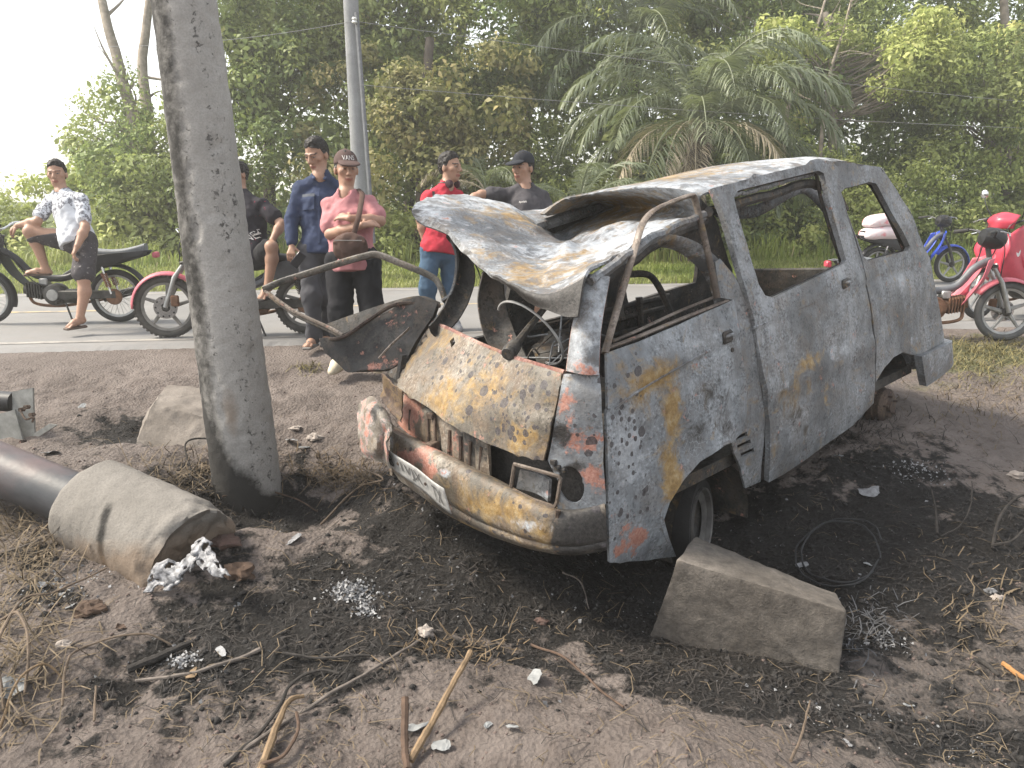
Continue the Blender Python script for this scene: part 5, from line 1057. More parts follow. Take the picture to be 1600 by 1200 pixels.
    if not bare:
        for s in (-1, 1):
            shell('leg_shield', [[(hx+.05, s*.05, hz-.10), (hx+.02, s*.12, hz-.14), (hx-.05, s*.16, hz-.16)], [(hx-.02, s*.06, hz-.30), (hx-.06, s*.15, hz-.34), (hx-.12, s*.20, hz-.36)], [(hx-.16, s*.06, hz-.50), (hx-.2, s*.13, hz-.56), (hx-.24, s*.16, hz-.58)]], shield or GRYF, o)
        if scooter:
            shell('front_apron', [[(hx+.10, s, hz-.02-.3*abs(s)) for s in (-.14, -.06, .06, .14)], [(hx+.15, s*1.25, hz-.2-.1*abs(s)) for s in (-.16, -.06, .06, .16)], [(hx+.13, s, hz-.38) for s in (-.13, -.05, .05, .13)], [(hx+.08, s, hz-.55) for s in (-.06, -.02, .02, .06)]], shield, o)
            for sx_ in (-1, 1): MB().tube(cr([(hx-.06, sx_*.2, hz+.09), (hx+.1, sx_*.12, hz+.02), (hx+.06, sx_*.07, hz-.25)], 12), .005, 5).build('brake_cable', BLK, o)
            hl = patch(np.array([[(hx-.02, -.15, hz+.14), (hx+.02, 0, hz+.17), (hx-.02, .15, hz+.14)], [(hx+.05, -.16, hz+.08), (hx+.12, 0, hz+.10), (hx+.05, .16, hz+.08)], [(hx+.04, -.13, hz-.0), (hx+.12, 0, hz-.0), (hx+.04, .13, hz-.0)]]), 12, 14); solidify(MB().grid(hl).build('headlamp_cowl', shield, o), .006, 0)
            for s in (-1, 1): shell('side_fairing', [[(hx+.13, s*.10, hz-.10), (hx+.03, s*.17, hz+.0), (hx-.08, s*.17, hz+.04), (hx-.16, s*.14, hz-.02)], [(hx+.16, s*.13, hz-.24), (hx+.05, s*.175, hz-.22), (hx-.12, s*.175, hz-.22), (hx-.22, s*.18, hz-.22)], [(hx+.12, s*.10, hz-.44), (hx+.0, s*.18, hz-.46), (hx-.18, s*.18, hz-.48), (hx-.30, s*.15, hz-.46)], [(hx+.02, s*.06, hz-.58), (hx-.1, s*.12, hz-.62), (hx-.24, s*.13, hz-.63), (hx-.34, s*.11, hz-.60)]], shield, o)
            MB().lathe([(0, .0), (.07, .0), (.075, -.02)], (hx+.125, 0, hz-.12), (1, 0, .1), 18).build('headlamp', CHR, o)
            for k, (yy, zz2, a, b) in enumerate(((.13, -.22, .035, .07), (.15, -.36, .03, .03), (.12, -.46, .035, .018), (.17, -.28, .03, .02))):
                for s in (-1, 1): MB().lathe([(0, .004), (1, .004), (1.05, 0)], (0, 0, 0), (0, 0, 1), 14).add(np.zeros((0, 3)), []).build('sticker', WHITEP if k != 2 else plain('yellow_sticker', (.5, .42, .03), .4), o).matrix_local = Matrix.Translation((hx-.02-.05*k, s*(.178+.0*k), hz+zz2))@Matrix.Rotation(-s*math.pi/2*.95, 4, 'X')@Matrix.Diagonal((a, b, .5, 1))
        elif cover:
            MB().lathe([(0, .11), (.05, .11), (.085, .08), (.10, .02), (.095, -.05), (.075, -.10), (0, -.12)], (hx+.03, 0, hz+.03), (1, 0, -.15), 20).build('headlamp_cover', BLK, o)
            MB().tube(cr([(hx+.05, .11, hz+.10), (hx+.12, .10, hz-.05), (hx+.05, .09, hz-.20), (hx-.02, .08, hz-.3)], 12), .006, 5).build('brake_cable', BLK, o)
    if bare: MB().lathe([(0, .03), (.05, .03), (.07, .0), (.06, -.05), (0, -.08)], (hx+.1, 0, hz-.08), (1, 0, 0), 16).build('headlamp', CHR, o)
    MB().tube(cr([(hx, -.1, hz+.05), (hx+.1, -.1, hz-.05), (wb-.12, -.07, r+.25), (wb-.03, -.06, r+.05)], 16), .005, 5).build('brake_cable', BLK, o)
    MB().tube(cr([(hx-.02, .05, hz), (hx-.08, .04, .7), (ex+.2, .05, .45), (ex+.05, .08, .4)], 16), .006, 5).build('cable', BLK, o)
    MB().box((ex+.10, 0, .43), (.045, .05, .04), bev=.012).build('carburettor', ALUM, o)
    if mirror:
        for s in (-1, 1):
            MB().tube(cr([(hx-.03, s*.16, hz+.10), (hx+.02, s*.22, hz+.24), (hx-.0, s*.26, hz+.32)], 10), .006, 6).build('mirror_stem', BLK, o); MB().lathe([(0, .012), (.04, .01), (.048, 0), (.03, -.02), (0, -.03)], (hx, s*.27, hz+.36), (-1, 0, .1), 14).build('mirror', CHR, o)
    return o
def rz(px, py): return WZ(px, py, ROADZ)
def dirb(p, ang, wb): return np.asarray(p)+wb*np.array([math.cos(math.radians(ang)), math.sin(math.radians(ang)), 0])
GB = 'motorcycles stopped along the road'
pr_ = rz(188, 503); bikeA = bike('stripped black motorcycle with thin spoked wheels at the left edge', pr_, dirb(pr_, 186, 1.3), GB, wb=1.30, r=.277, mag=False, bare=True, disc=False, body=BLK, seat=SEATM)
pf = rz(266, 527); bikeB = bike('motorcycle with a pink front fender half hidden by the leaning pole', dirb(pf, 11, 1.25), pf, GB, wb=1.25, r=.288, tyre=DUST, fend=PINKF, body=GRYF, shield=GRYF, engine=RENG, front_h=-.02, spoke=plain('dusty_alloy', (.20, .19, .175), .7))
pf = on_ground(1564, 533); pr_ = dirb(pf, 174, 1.24); pr_[2] = G(pr_[0], pr_[1])
bikeC = bike('pink-fendered motorcycle with grey frame nearest behind the van', pr_, pf, GB, fend=PINKF, body=GRYF, shield=PINKF, engine=RENG, cover=True, seat=SEATM, tyre=plain('worn_tyre', (.10, .10, .098), .9))
pf = rz(1526, 498); bikeD = bike('glossy red motorcycle with white stickers at the right edge', dirb(pf, 24, 1.24), pf, GB, fend=REDF, body=REDF, shield=REDF, scooter=True, mirror=True, front_h=.03)
pf = rz(1482, 441); bikeE = bike('blue-fendered motorcycle parked farthest off, loaded with sacks', dirb(pf, 186, 1.24), pf, GB, fend=BLUF, body=BLK, shield=BLUF, disc=False, cover=True)
# sacks on the blue motorcycle
sp = dirb(pf, 186, 1.24)+np.array([.05, 0, 0])
SACK = NT('woven_sack', .75, .25); SACK.base(SACK.mix(SACK.ramp(SACK.noise(5, 4), [(.52, 0.), (.6, .8)]), (.62, .53, .54), (.62, .17, .19))); SACK.bump(SACK.noise(90, 2), .3, .003)
for i, (z0, lb) in enumerate(((.80, 'lower pink and white rice sack stacked on the blue motorcycle'), (.98, 'upper pink and white rice sack stacked on the blue motorcycle'))):
    u = np.linspace(0, np.pi, 18); v = np.linspace(0, 2*np.pi, 28, endpoint=False); U, Vv = np.meshgrid(u, v, indexing='ij')
    sg = lambda a, e: np.sign(a)*np.abs(a)**e
    Gk = np.stack([.36*sg(np.cos(U), .6), .22*sg(np.sin(U), .6)*sg(np.cos(Vv), .7), .105*sg(np.sin(U), .7)*sg(np.sin(Vv), .8)], -1); Gk += (.012*fbm(Gk*9, 3, i))[..., None]*np.array([0, 1, 1]); Gk[..., 2] -= .05*(Gk[..., 0]/.36)**2
    o = MB().grid(Gk, wrap=True).build('rice_sack', SACK.mat, None); o.location = (sp[0]+.03*i, sp[1], sp[2]+z0); o.rotation_euler = (0, 0, math.radians(6)); tag(o, lb, 'sack', 'sacks on the blue motorcycle')
# ================================================================ people (one continuous body surface each, grown from a distance field)
class Sdf:
    def __init__(s, lo, hi, h):
        s.lo = np.asarray(lo, float); s.h = h; s.n = np.ceil((np.asarray(hi)-s.lo)/h).astype(int)+1; s.d = np.full(s.n, 1., np.float32)
    def _box(s, lo, hi, m):
        a = np.maximum(0, np.floor((lo-m-s.lo)/s.h).astype(int)); b = np.minimum(s.n, np.ceil((hi+m-s.lo)/s.h).astype(int)+1); sl = tuple(slice(x, y) for x, y in zip(a, b))
        ax = [s.lo[i]+s.h*np.arange(a[i], b[i]) for i in range(3)]
        return sl, np.stack(np.meshgrid(*ax, indexing='ij'), -1)
    def put(s, sl, q, k, sub=False):
        d = s.d[sl]
        if sub: s.d[sl] = np.maximum(d, -q) if k <= 0 else -s._smin(-d, q, k)
        else: s.d[sl] = s._smin(d, q, k)
        return s
    @staticmethod
    def _smin(a, b, k):
        if k <= 0: return np.minimum(a, b)
        h = np.clip(.5+.5*(b-a)/k, 0, 1); return b*(1-h)+a*h-k*h*(1-h)
    def cap(s, a, b, ra, rb=None, k=.02, sub=False):
        a = np.asarray(a, float); b = np.asarray(b, float); rb = ra if rb is None else rb; m = max(ra, rb)+k+.05
        sl, P = s._box(np.minimum(a, b), np.maximum(a, b), m)
        if P.size == 0: return s
        ab = b-a; t = np.clip(((P-a)@ab)/(ab@ab+1e-12), 0, 1); q = np.linalg.norm(P-a-t[..., None]*ab, axis=-1)-(ra+(rb-ra)*t); return s.put(sl, q, k, sub)
    def ell(s, c, r, R=None, k=.02, sub=False):
        c = np.asarray(c, float); r = np.asarray(r, float); m = r.max()+k+.05; sl, P = s._box(c, c, m)
        if P.size == 0: return s
        p = P-c
        if R is not None: p = p@R
        l = np.linalg.norm(p/r, axis=-1); g = np.linalg.norm(p/(r*r), axis=-1)+1e-9; return s.put(sl, l*(l-1)/g, k, sub)
    def chain(s, pts, rs, k=.02):
        for i in range(len(pts)-1): s.cap(pts[i], pts[i+1], rs[i], rs[i+1], k)
        return s
    def wrinkle(s, amp, sc, seed=0, st=2):
        m = np.argwhere(np.abs(s.d) < .022); s.d[tuple(m.T)] += (amp*fbm((s.lo+s.h*m)*sc, 2, seed)).astype(np.float32); return s
    def cut(s, p, n, rng_=None):
        """remove what lies on the +n side of the plane"""
        v = nrm(n); p = np.asarray(p, float); a = [((s.lo[i]+s.h*np.arange(s.n[i])-p[i])*v[i]).astype(np.float32) for i in range(3)]
        np.maximum(s.d, a[0][:, None, None]+a[1][None, :, None]+a[2][None, None, :], out=s.d); return s
    def mesh(s):
        d = s.d; g = d < 0; nx, ny, nz = d.shape
        c = np.zeros((nx-1, ny-1, nz-1), np.uint8)
        for i in (0, 1):
            for j in (0, 1):
                for k in (0, 1): c += g[i:nx-1+i, j:ny-1+j, k:nz-1+k]
        act = (c > 0) & (c < 8); idx = np.argwhere(act); vid = np.full(act.shape, -1, np.int64); vid[act] = np.arange(len(idx))
        pos = np.zeros((len(idx), 3)); cnt = np.zeros(len(idx)); cor = [(i, j, k) for i in (0, 1) for j in (0, 1) for k in (0, 1)]
        for a in cor:
            for ax in range(3):
                if a[ax]: continue
                b = list(a); b[ax] = 1; d0 = d[tuple((idx+a).T)]; d1 = d[tuple((idx+b).T)]; m = (d0 < 0) != (d1 < 0); t = d0[m]/(d0[m]-d1[m]); q = np.tile(np.array(a, float), (m.sum(), 1)); q[:, ax] = t; pos[m] += q; cnt[m] += 1
        V = s.lo+s.h*(idx+pos/cnt[:, None]); Fs = []
        for ax in range(3):
            a = [slice(None)]*3; b = [slice(None)]*3; a[ax] = slice(0, -1); b[ax] = slice(1, None); o1, o2 = [(1, 2), (2, 0), (0, 1)][ax]
            e = g[tuple(a)] != g[tuple(b)]; I_ = np.argwhere(e); I_ = I_[(I_[:, o1] > 0) & (I_[:, o2] > 0) & (I_[:, o1] < d.shape[o1]-1) & (I_[:, o2] < d.shape[o2]-1)]
            u = np.zeros(3, int); w = np.zeros(3, int); u[o1] = 1; w[o2] = 1
            q = np.stack([vid[tuple((I_-u-w).T)], vid[tuple((I_-w).T)], vid[tuple(I_.T)], vid[tuple((I_-u).T)]], 1); fl = ~g[tuple(I_.T)]; q[fl] = q[fl][:, ::-1]; Fs.append(q)
        F = np.concatenate(Fs); F = F[(F >= 0).all(1)]; return V, F
def col_mat(name, rough=.6, sss=0):
    m = NT(name, rough, .35); c = m.attr('col', 'Color'); m.base(m.mix(m.ramp(m.noise(60, 4), [(.35, .0), (.7, .12)]), c, (.02, .01, .01), 'MIX')); m.bump(m.noise(160, 3), .12, .002); return m.mat
SKINM = col_mat('skin', .5)
def cloth(name, c, rough=.85, pat=None):
    if name in MATS: return MATS[name]
    m = NT(name, rough, .2); x = m.ramp(m.noise(16, 4), [(.3, tuple(v*.85 for v in c)), (.7, tuple(min(1, v*1.1) for v in c))])
    if pat: x = pat(m, x)
    m.base(x); m.bump(m.noise(220, 2), .25, .002); MATS[name] = m.mat; return m.mat
def frame(yaw, pitch=0., roll=0.):
    """columns: right (subject's left is -), forward, up; yaw 0 looks at the camera, + turns towards picture right"""
    f = np.array([math.sin(yaw), -math.cos(yaw), 0]); r = np.array([-f[1], f[0], 0])*-1.; r = np.cross(f, [0, 0, 1.]); u = np.array([0, 0, 1.])
    f2 = f*math.cos(pitch)-u*math.sin(pitch); u2 = u*math.cos(pitch)+f*math.sin(pitch); r2 = r*math.cos(roll)+u2*math.sin(roll); u3 = np.cross(r2, f2); return np.stack([r2, f2, u3], 1)
def hand(S, wr, dirv, palmn, side_, curl=.5, sc=1., th=1):
    """palm, four fingers of different length with knuckle bends and a thumb from the side of the palm"""
    d = nrm(dirv); n = nrm(np.asarray(palmn)-d*(np.asarray(palmn)@d)); s_ = np.cross(d, n)*side_
    for w in (-.028, -.009, .009, .026): S.cap(wr, wr+d*.085*sc+s_*w*sc, .018*sc, .0125*sc, .012)
    for w, L_ in ((-.029, .060), (-.010, .073), (.010, .078), (.029, .070)):
        a = wr+d*.085*sc+s_*w*sc; cu = curl; p = a
        for seg, fr_ in ((.45, .6), (.32, 1.), (.23, 1.)):
            ang = cu*(1+.6*fr_); dd = nrm(d*math.cos(ang)+n*math.sin(ang)); q = p+dd*L_*seg*sc*1.05; S.cap(p, q, .0088*sc, .0076*sc, .004); p = q; cu += curl*.55
    a = wr+d*.028*sc+s_*.030*sc*th; b = a+(d*.6+s_*.75*th+n*.25)*.038*sc; c_ = b+(d*.85+s_*.25*th+n*.35)*.030*sc; S.cap(a, b, .013*sc, .0105*sc, .008); S.cap(b, c_, .0105*sc, .0085*sc, .004)
def person(label, D, jt, yaw, hyaw, hpitch, height, build=1., skin=(.34, .175, .105), hair='short', cap=None, shirt=None, pants=None, shoes=None, extra=None, hroll=0.):
    J = {k: W(v[0], v[1], D+(v[2] if len(v) > 2 else 0)) for k, v in jt.items()}
    J['neck'] = J['neck']+np.array([0, 0, -.035]); _m = (J['shl']+J['shr'])/2
    for q in ('shl', 'shr'): J[q] = J[q]+nrm(_m-J[q])*.035+np.array([0, 0, -.035])
    pm = FPX/D; hs = height/(.262*pm)                       # head size from its picture height (chin to crown)
    HC = J['head']; B = frame(yaw); H = frame(hyaw, hpitch, hroll); fw, rt, up = B[:, 1], B[:, 0], B[:, 2]
    allp = np.array(list(J.values())); lo = allp.min(0)-.20; hi = allp.max(0)+.20; foot = np.array([allp[:, 0].mean(), allp[:, 1].mean(), ROADZ])
    S = Sdf(lo, hi, .0068)
    ne, sl_, sr_, hl_, hr_ = J['neck'], J['shl'], J['shr'], J['hipl'], J['hipr']; pel = (hl_+hr_)/2; shm = (sl_+sr_)/2; spine = shm-pel; Lt = np.linalg.norm(spine); ua = nrm(spine)
    bw = build; axw = nrm(sr_-sl_); fwd = nrm(fw-ua*(fw@ua)); axw = nrm(np.cross(fwd, ua)); RB = np.stack([axw, fwd, ua], 1)
    sw = max(np.linalg.norm(sr_-sl_), .30)
    def torso(S, g=0., kk=.06):
        S.ell(pel+ua*.02, (.155*bw+g, .115*bw+g, .13+g), RB, kk); S.ell(pel+ua*Lt*.38, (.142*bw+g, .108*bw+g, .16+g), RB, kk); S.ell(pel+ua*Lt*.70+fwd*.005, (.158*bw+g, .112*bw+g, .17+g), RB, kk)
        S.cap(sl_, sr_, .044*bw+g*.5, .044*bw+g*.5, kk*.6); S.cap(sl_*.55+sr_*.45, ne+ua*.0, .06+g*.8, .048+g*.55, .05); S.cap(sl_*.45+sr_*.55, ne, .06+g*.8, .048+g*.55, .05)
        for q_ in (sl_, sr_): S.cap(q_, ne-ua*.01, .036*bw+g*.8, .044+g*.55, .03)
    torso(S); S.cap(ne-ua*.03, HC-H[:, 2]*.055*hs-H[:, 1]*.012, .056*hs**.5, .050*hs**.5, .03)
    # head
    def hp(x, y, z): return HC+H@np.array([x, y, z])*hs
    S.ell(hp(0, -.012, .035), np.array([.074, .093, .088])*hs, H, .01); S.ell(hp(0, .012, -.030), np.array([.062, .076, .090])*hs, H, .03); S.ell(hp(0, .050, -.090), np.array([.034, .028, .026])*hs, H, .03)
    for s in (-1, 1): S.ell(hp(s*.043, .052, -.018), np.array([.022, .022, .020])*hs, H, .02); S.ell(hp(s*.078, -.008, -.012), np.array([.010, .020, .032])*hs, H, .006); S.cap(hp(s*.012, .088, .020), hp(s*.046, .076, .022), .009*hs, .007*hs, .012)
    for s in (-1, 1): S.ell(hp(s*.032, .095, .002), np.array([.019, .014, .011])*hs, H, .010, True)
    S.cap(hp(0, .086, .012), hp(0, .106, -.030), .009*hs, .015*hs, .012)
    for s in (-1, 1): S.ell(hp(s*.013, .098, -.035), np.array([.010, .011, .009])*hs, H, .006); S.ell(hp(s*.032, .078, .002), np.array([.012, .013, .011])*hs, H, .004)
    S.ell(hp(0, .083, -.063), np.array([.026, .016, .0075])*hs, H, .006); S.ell(hp(0, .081, -.076), np.array([.022, .015, .008])*hs, H, .006)
    # limbs
    for q in ('l', 'r'):
        sh, el, wr = J['sh'+q], J['el'+q], J['wr'+q]; S.chain([sh, (sh+el)/2+.0*ua, el], [.046*bw, .047*bw, .040], .02); S.chain([el, el*.65+wr*.35, wr], [.041, .043*bw**.5, .026], .02)
        if 'ha'+q in J: hand(S, wr, J['ha'+q]-wr, jt.get('pn'+q+'_', -fwd) if False else (J['pal'+q]-wr if 'pal'+q in J else -ua*.3-fwd*.5), 1 if q == 'l' else -1, jt_c.get(q, .45) if (jt_c := (extra or {}).get('curl', {})) is not None else .45, 1.0)
        h_, kn, an = J['hip'+q], J['kn'+q], J['an'+q]; S.chain([h_, h_*.6+kn*.4, kn], [.088*bw, .076*bw, .056], .04); bk = nrm(an-kn); cv = nrm(-fwd-bk*(-fwd@bk)); S.chain([kn, kn*.68+an*.32+cv*.018, an], [.055, .056*bw**.5, .034], .025)
        if 'to'+q in J:
            to = J['to'+q]; S.chain([an+np.array([0, 0, -.035]), an*.5+to*.5+np.array([0, 0, -.012]), to], [.034, .034, .024], .02); S.cap(an-nrm(to-an)*.03+np.array([0, 0, -.05]), an, .03, .03, .02)
            sd = nrm(np.cross(to-an, [0, 0, 1.]))
            for k in range(5): S.cap(to-sd*(k-2)*.015-nrm(to-an)*.02, to-sd*(k-2)*.017+nrm(to-an)*(.022-.004*abs(k-(1 if q == 'l' else 3))), .0105, .009, .004)
    V, F = S.mesh()
    # colouring of the skin surface: lips, brows, eyes
    L_ = ((V-HC)@H)/hs; c = np.tile(np.array(skin), (len(V), 1)); c *= (1+.10*fbm(V*9, 3, 3))[:, None]
    fr_ = (L_[:, 1] > .045)
    lip = fr_ & (np.abs(L_[:, 0]) < .027) & (np.abs(L_[:, 2]+.069) < .010); c[lip] = np.array(skin)*np.array([.75, .52, .55])
    brow = fr_ & (np.abs(np.abs(L_[:, 0])-.032) < .021) & (np.abs(L_[:, 2]-.0245) < .0042); c[brow] = (.05, .03, .024)
    eye = fr_ & (np.abs(np.abs(L_[:, 0])-.032) < .0125) & (np.abs(L_[:, 2]-.002) < .0045); c[eye] = (.22, .16, .13)
    iris = eye & (np.abs(np.abs(L_[:, 0])-.032) < .006); c[iris] = (.03, .02, .018)
    scalp = (np.linalg.norm(L_, axis=1) < .2) & (L_[:, 2] > np.interp(L_[:, 1], [-.12, -.06, -.03, -.012, .012, .03, .05, .10], [-.055, -.055, -.03, .01, .0, .045, .068, .078])+.004); 
    if hair: c[scalp] = (.02, .016, .014)
    root = mesh('person', V-foot, F, SKINM, attrs={'col': c}); root.location = foot; tag(root, label, 'person')
    def sub(name, S2, mat, parent=root, attrs=None):
        V2, F2 = S2.mesh(); V2 = V2-foot; return mesh(name, V2, F2, mat, parent, attrs=attrs(V2+foot) if attrs else None)
    if hair:
        S2 = Sdf(HC-.17*hs, HC+.17*hs, .005); S2.ell(hp(0, -.013, .037), np.array([.0765, .0965, .0935])*hs, H, 0); S2.ell(hp(0, .022, .085), np.array([.056, .046, .040])*hs, H, .02); S2.ell(hp(0, -.035, .0), np.array([.070, .068, .085])*hs, H, .02); S2.wrinkle(.007, 60, 4)
        sl, P = S2._box(S2.lo, S2.lo+S2.h*(S2.n-1), 0); Lq = ((P-HC)@H)/hs; fr2 = .9+.0*Lq[..., 0]
        lim = np.interp(Lq[..., 1], [-.12, -.06, -.03, -.012, .012, .03, .05, .10], [-.055, -.055, -.03, .01, .0, .045, .068, .078])-.012*np.clip(np.abs(Lq[..., 0])/.06, 0, 1)*(Lq[..., 1] > .04); S2.d = np.maximum(S2.d, ((lim-Lq[..., 2])*hs).astype(np.float32))
        sub('hair', S2, cloth('black_hair', (.018, .015, .014), .55))
    if cap:
        r0 = HC-.24*hs; S2 = Sdf(r0, HC+.24*hs, .006); S2.ell(hp(0, -.012, .046), np.array([.084, .104, .092])*hs, H, 0); S2.cut(hp(0, 0, .034), H@np.array([0, .12, -1])); bc = hp(0, .085, .042); S2.ell(hp(0, .105, .040), np.array([.078, .085, .016])*hs, H@np.array([[1, 0, 0], [0, math.cos(.22), math.sin(.22)], [0, -math.sin(.22), math.cos(.22)]]), .008); S2.ell(hp(0, -.01, .138), np.array([.008, .008, .006])*hs, H, .004)
        S2.ell(hp(0, .015, -.02), np.array([.074, .09, .063])*hs, H, .0, True)
        co = sub('cap', S2, cap[0])
        if len(cap) > 1:
            TV, TF = text_geo(cap[1]); w_, h_ = cap[2]; xs = (TV[:, 0]-.5)*w_; zs = .078+(TV[:, 1]-.5)*h_
            yy = -.012+.104*np.sqrt(np.clip(1-(xs/.084)**2-((zs-.046)/.092)**2, 0, 1))+.004; Pt = HC+np.stack([-xs, yy, zs], 1)*hs@H.T; mesh('cap_lettering', Pt-foot, TF, plain('white_print', (.62, .60, .58), .7), co, smooth=False)
    g = .018
    def shirt_geo(sleeve, hem, loose, collar=0):
        S2 = Sdf(lo, hi, .0085); torso(S2, g+loose*.7, .05)
        S2.cap(pel+ua*.02, pel-ua*hem, .13*bw+loose, .14*bw+loose, .08) if hem > 0 else None
        for q in ('l', 'r'):
            sh, el, wr = J['sh'+q], J['el'+q], J['wr'+q]
            if sleeve <= 1: e = sh*(1-sleeve)+el*sleeve; S2.chain([sh, e], [.051*bw+loose*.4, .057*bw+loose*.9], .025)
            else: S2.chain([sh, el, el*.12+wr*.88], [.052*bw+loose*.4, .050+loose*.6, .040+loose*.4], .03)
        S2.wrinkle(.010, 9, 7); S2.wrinkle(.006, 24, 8)
        # neck opening and hem
        S2.cap(ne-ua*.018+fwd*.020, ne*.3+HC*.7, .060, .070, .006, True); S2.cut(pel-ua*hem, -ua); return S2
    if shirt:
        so_ = sub('shirt', shirt_geo(shirt['sleeve'], shirt['hem'], shirt.get('loose', .008)), shirt['mat'], attrs=shirt.get('attrs', lambda V: {})(J) if False else None)
        if shirt.get('deco'): shirt['deco'](so_, J, RB, pel, ua, fwd, axw, Lt, foot, bw, sub, lo, hi, ne, HC)
    if pants:
        S2 = Sdf(lo, hi, .0085); w_ = pants.get('loose', .014); S2.ell(pel, (.158*bw+w_, .12*bw+w_, .13), RB, .04)
        for q in ('l', 'r'):
            h_, kn, an = J['hip'+q], J['kn'+q], J['an'+q]
            if pants['len'] <= 1: e = h_*(1-pants['len'])+kn*pants['len']; S2.chain([h_, e], [.093*bw+w_, .078*bw+w_*1.5], .05)
            else: S2.chain([h_, kn, an+np.array([0, 0, .01])], [.092*bw+w_, .068+w_*1.1, .052+w_*1.2], .045)
        S2.wrinkle(.010, 9, 17); S2.wrinkle(.005, 26, 18); S2.cut(pel+ua*.11, ua); sub('trousers' if pants['len'] > 1 else 'shorts', S2, pants['mat'])
    if shoes:
        for q in ('l', 'r'):
            if 'to'+q not in J: continue
            to, an = J['to'+q], J['an'+q]; dr = nrm((to-an)*np.array([1, 1, .0 if shoes[0] != 'tilt' else 1])); he = an-dr*.035; z0 = min(to[2], an[2]-.05)-.026
            a = np.array([he[0], he[1], to[2]-.02 if shoes[0] == 'sandal' else to[2]]); b_ = to+dr*.03
            if shoes[0] == 'sandal':
                S2 = Sdf(np.minimum(a, b_)-.1, np.maximum(a, b_)+.1, .006); sd = np.cross(dr, [0, 0, 1.])
                for k in np.linspace(-.028, .028, 5): S2.cap(a+sd*k*.8, b_+sd*k-np.array([0, 0, .022]), .012, .012, .01)
                f_ = sub('sandal', S2, shoes[1]); S3 = Sdf(np.minimum(a, b_)-.1, np.maximum(a, b_)+.1, .006); m_ = a*.35+b_*.65
                if len(shoes) > 2:
                    for k in np.linspace(-.5, .5, 4): S3.cap(m_+dr*k*.05-sd*.040+[0, 0, 0], m_+dr*k*.05+[0, 0, .035], .008, .008, .006); S3.cap(m_+dr*k*.05+sd*.040, m_+dr*k*.05+[0, 0, .035], .008, .008, .006)
                else:
                    for s in (-1, 1): S3.cap(m_+sd*s*.042-dr*.05+[0, 0, .005], b_-dr*.04+[0, 0, .018], .007, .006, .004)
                sub('strap', S3, shoes[1], f_)
            else:
                S2 = Sdf(np.minimum(an, to)-.14, np.maximum(an, to)+.14, .007); S2.chain([an+np.array([0, 0, -.03]), an*.5+to*.5+[0, 0, .0], to+dr*.01], [.050, .050, .040], .03); S2.cap(he+[0, 0, -.045], to+dr*.03+[0, 0, -.01], .034, .034, .02); S2.cut([0, 0, min(to[2]-.028, 9)], (0, 0, -1)); sub('shoe', S2, shoes[1])
    return root, dict(J=J, RB=RB, pel=pel, ua=ua, fwd=fwd, axw=axw, Lt=Lt, foot=foot, HC=HC, H=H, hs=hs, ne=ne, lo=lo, hi=hi, bw=bw)
def drape(txt, mat, par, I, u0, u1, v0, v1, name='print', rot=0.):
    """flat print laid on the front of the torso; u across (-1..1 of chest), v up (0 pelvis..1 shoulder)"""
    TV, TF = text_geo(txt) if isinstance(txt, str) else txt; c, s = math.cos(rot), math.sin(rot); u = u0+(u1-u0)*TV[:, 0]; v = v0+(v1-v0)*TV[:, 1]
    um, vm = (u0+u1)/2, (v0+v1)/2; u, v = um+(u-um)*c-(v-vm)*s*I['Lt']/.17, vm+(u-um)*s*.17/I['Lt']+(v-vm)*c
    ob = bpy.data.objects[par.name]; bpy.context.view_layer.update(); from mathutils.bvhtree import BVHTree
    me = par.data; bvh = BVHTree.FromPolygons([v_.co[:] for v_ in me.vertices], [p.vertices[:] for p in me.polygons]); Pn = []
    for a, b in zip(u, v):
        o = I['pel']+I['ua']*b*I['Lt']+-I['axw']*a*.17+I['fwd']*.6-I['foot']; h = bvh.ray_cast(Vector(o), Vector(-I['fwd'])); Pn.append((np.array(h[0]) if h[0] else o-I['fwd']*.45)+I['fwd']*.004)
    return mesh(name, np.array(Pn), TF, mat, par, smooth=False)
GP = 'onlookers at the roadside'
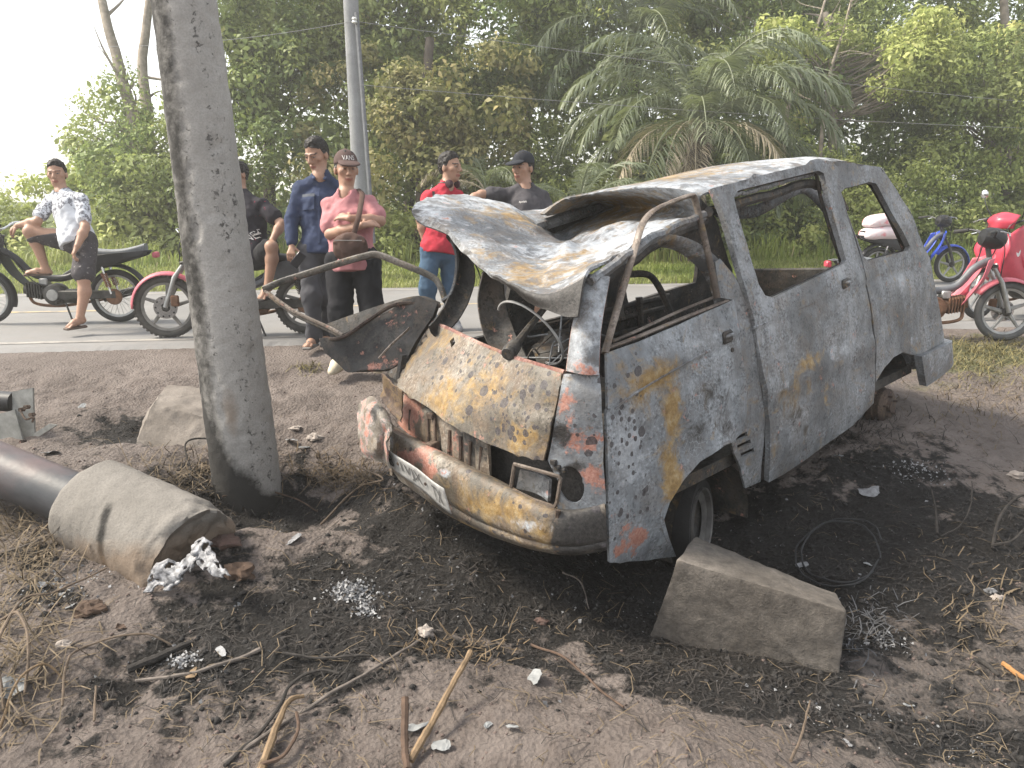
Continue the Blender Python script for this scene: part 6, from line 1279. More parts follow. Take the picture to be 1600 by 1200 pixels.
# 1 rider in the white shirt
def flecks(lo_, hi_, c2, sc=28, th=.60):
    def f(m, x): return m.mix(m.ramp(m.noise(sc, 4, .6), [(th-.04, 0.), (th+.02, .9)]), x, c2)
    return f
def yoke(m, x):
    z = m.xyz(2); k = m.math('MULTIPLY', m.ramp(m.noise(34, 5, .65), [(.49, 0.), (.54, .9)]), m.ramp(m.math('SUBTRACT', z, .0), [(0, 0.), (1, 1.)])); return m.mix(m.math('MULTIPLY', m.ramp(m.noise(34, 5, .65), [(.49, 0.), (.54, .9)]), m.math('GREATER_THAN', m.math('ADD', z, m.math('MULTIPLY', m.math('ABSOLUTE', m.math('SUBTRACT', m.xyz(0), .12)), .9)), 1.22)), x, (.13, .13, .15))
pA, IA = person('young man in white patterned T-shirt and dark shorts astride the stripped motorcycle', 7.55, dict(head=(89, 271), neck=(97, 295), shl=(76, 307, .10), shr=(131, 308, -.08), ell=(58, 346, -.05), wrl=(28, 352, -.02), hal=(14, 362, 0), elr=(133, 356, -.18), wrr=(121, 384, -.28), har=(114, 398, -.30), hipl=(108, 376, .08), hipr=(134, 378, -.06), knl=(46, 362, -.06), anl=(71, 419, .05), tol=(44, 426, .0), knr=(131, 437, -.22), anr=(125, 495, -.24), tor=(108, 510, -.32)), math.radians(-40), math.radians(12), .05, 44, skin=(.38, .225, .155), shirt=dict(sleeve=.68, hem=.04, loose=.014, mat=cloth('white_patterned_tee', (.56, .58, .62), pat=yoke)), pants=dict(len=.86, loose=.018, mat=cloth('dotted_dark_shorts', (.062, .056, .060), pat=flecks(0, 0, (.28, .26, .25), 42, .66))), shoes=('sandal', plain('brown_flip_flop', (.10, .07, .055), .8)))
# 2 rider behind the pole
pB, IB = person('man in black and red jersey seated behind the leaning pole', 7.15, dict(head=(372, 272), neck=(376, 297), shl=(356, 312, .1), shr=(413, 314, -.05), ell=(345, 352, 0), wrl=(340, 385, -.1), hal=(338, 397, -.1), elr=(440, 350, -.08), wrr=(426, 374, -.16), har=(418, 384, -.20), hipl=(385, 402, .12), hipr=(408, 402, .0), knl=(345, 405, -.02), anl=(352, 465, 0), tol=(340, 474, -.08), knr=(424, 386, -.22), anr=(419, 444, -.18), tor=(409, 465, -.26)), math.radians(-30), math.radians(-35), .0, 42, skin=(.35, .205, .14), shirt=dict(sleeve=.62, hem=.05, loose=.014, mat=cloth('black_jersey', (.022, .020, .026), pat=flecks(0, 0, (.50, .03, .09), 24, .70))), pants=dict(len=.72, loose=.015, mat=cloth('black_shorts', (.020, .020, .022))), shoes=('sandal', plain('dark_sandal', (.035, .03, .028), .8), 1))
drape('YONEX', plain('white_print', (.62, .60, .58), .7), [c for c in pB.children if c.name.startswith('shirt')][0], IB, .0, 1.15, .24, .38, 'jersey_lettering', .55)
# 3 man in navy work shirt
pC, IC = person('man in navy long-sleeved work shirt looking down, holding a phone', 6.75, dict(head=(495, 241), neck=(500, 268), shl=(463, 288, .0), shr=(536, 290, .12), ell=(455, 342, -.02), wrl=(456, 384, -.10), hal=(455, 398, -.14), elr=(546, 340, .14), wrr=(540, 385, .06), har=(538, 400, .05), hipl=(482, 392, 0), hipr=(520, 392, .10), knl=(487, 462, -.05), anl=(490, 526, .0), tol=(481, 540, -.12), knr=(512, 462, .1), anr=(512, 522, .14), tor=(508, 536, .04)), math.radians(8), math.radians(-24), .34, 55, skin=(.35, .205, .14), shirt=dict(sleeve=2, hem=.05, loose=.016, mat=cloth('navy_work_shirt', (.030, .042, .085))), pants=dict(len=2, loose=.012, mat=cloth('charcoal_trousers', (.055, .055, .062))), shoes=('sandal', plain('grey_sandal', (.16, .15, .14), .8), 1))
sh3 = [c for c in pC.children if c.name.startswith('shirt')][0]
SQ = (np.array([(u, v, 0) for u in np.linspace(0, 1, 7) for v in np.linspace(0, 1, 7)]), [(i*7+j, (i+1)*7+j, (i+1)*7+j+1, i*7+j+1) for i in range(6) for j in range(6)])
for (u0, u1, v0, v1, mm) in ((-.78, -.20, .60, .80, cloth('navy_pocket', (.038, .052, .10))), (-.80, -.18, .80, .85, cloth('grey_tape', (.09, .10, .12))), (.30, .85, .60, .80, MATS['navy_pocket'])): solidify(drape(SQ, mm, sh3, IC, u0, u1, v0, v1, 'pocket'), .008, 1)
solidify(drape(SQ, MATS['navy_pocket'], sh3, IC, -.04, .05, .06, .95, 'placket'), .006, 1)
S2 = Sdf(IC['ne']-.16, IC['ne']+.16, .006)
for s in (-1, 1): S2.chain([IC['ne']-IC['fwd']*.05+IC['axw']*s*.03+IC['ua']*.02, IC['ne']+IC['axw']*s*.060+IC['ua']*.0, IC['ne']+IC['axw']*s*.045+IC['fwd']*.075-IC['ua']*.05], [.017, .020, .014], .01)
V2, F2 = S2.mesh(); mesh('collar', V2-IC['foot'], F2, MATS['navy_pocket'], sh3)
hp_ = IC['J']['hal']; ph = MB().box((0, 0, 0), (.037, .005, .074), bev=.006).build('phone', plain('dark_phone', (.015, .016, .022), .25), None); ph.location = hp_+np.array([.07, -.05, -.04]); ph.rotation_euler = (.3, .7, .2); tag(ph, 'dark phone held low by the man in navy', 'phone')
# 4 man in pink shirt with folded arms
pD, ID = person('man in pink T-shirt and brown cap standing with folded arms', 6.02, dict(head=(541, 264), neck=(541, 296), shl=(508, 314, .03), shr=(583, 312, .03), ell=(516, 366, -.06), wrl=(566, 352, -.26), hal=(586, 348, -.20), elr=(594, 345, -.05), wrr=(546, 341, -.24), har=(524, 336, -.18), hipl=(529, 408, .02), hipr=(572, 408, .02), knl=(532, 490, .0), anl=(532, 562, .03), tol=(522, 578, -.08), knr=(582, 490, .02), anr=(584, 560, .06), tor=(590, 576, -.06)), math.radians(6), math.radians(24), .05, 57, skin=(.37, .215, .15), hair='short', cap=(cloth('brown_cap', (.085, .055, .050)), 'VANS', (.085, .032)), shirt=dict(sleeve=.72, hem=.10, loose=.012, mat=cloth('pink_tee', (.42, .185, .195))), pants=dict(len=2, loose=.022, mat=cloth('black_trousers', (.014, .014, .017))), shoes=('shoe', plain('cream_shoe', (.50, .44, .33), .7)), extra=dict(curl=dict(l=.25, r=.25)))
BAG = cloth('brown_bag', (.085, .052, .042)); J = ID['J']; bc = W(547, 385, 5.70); S2 = Sdf(bc-.28, bc+.28, .008); RBg = frame(math.radians(0), .1)
S2.ell(bc, (.13, .055, .105), RBg, 0); S2.ell(bc-[0, 0, .03], (.12, .06, .085), RBg, .03); S2.cap(bc+[-.11, -.03, .03], bc+[.11, -.03, .03], .012, .012, .01); S2.wrinkle(.006, 22, 3)
V2, F2 = S2.mesh(); bb = bc.copy(); bag = mesh('crossbody_bag', V2-bb, F2, BAG); bag.location = bb; tag(bag, 'brown crossbody bag worn by the man in pink', 'bag')
st = cr([W(552, 368, 5.72), W(560, 340, 5.72), W(564, 318, 5.82), W(566, 303, 5.92), W(560, 296, 6.03)], 24); MB().tube(st-bb, .020, 8, flat=(.35, 1), up=(0, -1, 0)).build('strap', BAG, bag)
MB().tube([bc-bb+[-.10, -.062, .045], bc-bb+[.10, -.062, .045]], .004, 5).build('zip', plain('zip_metal', (.2, .19, .18), .4, .6), bag)
# 5 man in red
def side_panel(m, x): return x
pE, IE = person('man in red sports shirt and blue jeans looking right', 7.55, dict(head=(703, 261), neck=(698, 286), shl=(663, 303, -.05), shr=(720, 301, .08), ell=(657, 344, -.05), wrl=(664, 378, -.02), hal=(668, 394, 0), elr=(728, 342, .1), wrr=(722, 376, .0), har=(720, 392, 0), hipl=(672, 394, -.04), hipr=(702, 394, .06), knl=(668, 452, -.05), anl=(672, 500, 0), tol=(680, 514, -.14), knr=(704, 452, .08), anr=(706, 500, .10), tor=(716, 513, -.02)), math.radians(30), math.radians(62), -.02, 49, skin=(.38, .225, .155), shirt=dict(sleeve=.74, hem=.03, loose=.014, mat=cloth('red_jersey', (.43, .035, .055))), pants=dict(len=2, loose=.010, mat=cloth('blue_jeans', (.060, .105, .165))), shoes=('shoe', plain('grey_shoe', (.25, .25, .26), .7)))
sh5 = [c for c in pE.children if c.name.startswith('shirt')][0]
drape((np.array([(.5, 0, 0), (1, .4, 0), (.95, 1, 0), (.5, .9, 0), (.05, 1, 0), (0, .4, 0)]), [(0, 1, 2, 3), (0, 3, 4, 5)]), plain('badge_blue', (.05, .08, .30), .5), sh5, IE, -.40, -.14, .84, .98, 'chest_badge')
for u0, u1 in ((-.95, -.80), (.80, .95)): drape(SQ, plain('black_trim', (.02, .02, .022), .8), sh5, IE, u0*.86, u1*.86, .74, 1.04, 'shoulder_stripe')
hc = IE['ne']+IE['ua']*.035; hd = empty('headphones', hc); tag(hd, 'dark headphones hung round the neck of the man in red', 'headphones'); Hn = IE['H']
t = np.linspace(.5, 2*math.pi-.5, 30); MB().tube(np.array([.082*(Hn[:, 1]*math.cos(a)*1.0+Hn[:, 0]*math.sin(a)) for a in t]), .009, 8).build('band', plain('headphone_black', (.02, .014, .016), .5), hd)
for s in (-1, 1): MB().lathe([(0, .03), (.03, .026), (.040, .012), (.040, -.012), (0, -.016)], Hn[:, 1]*.066+Hn[:, 0]*s*.065+np.array([0, 0, -.01]), Hn[:, 0]*s, 16).build('ear_cup', plain('headphone_maroon', (.045, .012, .018), .5), hd)
# 6 man in the black cap
pF, IF_ = person('stocky man in charcoal T-shirt and black cap behind the crushed roof', 7.25, dict(head=(817, 262), neck=(822, 286), shl=(789, 299, .0), shr=(853, 302, .0), ell=(752, 304, -.12), wrl=(722, 320, -.18), hal=(706, 330, -.18), elr=(860, 344, -.02), wrr=(852, 378, -.10), har=(848, 392, -.12), hipl=(805, 396, 0), hipr=(840, 396, 0), knl=(806, 462, 0), anl=(808, 512, .04), tol=(803, 524, -.08), knr=(838, 462, .0), anr=(838, 512, .04), tor=(842, 524, -.08)), math.radians(-8), math.radians(-38), .04, 50, build=1.16, skin=(.36, .21, .145), cap=(cloth('black_cap', (.022, .024, .030)),), shirt=dict(sleeve=.66, hem=.06, loose=.016, mat=cloth('charcoal_tee', (.060, .056, .062))), pants=dict(len=.92, loose=.02, mat=cloth('dark_shorts', (.03, .03, .033))), shoes=('sandal', plain('dark_sandal', (.035, .03, .028), .8)))
drape('Apatistic', plain('white_print', (.62, .60, .58), .7), [c for c in pF.children if c.name.startswith('shirt')][0], IF_, -.24, .20, .80, .85, 'chest_lettering')
for p in (pA, pB, pC, pD, pE, pF): p['group'] = GP
# ================================================================ debris on the burnt ground
def gpt(px, py, lift=0.): p = on_ground(px, py); p[2] += lift; return p
def stick(name, pts, r0, r1, mat, label, cat='stick', lift=.012, n=7, k=26, wob=.006, seed=0):
    P = np.array([gpt(p[0], p[1], lift+(p[2] if len(p) > 2 else 0)) for p in pts]); b = P[0].copy(); Q = cr(P-b, k); Q += wob*np.stack([fbm(Q*7+i*9., 3, seed+i) for i in range(3)], -1)
    o = MB().tube(Q, np.linspace(r0, r1, k)*(1+.18*vnoise(np.stack([np.arange(k)*.7]*3, -1), seed)), n).build(name, mat, None); o.location = b; return tag(o, label, cat)
CHAR = plain('charred_wood', (.030, .026, .023), .9, var=.5, sc=30, bump=.6); TWIG = plain('dry_twig', (.12, .088, .062), .85, var=.4, sc=30, bump=.5); PALE = plain('split_wood', (.17, .115, .065), .8, var=.35, sc=25, bump=.5); GTWIG = plain('grey_twig', (.13, .11, .095), .9, var=.4, sc=30); WIRE = plain('burnt_wire', (.02, .02, .021), .6); DTW = plain('brown_twig', (.075, .047, .032), .9, var=.4, sc=25)
stick('long_stick', [(350, 1200), (420, 1150), (520, 1085), (600, 1040), (657, 1003)], .008, .005, GTWIG, 'long straight grey stick lying across the foreground ash', seed=1)
stick('curved_stick', [(352, 1205), (430, 1120), (455, 1075), (500, 1052), (530, 1056)], .007, .005, CHAR, 'dark curved stick beside the long grey stick', seed=2)
stick('broken_branch', [(640, 1196, .01), (672, 1160, .05), (705, 1115, .09), (736, 1068, .12)], .013, .010, PALE, 'split pale branch slanting up at bottom centre', seed=3, wob=.004)
stick('branch_stub', [(634, 1210, 0), (632, 1180, .04), (634, 1135, .10)], .012, .013, DTW, 'short dark upright stub beside the split pale branch', seed=4, wob=.004)
stick('gnarled_stick', [(400, 1205), (425, 1170, .02), (440, 1140, .03), (452, 1118, .05), (472, 1108, .05)], .014, .007, PALE, 'gnarled pale root piece at the bottom left', seed=5, wob=.012)
stick('gnarled_stick', [(408, 1198), (440, 1190, .01), (462, 1160, .02), (464, 1130, .03)], .008, .005, DTW, 'thin brown twig curling round the gnarled pale root', seed=6)
stick('charred_stick', [(210, 1072), (300, 1055), (380, 1030), (410, 1018)], .006, .009, GTWIG, 'grey stick under the curled bark on the left foreground', seed=7)
stick('charred_stick', [(200, 1052), (250, 1030), (300, 1008)], .016, .012, CHAR, 'short charred log fragment with a pale end, left foreground', seed=8)
stick('charred_stick', [(440, 1025), (500, 1030), (580, 1028)], .006, .005, CHAR, 'thin black stick lying level in the middle of the ash', seed=9)
stick('leaning_twig', [(0, 868), (70, 850, .02), (150, 815, .05), (176, 805, .08)], .006, .004, GTWIG, 'thin dark twig leaning on the fallen footing', seed=10)
stick('bent_vine', [(0, 985, .02), (35, 1000, .10), (48, 1040, .05), (40, 1090, .0)], .006, .005, TWIG, 'bent tan vine at the left edge', seed=11)
stick('bent_vine', [(8, 1120, .0), (5, 1040, .08), (40, 970, .08), (90, 950, .06), (170, 905, .04)], .006, .004, TWIG, 'long arching vine rising from the left edge', seed=12)
stick('bent_vine', [(100, 1110, 0), (105, 1060, .04), (130, 1030, .04), (220, 1000, .02), (270, 1012, 0)], .005, .004, TWIG, 'looping thin vine right of the left-edge vines', seed=13)
stick('bent_vine', [(0, 1140, 0), (30, 1090, .05), (70, 1068, .06), (105, 1075, .0)], .005, .004, PALE, 'yellowish vine curling low at the left edge', seed=14)
stick('bare_root', [(500, 822, .02), (560, 775, .04), (600, 765, .05), (545, 745, .08), (520, 730, .10)], .007, .004, TWIG, 'forked root sticking out of the pole hole', seed=15)
stick('bare_root', [(350, 792, .05), (400, 786, .08), (460, 797, .06), (495, 806, .02)], .005, .004, DTW, 'reddish root stretched across the foot of the leaning pole', seed=16)
stick('bare_root', [(300, 745, .0), (292, 720, .10), (330, 718, .12), (352, 738, .04)], .006, .005, CHAR, 'dark root arching left of the leaning pole', seed=17)
stick('thorny_branch', [(1552, 862, .0), (1556, 835, .06), (1580, 818, .10), (1602, 808, .12)], .009, .006, CHAR, 'dark forked branch near the right edge', seed=18)
stick('thorny_branch', [(1548, 858, .0), (1580, 860, .04), (1604, 842, .06)], .008, .006, CHAR, 'second dark branch below the forked one, right edge', seed=19)
stick('thorny_branch', [(1462, 838, 0), (1460, 815, .06), (1452, 796, .10)], .007, .003, CHAR, 'short dark thorn standing in the pale mud at right', seed=20)
stick('thorny_branch', [(1468, 842, 0), (1500, 832, .03), (1515, 815, .08), (1514, 792, .13)], .005, .003, CHAR, 'curved dark twig right of the short thorn', seed=21)
stick('orange_stick', [(1562, 1042, .005), (1602, 1066, .005)], .010, .010, plain('orange_wood', (.28, .14, .05), .8), 'short orange stick at the lower right edge', seed=22)
stick('dark_stick', [(1530, 1038), (1545, 1050), (1558, 1062)], .010, .007, CHAR, 'short dark stick beside the orange one', seed=23)
stick('dry_twig', [(1235, 1190), (1250, 1165, .03), (1258, 1140, .06), (1262, 1130, .08)], .005, .003, TWIG, 'small dry forked twig on the edge of the pale mound', seed=24)
stick('dry_twig', [(150, 1130), (152, 1075, .0)], .005, .004, TWIG, 'short straight tan twig lying in the left foreground', seed=25)
stick('dry_twig', [(830, 1010), (880, 1030), (930, 1075), (975, 1105)], .006, .004, DTW, 'slender brown twig on the soil below the van', seed=26)
stick('dry_twig', [(880, 905, .03), (905, 935, .02), (920, 955)], .004, .003, GTWIG, 'thin grey twig below the bumper', seed=27)
for i, (rx, ry, dx, lb) in enumerate(((64, 46, 0, 'outer blackened tyre bead wire loop on the mud'), (58, 40, 5, 'inner blackened tyre bead wire loop on the mud'))):
    pts = [(1308+dx+rx*math.cos(t)-18*math.sin(t), 876+ry*math.sin(t)+12*math.cos(t), .015+.05*max(0, math.sin(t+2.6+i))) for t in np.linspace(.3*i, 2*math.pi+.3*i-.5, 18)]
    stick('wire_loop', pts, .0045, .0045, WIRE, lb, 'wire', k=70, wob=.008, seed=30+i)
# crumpled flakes and stones
def flake(name, px, py, w, h, mat, label, cat, seed, th=.004, crump=.42, tilt=.4, lift=.01):
    p = gpt(px, py, lift); r = np.random.default_rng(seed); G_ = np.array([[(w*(u-.5)*(1-.3*abs(v-.5)), h*(v-.5)*(1-.4*abs(u-.5)), 0) for v in np.linspace(0, 1, 9)] for u in np.linspace(0, 1, 11)]); G_ += crump*max(w, h)*.35*np.stack([fbm(G_*(1.6/max(w, h))+seed*3.1+k, 3, seed+k) for k in range(3)], -1)
    o = solidify(MB().grid(G_).build(name, mat, None, smooth=False), th*.5, 0); o.location = p; o.rotation_euler = (r.uniform(-tilt, tilt), r.uniform(-tilt, tilt), r.uniform(0, 6.28)); return tag(o, label, cat)
ASHW = plain('white_ash', (.28, .28, .285), .9, var=.3, sc=60, bump=.8); ASHG = plain('grey_ash', (.19, .19, .195), .9, var=.35, sc=50, bump=.7); PLAS = plain('bleached_plastic', (.20, .205, .205), .6, var=.2); STONE = plain('pale_stone', (.30, .26, .23), .9, var=.3, sc=20, bump=.5)
for a in ((458, 845, .11, .05, ASHG, 'pale grey flake right of the pole hole'), (835, 1062, .07, .09, PLAS, 'crumpled whitish scrap in the centre foreground'), (478, 722, .10, .07, PLAS, 'upturned white shard right of the leaning pole'), (130, 600+36, .12, .05, PLAS, 'white bottle-like scrap on the dirt at left'), (80, 708, .14, .08, ASHG, 'bluish grey shard beside the bracket'), (300, 1055, .12, .05, PALE, 'curled strip of tan bark in the left foreground'), (190, 982, .06, .05, DTW, 'small square brown tile fragment'), (345, 1020, .10, .04, ASHW, 'white ash-coated scrap behind the curled bark'), (288, 1030, .07, .05, ASHW, 'white ash patch left of the curled bark'), (1358, 772, .16, .10, ASHG, 'grey plate fragment on the mud behind the block'), (1255, 885, .10, .05, ASHG, 'bluish scrap behind the wedged block'), (1355, 884, .05, .05, PLAS, 'white scrap on the mud inside the wire loop'), (1310, 715, .09, .03, PLAS, 'white strip under the rear of the van'), (1420, 1105, .06, .02, PLAS, 'thin white strip on the wet mud'), (1325, 1165, .07, .02, ASHG, 'faint grey strip in the wet foreground mud'), (15, 1075, .16, .14, PLAS, 'clear bluish plastic scrap at the left edge'), (62, 918, .09, .06, ASHG, 'blue-grey chip below the fallen footing'), (30, 945, .07, .05, PLAS, 'pale blue chip at the left edge'), (112, 945, .10, .04, PLAS, 'pale twisted scrap left of the brown clod'), (455, 690, .10, .05, ASHW, 'white ash scrap right of the pole on the dirt'), (690, 1170, .08, .05, PLAS, 'white scrap right of the split branch'), (762, 1138, .05, .025, PLAS, 'small white chip on the soil at bottom centre'), (800, 1140, .03, .06, PLAS, 'narrow white chip beside the small chip'), (652, 1140, .10, .05, PLAS, 'beige scrap behind the split branch')):
    flake('scrap', a[0], a[1], a[2]*.75, a[3]*.75, a[4], a[5], 'scrap', int(a[0]+a[1]))
for i, (px, py, r_, mt, lb) in enumerate(((490, 686, .045, STONE, 'pale rounded stone right of the leaning pole'), (462, 676, .035, STONE, 'smaller pale stone beside the rounded one'), (138, 955, .055, DTW, 'brown earth clod below the fallen footing'), (665, 990, .035, STONE, 'tan clod at the tip of the long grey stick'), (845, 972, .03, plain('red_clod', (.085, .052, .042), .9), 'reddish clod on the ash below the bumper'), (1560, 935, .03, STONE, 'small pale stone at the right edge'), (1548, 925, .025, ASHG, 'small bluish stone at the right edge'), (1590, 745, .05, STONE, 'flat pale stone on the dirt far right'), (100, 1010, .03, STONE, 'small stone among the left vines'), (352, 850, .06, plain('red_clod', (.085, .052, .042), .9), 'reddish clod stuck to the fallen footing'), (375, 900, .07, DTW, 'brown clod right of the fallen footing'), (1050, 985, .03, STONE, 'small pale pebble left of the wedged block'))):
    th = np.linspace(0, np.pi, 10); ph_ = np.linspace(0, 2*np.pi, 16, endpoint=False); T_, P_ = np.meshgrid(th, ph_, indexing='ij'); G_ = np.stack([np.sin(T_)*np.cos(P_)*1.2, np.sin(T_)*np.sin(P_), .6*np.cos(T_)], -1); G_ *= (r_*.85*(1+.5*fbm(G_*1.6+i*5, 4, i)))[..., None]
    o = MB().grid(G_, wrap=True).build('stone', mt, None, smooth=False); o.location = gpt(px, py, r_*.2); tag(o, lb, 'stone')
def ash_heap(px, py, R, n, seed, label):
    r = np.random.default_rng(seed); c = gpt(px, py); mb = MB()
    q = r.normal(size=(n, 2))*R*.5; x = c[0]+q[:, 0]; y = c[1]+q[:, 1]*.8; z = gh(x, y); V, F = leaves(np.stack([x, y, z+r.uniform(0, .02, n)], 1), r.uniform(.006, .02, n), asp=.8, droop=0, seed=seed)
    o = mesh('ash_heap', V-c, F, ASHW, smooth=False); o.location = c; return tag(o, label, 'ash', kind='stuff')
ash_heap(550, 925, .085, 900, 1, 'heap of white ash flakes in the middle foreground'); ash_heap(570, 955, .06, 120, 2, 'thin scatter of ash below the white heap'); ash_heap(1385, 1010, .10, 60, 3, 'white ash residue right of the wedged block'); ash_heap(1430, 740, .16, 160, 4, 'ash scatter on the mud behind the van'); ash_heap(330, 640+40, .05, 60, 5, 'ash by the leaning pole'); ash_heap(100, 920, .2, 160, 6, 'ash specks below the fallen footing'); ash_heap(290, 1035, .07, 110, 7, 'ash by the charred log fragment')
# scattered fine stuff
r = np.random.default_rng(77)
def cand(N, x0=-2.7, x1=3.6, y0=1.7, y1=5.8):
    # more points near the camera, as seen from it
    y = y0*(y1/y0)**r.uniform(0, 1, N); x = r.uniform(-1, 1, N)*(.72*y)+.1; return x, y
def shape_scatter(name, N, s0, s1, mat, label, prob, kindf, seed):
    x, y = cand(N); k = r.uniform(0, 1, len(x)) < prob(x, y); x, y = x[k], y[k]; z = gh(x, y); n = len(x); s = (s0+(s1-s0)*r.uniform(0, 1, n)**3)[:, None]
    P = np.stack([x, y, z], 1)
    if kindf == 'clod':
        base_ = np.array([(1, 0, 0), (-1, 0, 0), (0, 1, 0), (0, -1, 0), (0, 0, .8), (0, 0, -.5)]); f = np.array([(0, 2, 4), (2, 1, 4), (1, 3, 4), (3, 0, 4), (2, 0, 5), (1, 2, 5), (3, 1, 5), (0, 3, 5)])
        a = r.uniform(0, 6.28, n); c_, s_ = np.cos(a), np.sin(a); V = base_[None]*(1+r.uniform(-.35, .35, (n, 6, 1)))*s[:, None]; V = np.stack([V[..., 0]*c_[:, None]-V[..., 1]*s_[:, None], V[..., 0]*s_[:, None]+V[..., 1]*c_[:, None], V[..., 2]], -1)+P[:, None]+[0, 0, .0]
        F = (np.arange(n)[:, None, None]*6+f[None]).reshape(-1, 3); V = V.reshape(-1, 3)
    elif kindf == 'straw':
        a = r.uniform(0, 6.28, n); d = np.stack([np.cos(a), np.sin(a), r.uniform(-.05, .35, n)], 1); w = np.stack([-np.sin(a), np.cos(a), 0*a], 1)*.0016; L_ = s*10; c2 = np.stack([-np.sin(a), np.cos(a), 0*a], 1)*L_*r.uniform(-.25, .25, (n, 1)); up_ = np.array([0, 0, .004])
        q0, q1, q2 = P-d*L_*.5+up_, P+c2+up_*2+[0, 0, .006], P+d*L_*.5+up_; V = np.stack([q0-w, q0+w, q1-w, q1+w, q2-w, q2+w, q1+[0, 0, .003]], 1).reshape(-1, 3); f = np.array([(0, 1, 3), (0, 3, 2), (2, 3, 5), (2, 5, 4)]); F = (np.arange(n)[:, None, None]*7+f[None]).reshape(-1, 3)
    else:
        V, F = leaves(P+[0, 0, .004], s[:, 0], asp=.8, droop=0, seed=seed)
    return tag(mesh(name, V, F, mat, smooth=False), label, 'debris', kind='stuff')
mound = lambda x, y: 1-.92*bump2(x, y, .55, 2.0, .5, .36, -.3)
soot_p = lambda x, y: np.clip(sootf(x, y)*1.35-.28, 0, 1)*mound(x, y)
dirt_p = lambda x, y: np.clip(1-sootf(x, y), 0.1, 1)*(rdist(x, y) > .2)*mound(x, y)*.7
shape_scatter('charred_rubble', 15000, .003, .020, plain('char_clod', (.022, .020, .019), .95, var=.5), 'small charred crumbs scattered over the burnt ground', soot_p, 'clod', 1)
shape_scatter('soil_crumbs', 9000, .002, .012, plain('soil_clod', (.11, .082, .072), .95, var=.4), 'loose soil crumbs scattered over the dirt', dirt_p, 'clod', 2)
shape_scatter('ash_flakes', 5200, .006, .024, ASHG, 'grey ash flakes scattered over the burnt ground', lambda x, y: soot_p(x, y)*sst(-.1, .6, fbm2(x, y, 2.2, 3, 15)), 'leaf', 3)
shape_scatter('white_flakes', 1500, .006, .026, ASHW, 'white ash specks scattered over the burnt ground', lambda x, y: soot_p(x, y)*sst(0, .7, fbm2(x, y, 1.7, 3, 25)), 'leaf', 4)
shape_scatter('charred_stalks', 9000, .004, .016, plain('char_straw', (.035, .030, .027), .9, var=.5), 'charred grass stalks strewn on the burnt ground', lambda x, y: .9*soot_p(x, y)+.08, 'straw', 5)
shape_scatter('dry_stalks', 4200, .004, .015, plain('straw', (.13, .098, .062), .9, var=.45), 'dry straw stalks strewn on the ground', lambda x, y: .25+.6*sst(.0, .6, fbm2(x, y, 1.2, 3, 35)), 'straw', 6)
# matted roots and dry grass along the lips of the hole, on the left, and by the right-hand verge
def mat_of(name, px, py, rx, ry, n, L0, L1, mat, label, seed, up=.5, w=.0028):
    q = np.random.default_rng(seed); x = px+q.normal(size=n)*rx*.5; y = py+q.normal(size=n)*ry*.5; P = on_grounds(x, y, 8); a = q.uniform(0, 6.28, n); d = np.stack([np.cos(a), np.sin(a), q.uniform(-.1, up*2, n)], 1); L_ = q.uniform(L0, L1, (n, 1)); s = np.stack([-np.sin(a), np.cos(a), 0*a], 1)*w
    q1 = P+d*L_*.5+q.normal(0, .01, (n, 3)); q2 = P+d*L_+q.normal(0, .025, (n, 3))-[0, 0, .25]*L_; V = np.stack([P-s, P+s, q1-s, q1+s, q2-s*.5, q2+s*.5], 1).reshape(-1, 3); f = np.array([(0, 1, 3, 2), (2, 3, 5, 4)]); F = (np.arange(n)[:, None, None]*6+f[None]).reshape(-1, 4)
    return tag(mesh(name, V, F, mat, smooth=False), label, 'dry grass', kind='stuff')
STR = MATS['straw']; STRO = plain('ochre_straw', (.12, .085, .05), .9, var=.45); STRB = MATS['char_straw']
mat_of('matted_roots', 545, 748, 110, 26, 420, .05, .18, STRO, 'ochre matted roots on the lip right of the leaning pole', 1)
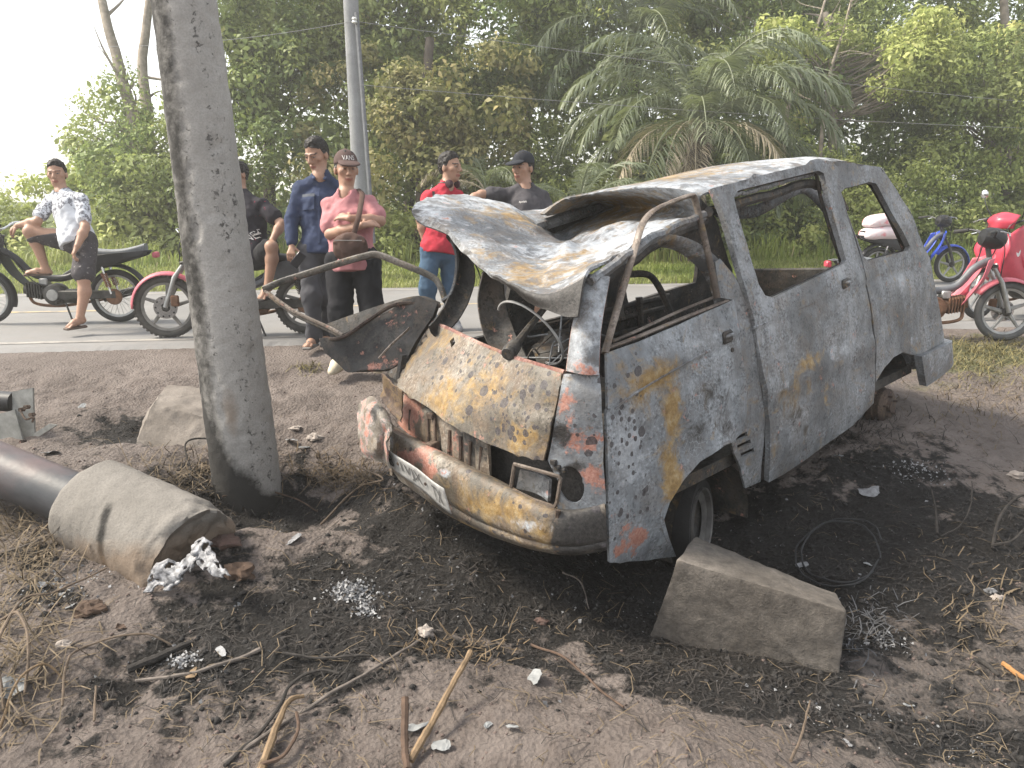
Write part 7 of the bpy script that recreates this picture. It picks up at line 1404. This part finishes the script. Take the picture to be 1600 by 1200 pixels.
mat_of('matted_roots', 310, 745, 90, 40, 420, .05, .18, STR, 'brown matted roots left of the leaning pole', 2)
mat_of('matted_roots', 320, 770, 100, 40, 360, .04, .14, STRB, 'blackened roots round the foot of the leaning pole', 3)
mat_of('matted_roots', 40, 840, 90, 90, 420, .06, .20, STR, 'dry grass and roots at the left edge', 4)
mat_of('matted_roots', 30, 1000, 90, 160, 340, .06, .20, STR, 'dry weeds at the lower left edge', 5)
mat_of('matted_roots', 720, 1010, 110, 26, 120, .02, .08, STRO, 'ochre straw on the ash below the bumper', 6)
mat_of('matted_roots', 1545, 545, 130, 55, 2200, .03, .12, plain('olive_straw', (.17, .145, .06), .9, var=.45), 'trampled dry grass on the verge under the right-hand motorcycles', 7)
mat_of('matted_roots', 1535, 620, 110, 60, 500, .03, .11, STR, 'sparse dry grass on the dirt at right', 8)
mat_of('matted_roots', 1540, 950, 90, 110, 120, .03, .10, STR, 'dry grass on the mud at the right edge', 9)
mat_of('matted_roots', 1370, 985, 60, 60, 160, .02, .07, plain('fibre_grey', (.10, .10, .105), .9), 'grey fibrous residue right of the wedged block', 10)
mat_of('matted_roots', 1300, 680, 200, 40, 500, .03, .10, STRB, 'charred grass under the rear of the van', 11)
mat_of('grass_tuft', 480, 578, 26, 8, 90, .03, .08, plain('olive_straw', (.17, .145, .06), .9), 'small olive grass tuft on the dirt behind the open door', 12)
# ================================================================ hazy air
hz_ = MB().box((0, 0, 5.9), (345, 345, 8.1)).build('haze', None, None, smooth=False)
hm = bpy.data.materials.new('haze_air'); hm.use_nodes = True; t_ = hm.node_tree; t_.nodes.clear()
pv = t_.nodes.new('ShaderNodeVolumePrincipled'); pv.inputs['Color'].default_value = (.97, .96, .92, 1); pv.inputs['Density'].default_value = .0042; pv.inputs['Anisotropy'].default_value = .35
om = t_.nodes.new('ShaderNodeOutputMaterial'); t_.links.new(pv.outputs[0], om.inputs['Volume']); hz_.data.materials.append(hm); hz_['kind'] = 'stuff'; hz_['label'] = 'thin bright haze in the air over the road'
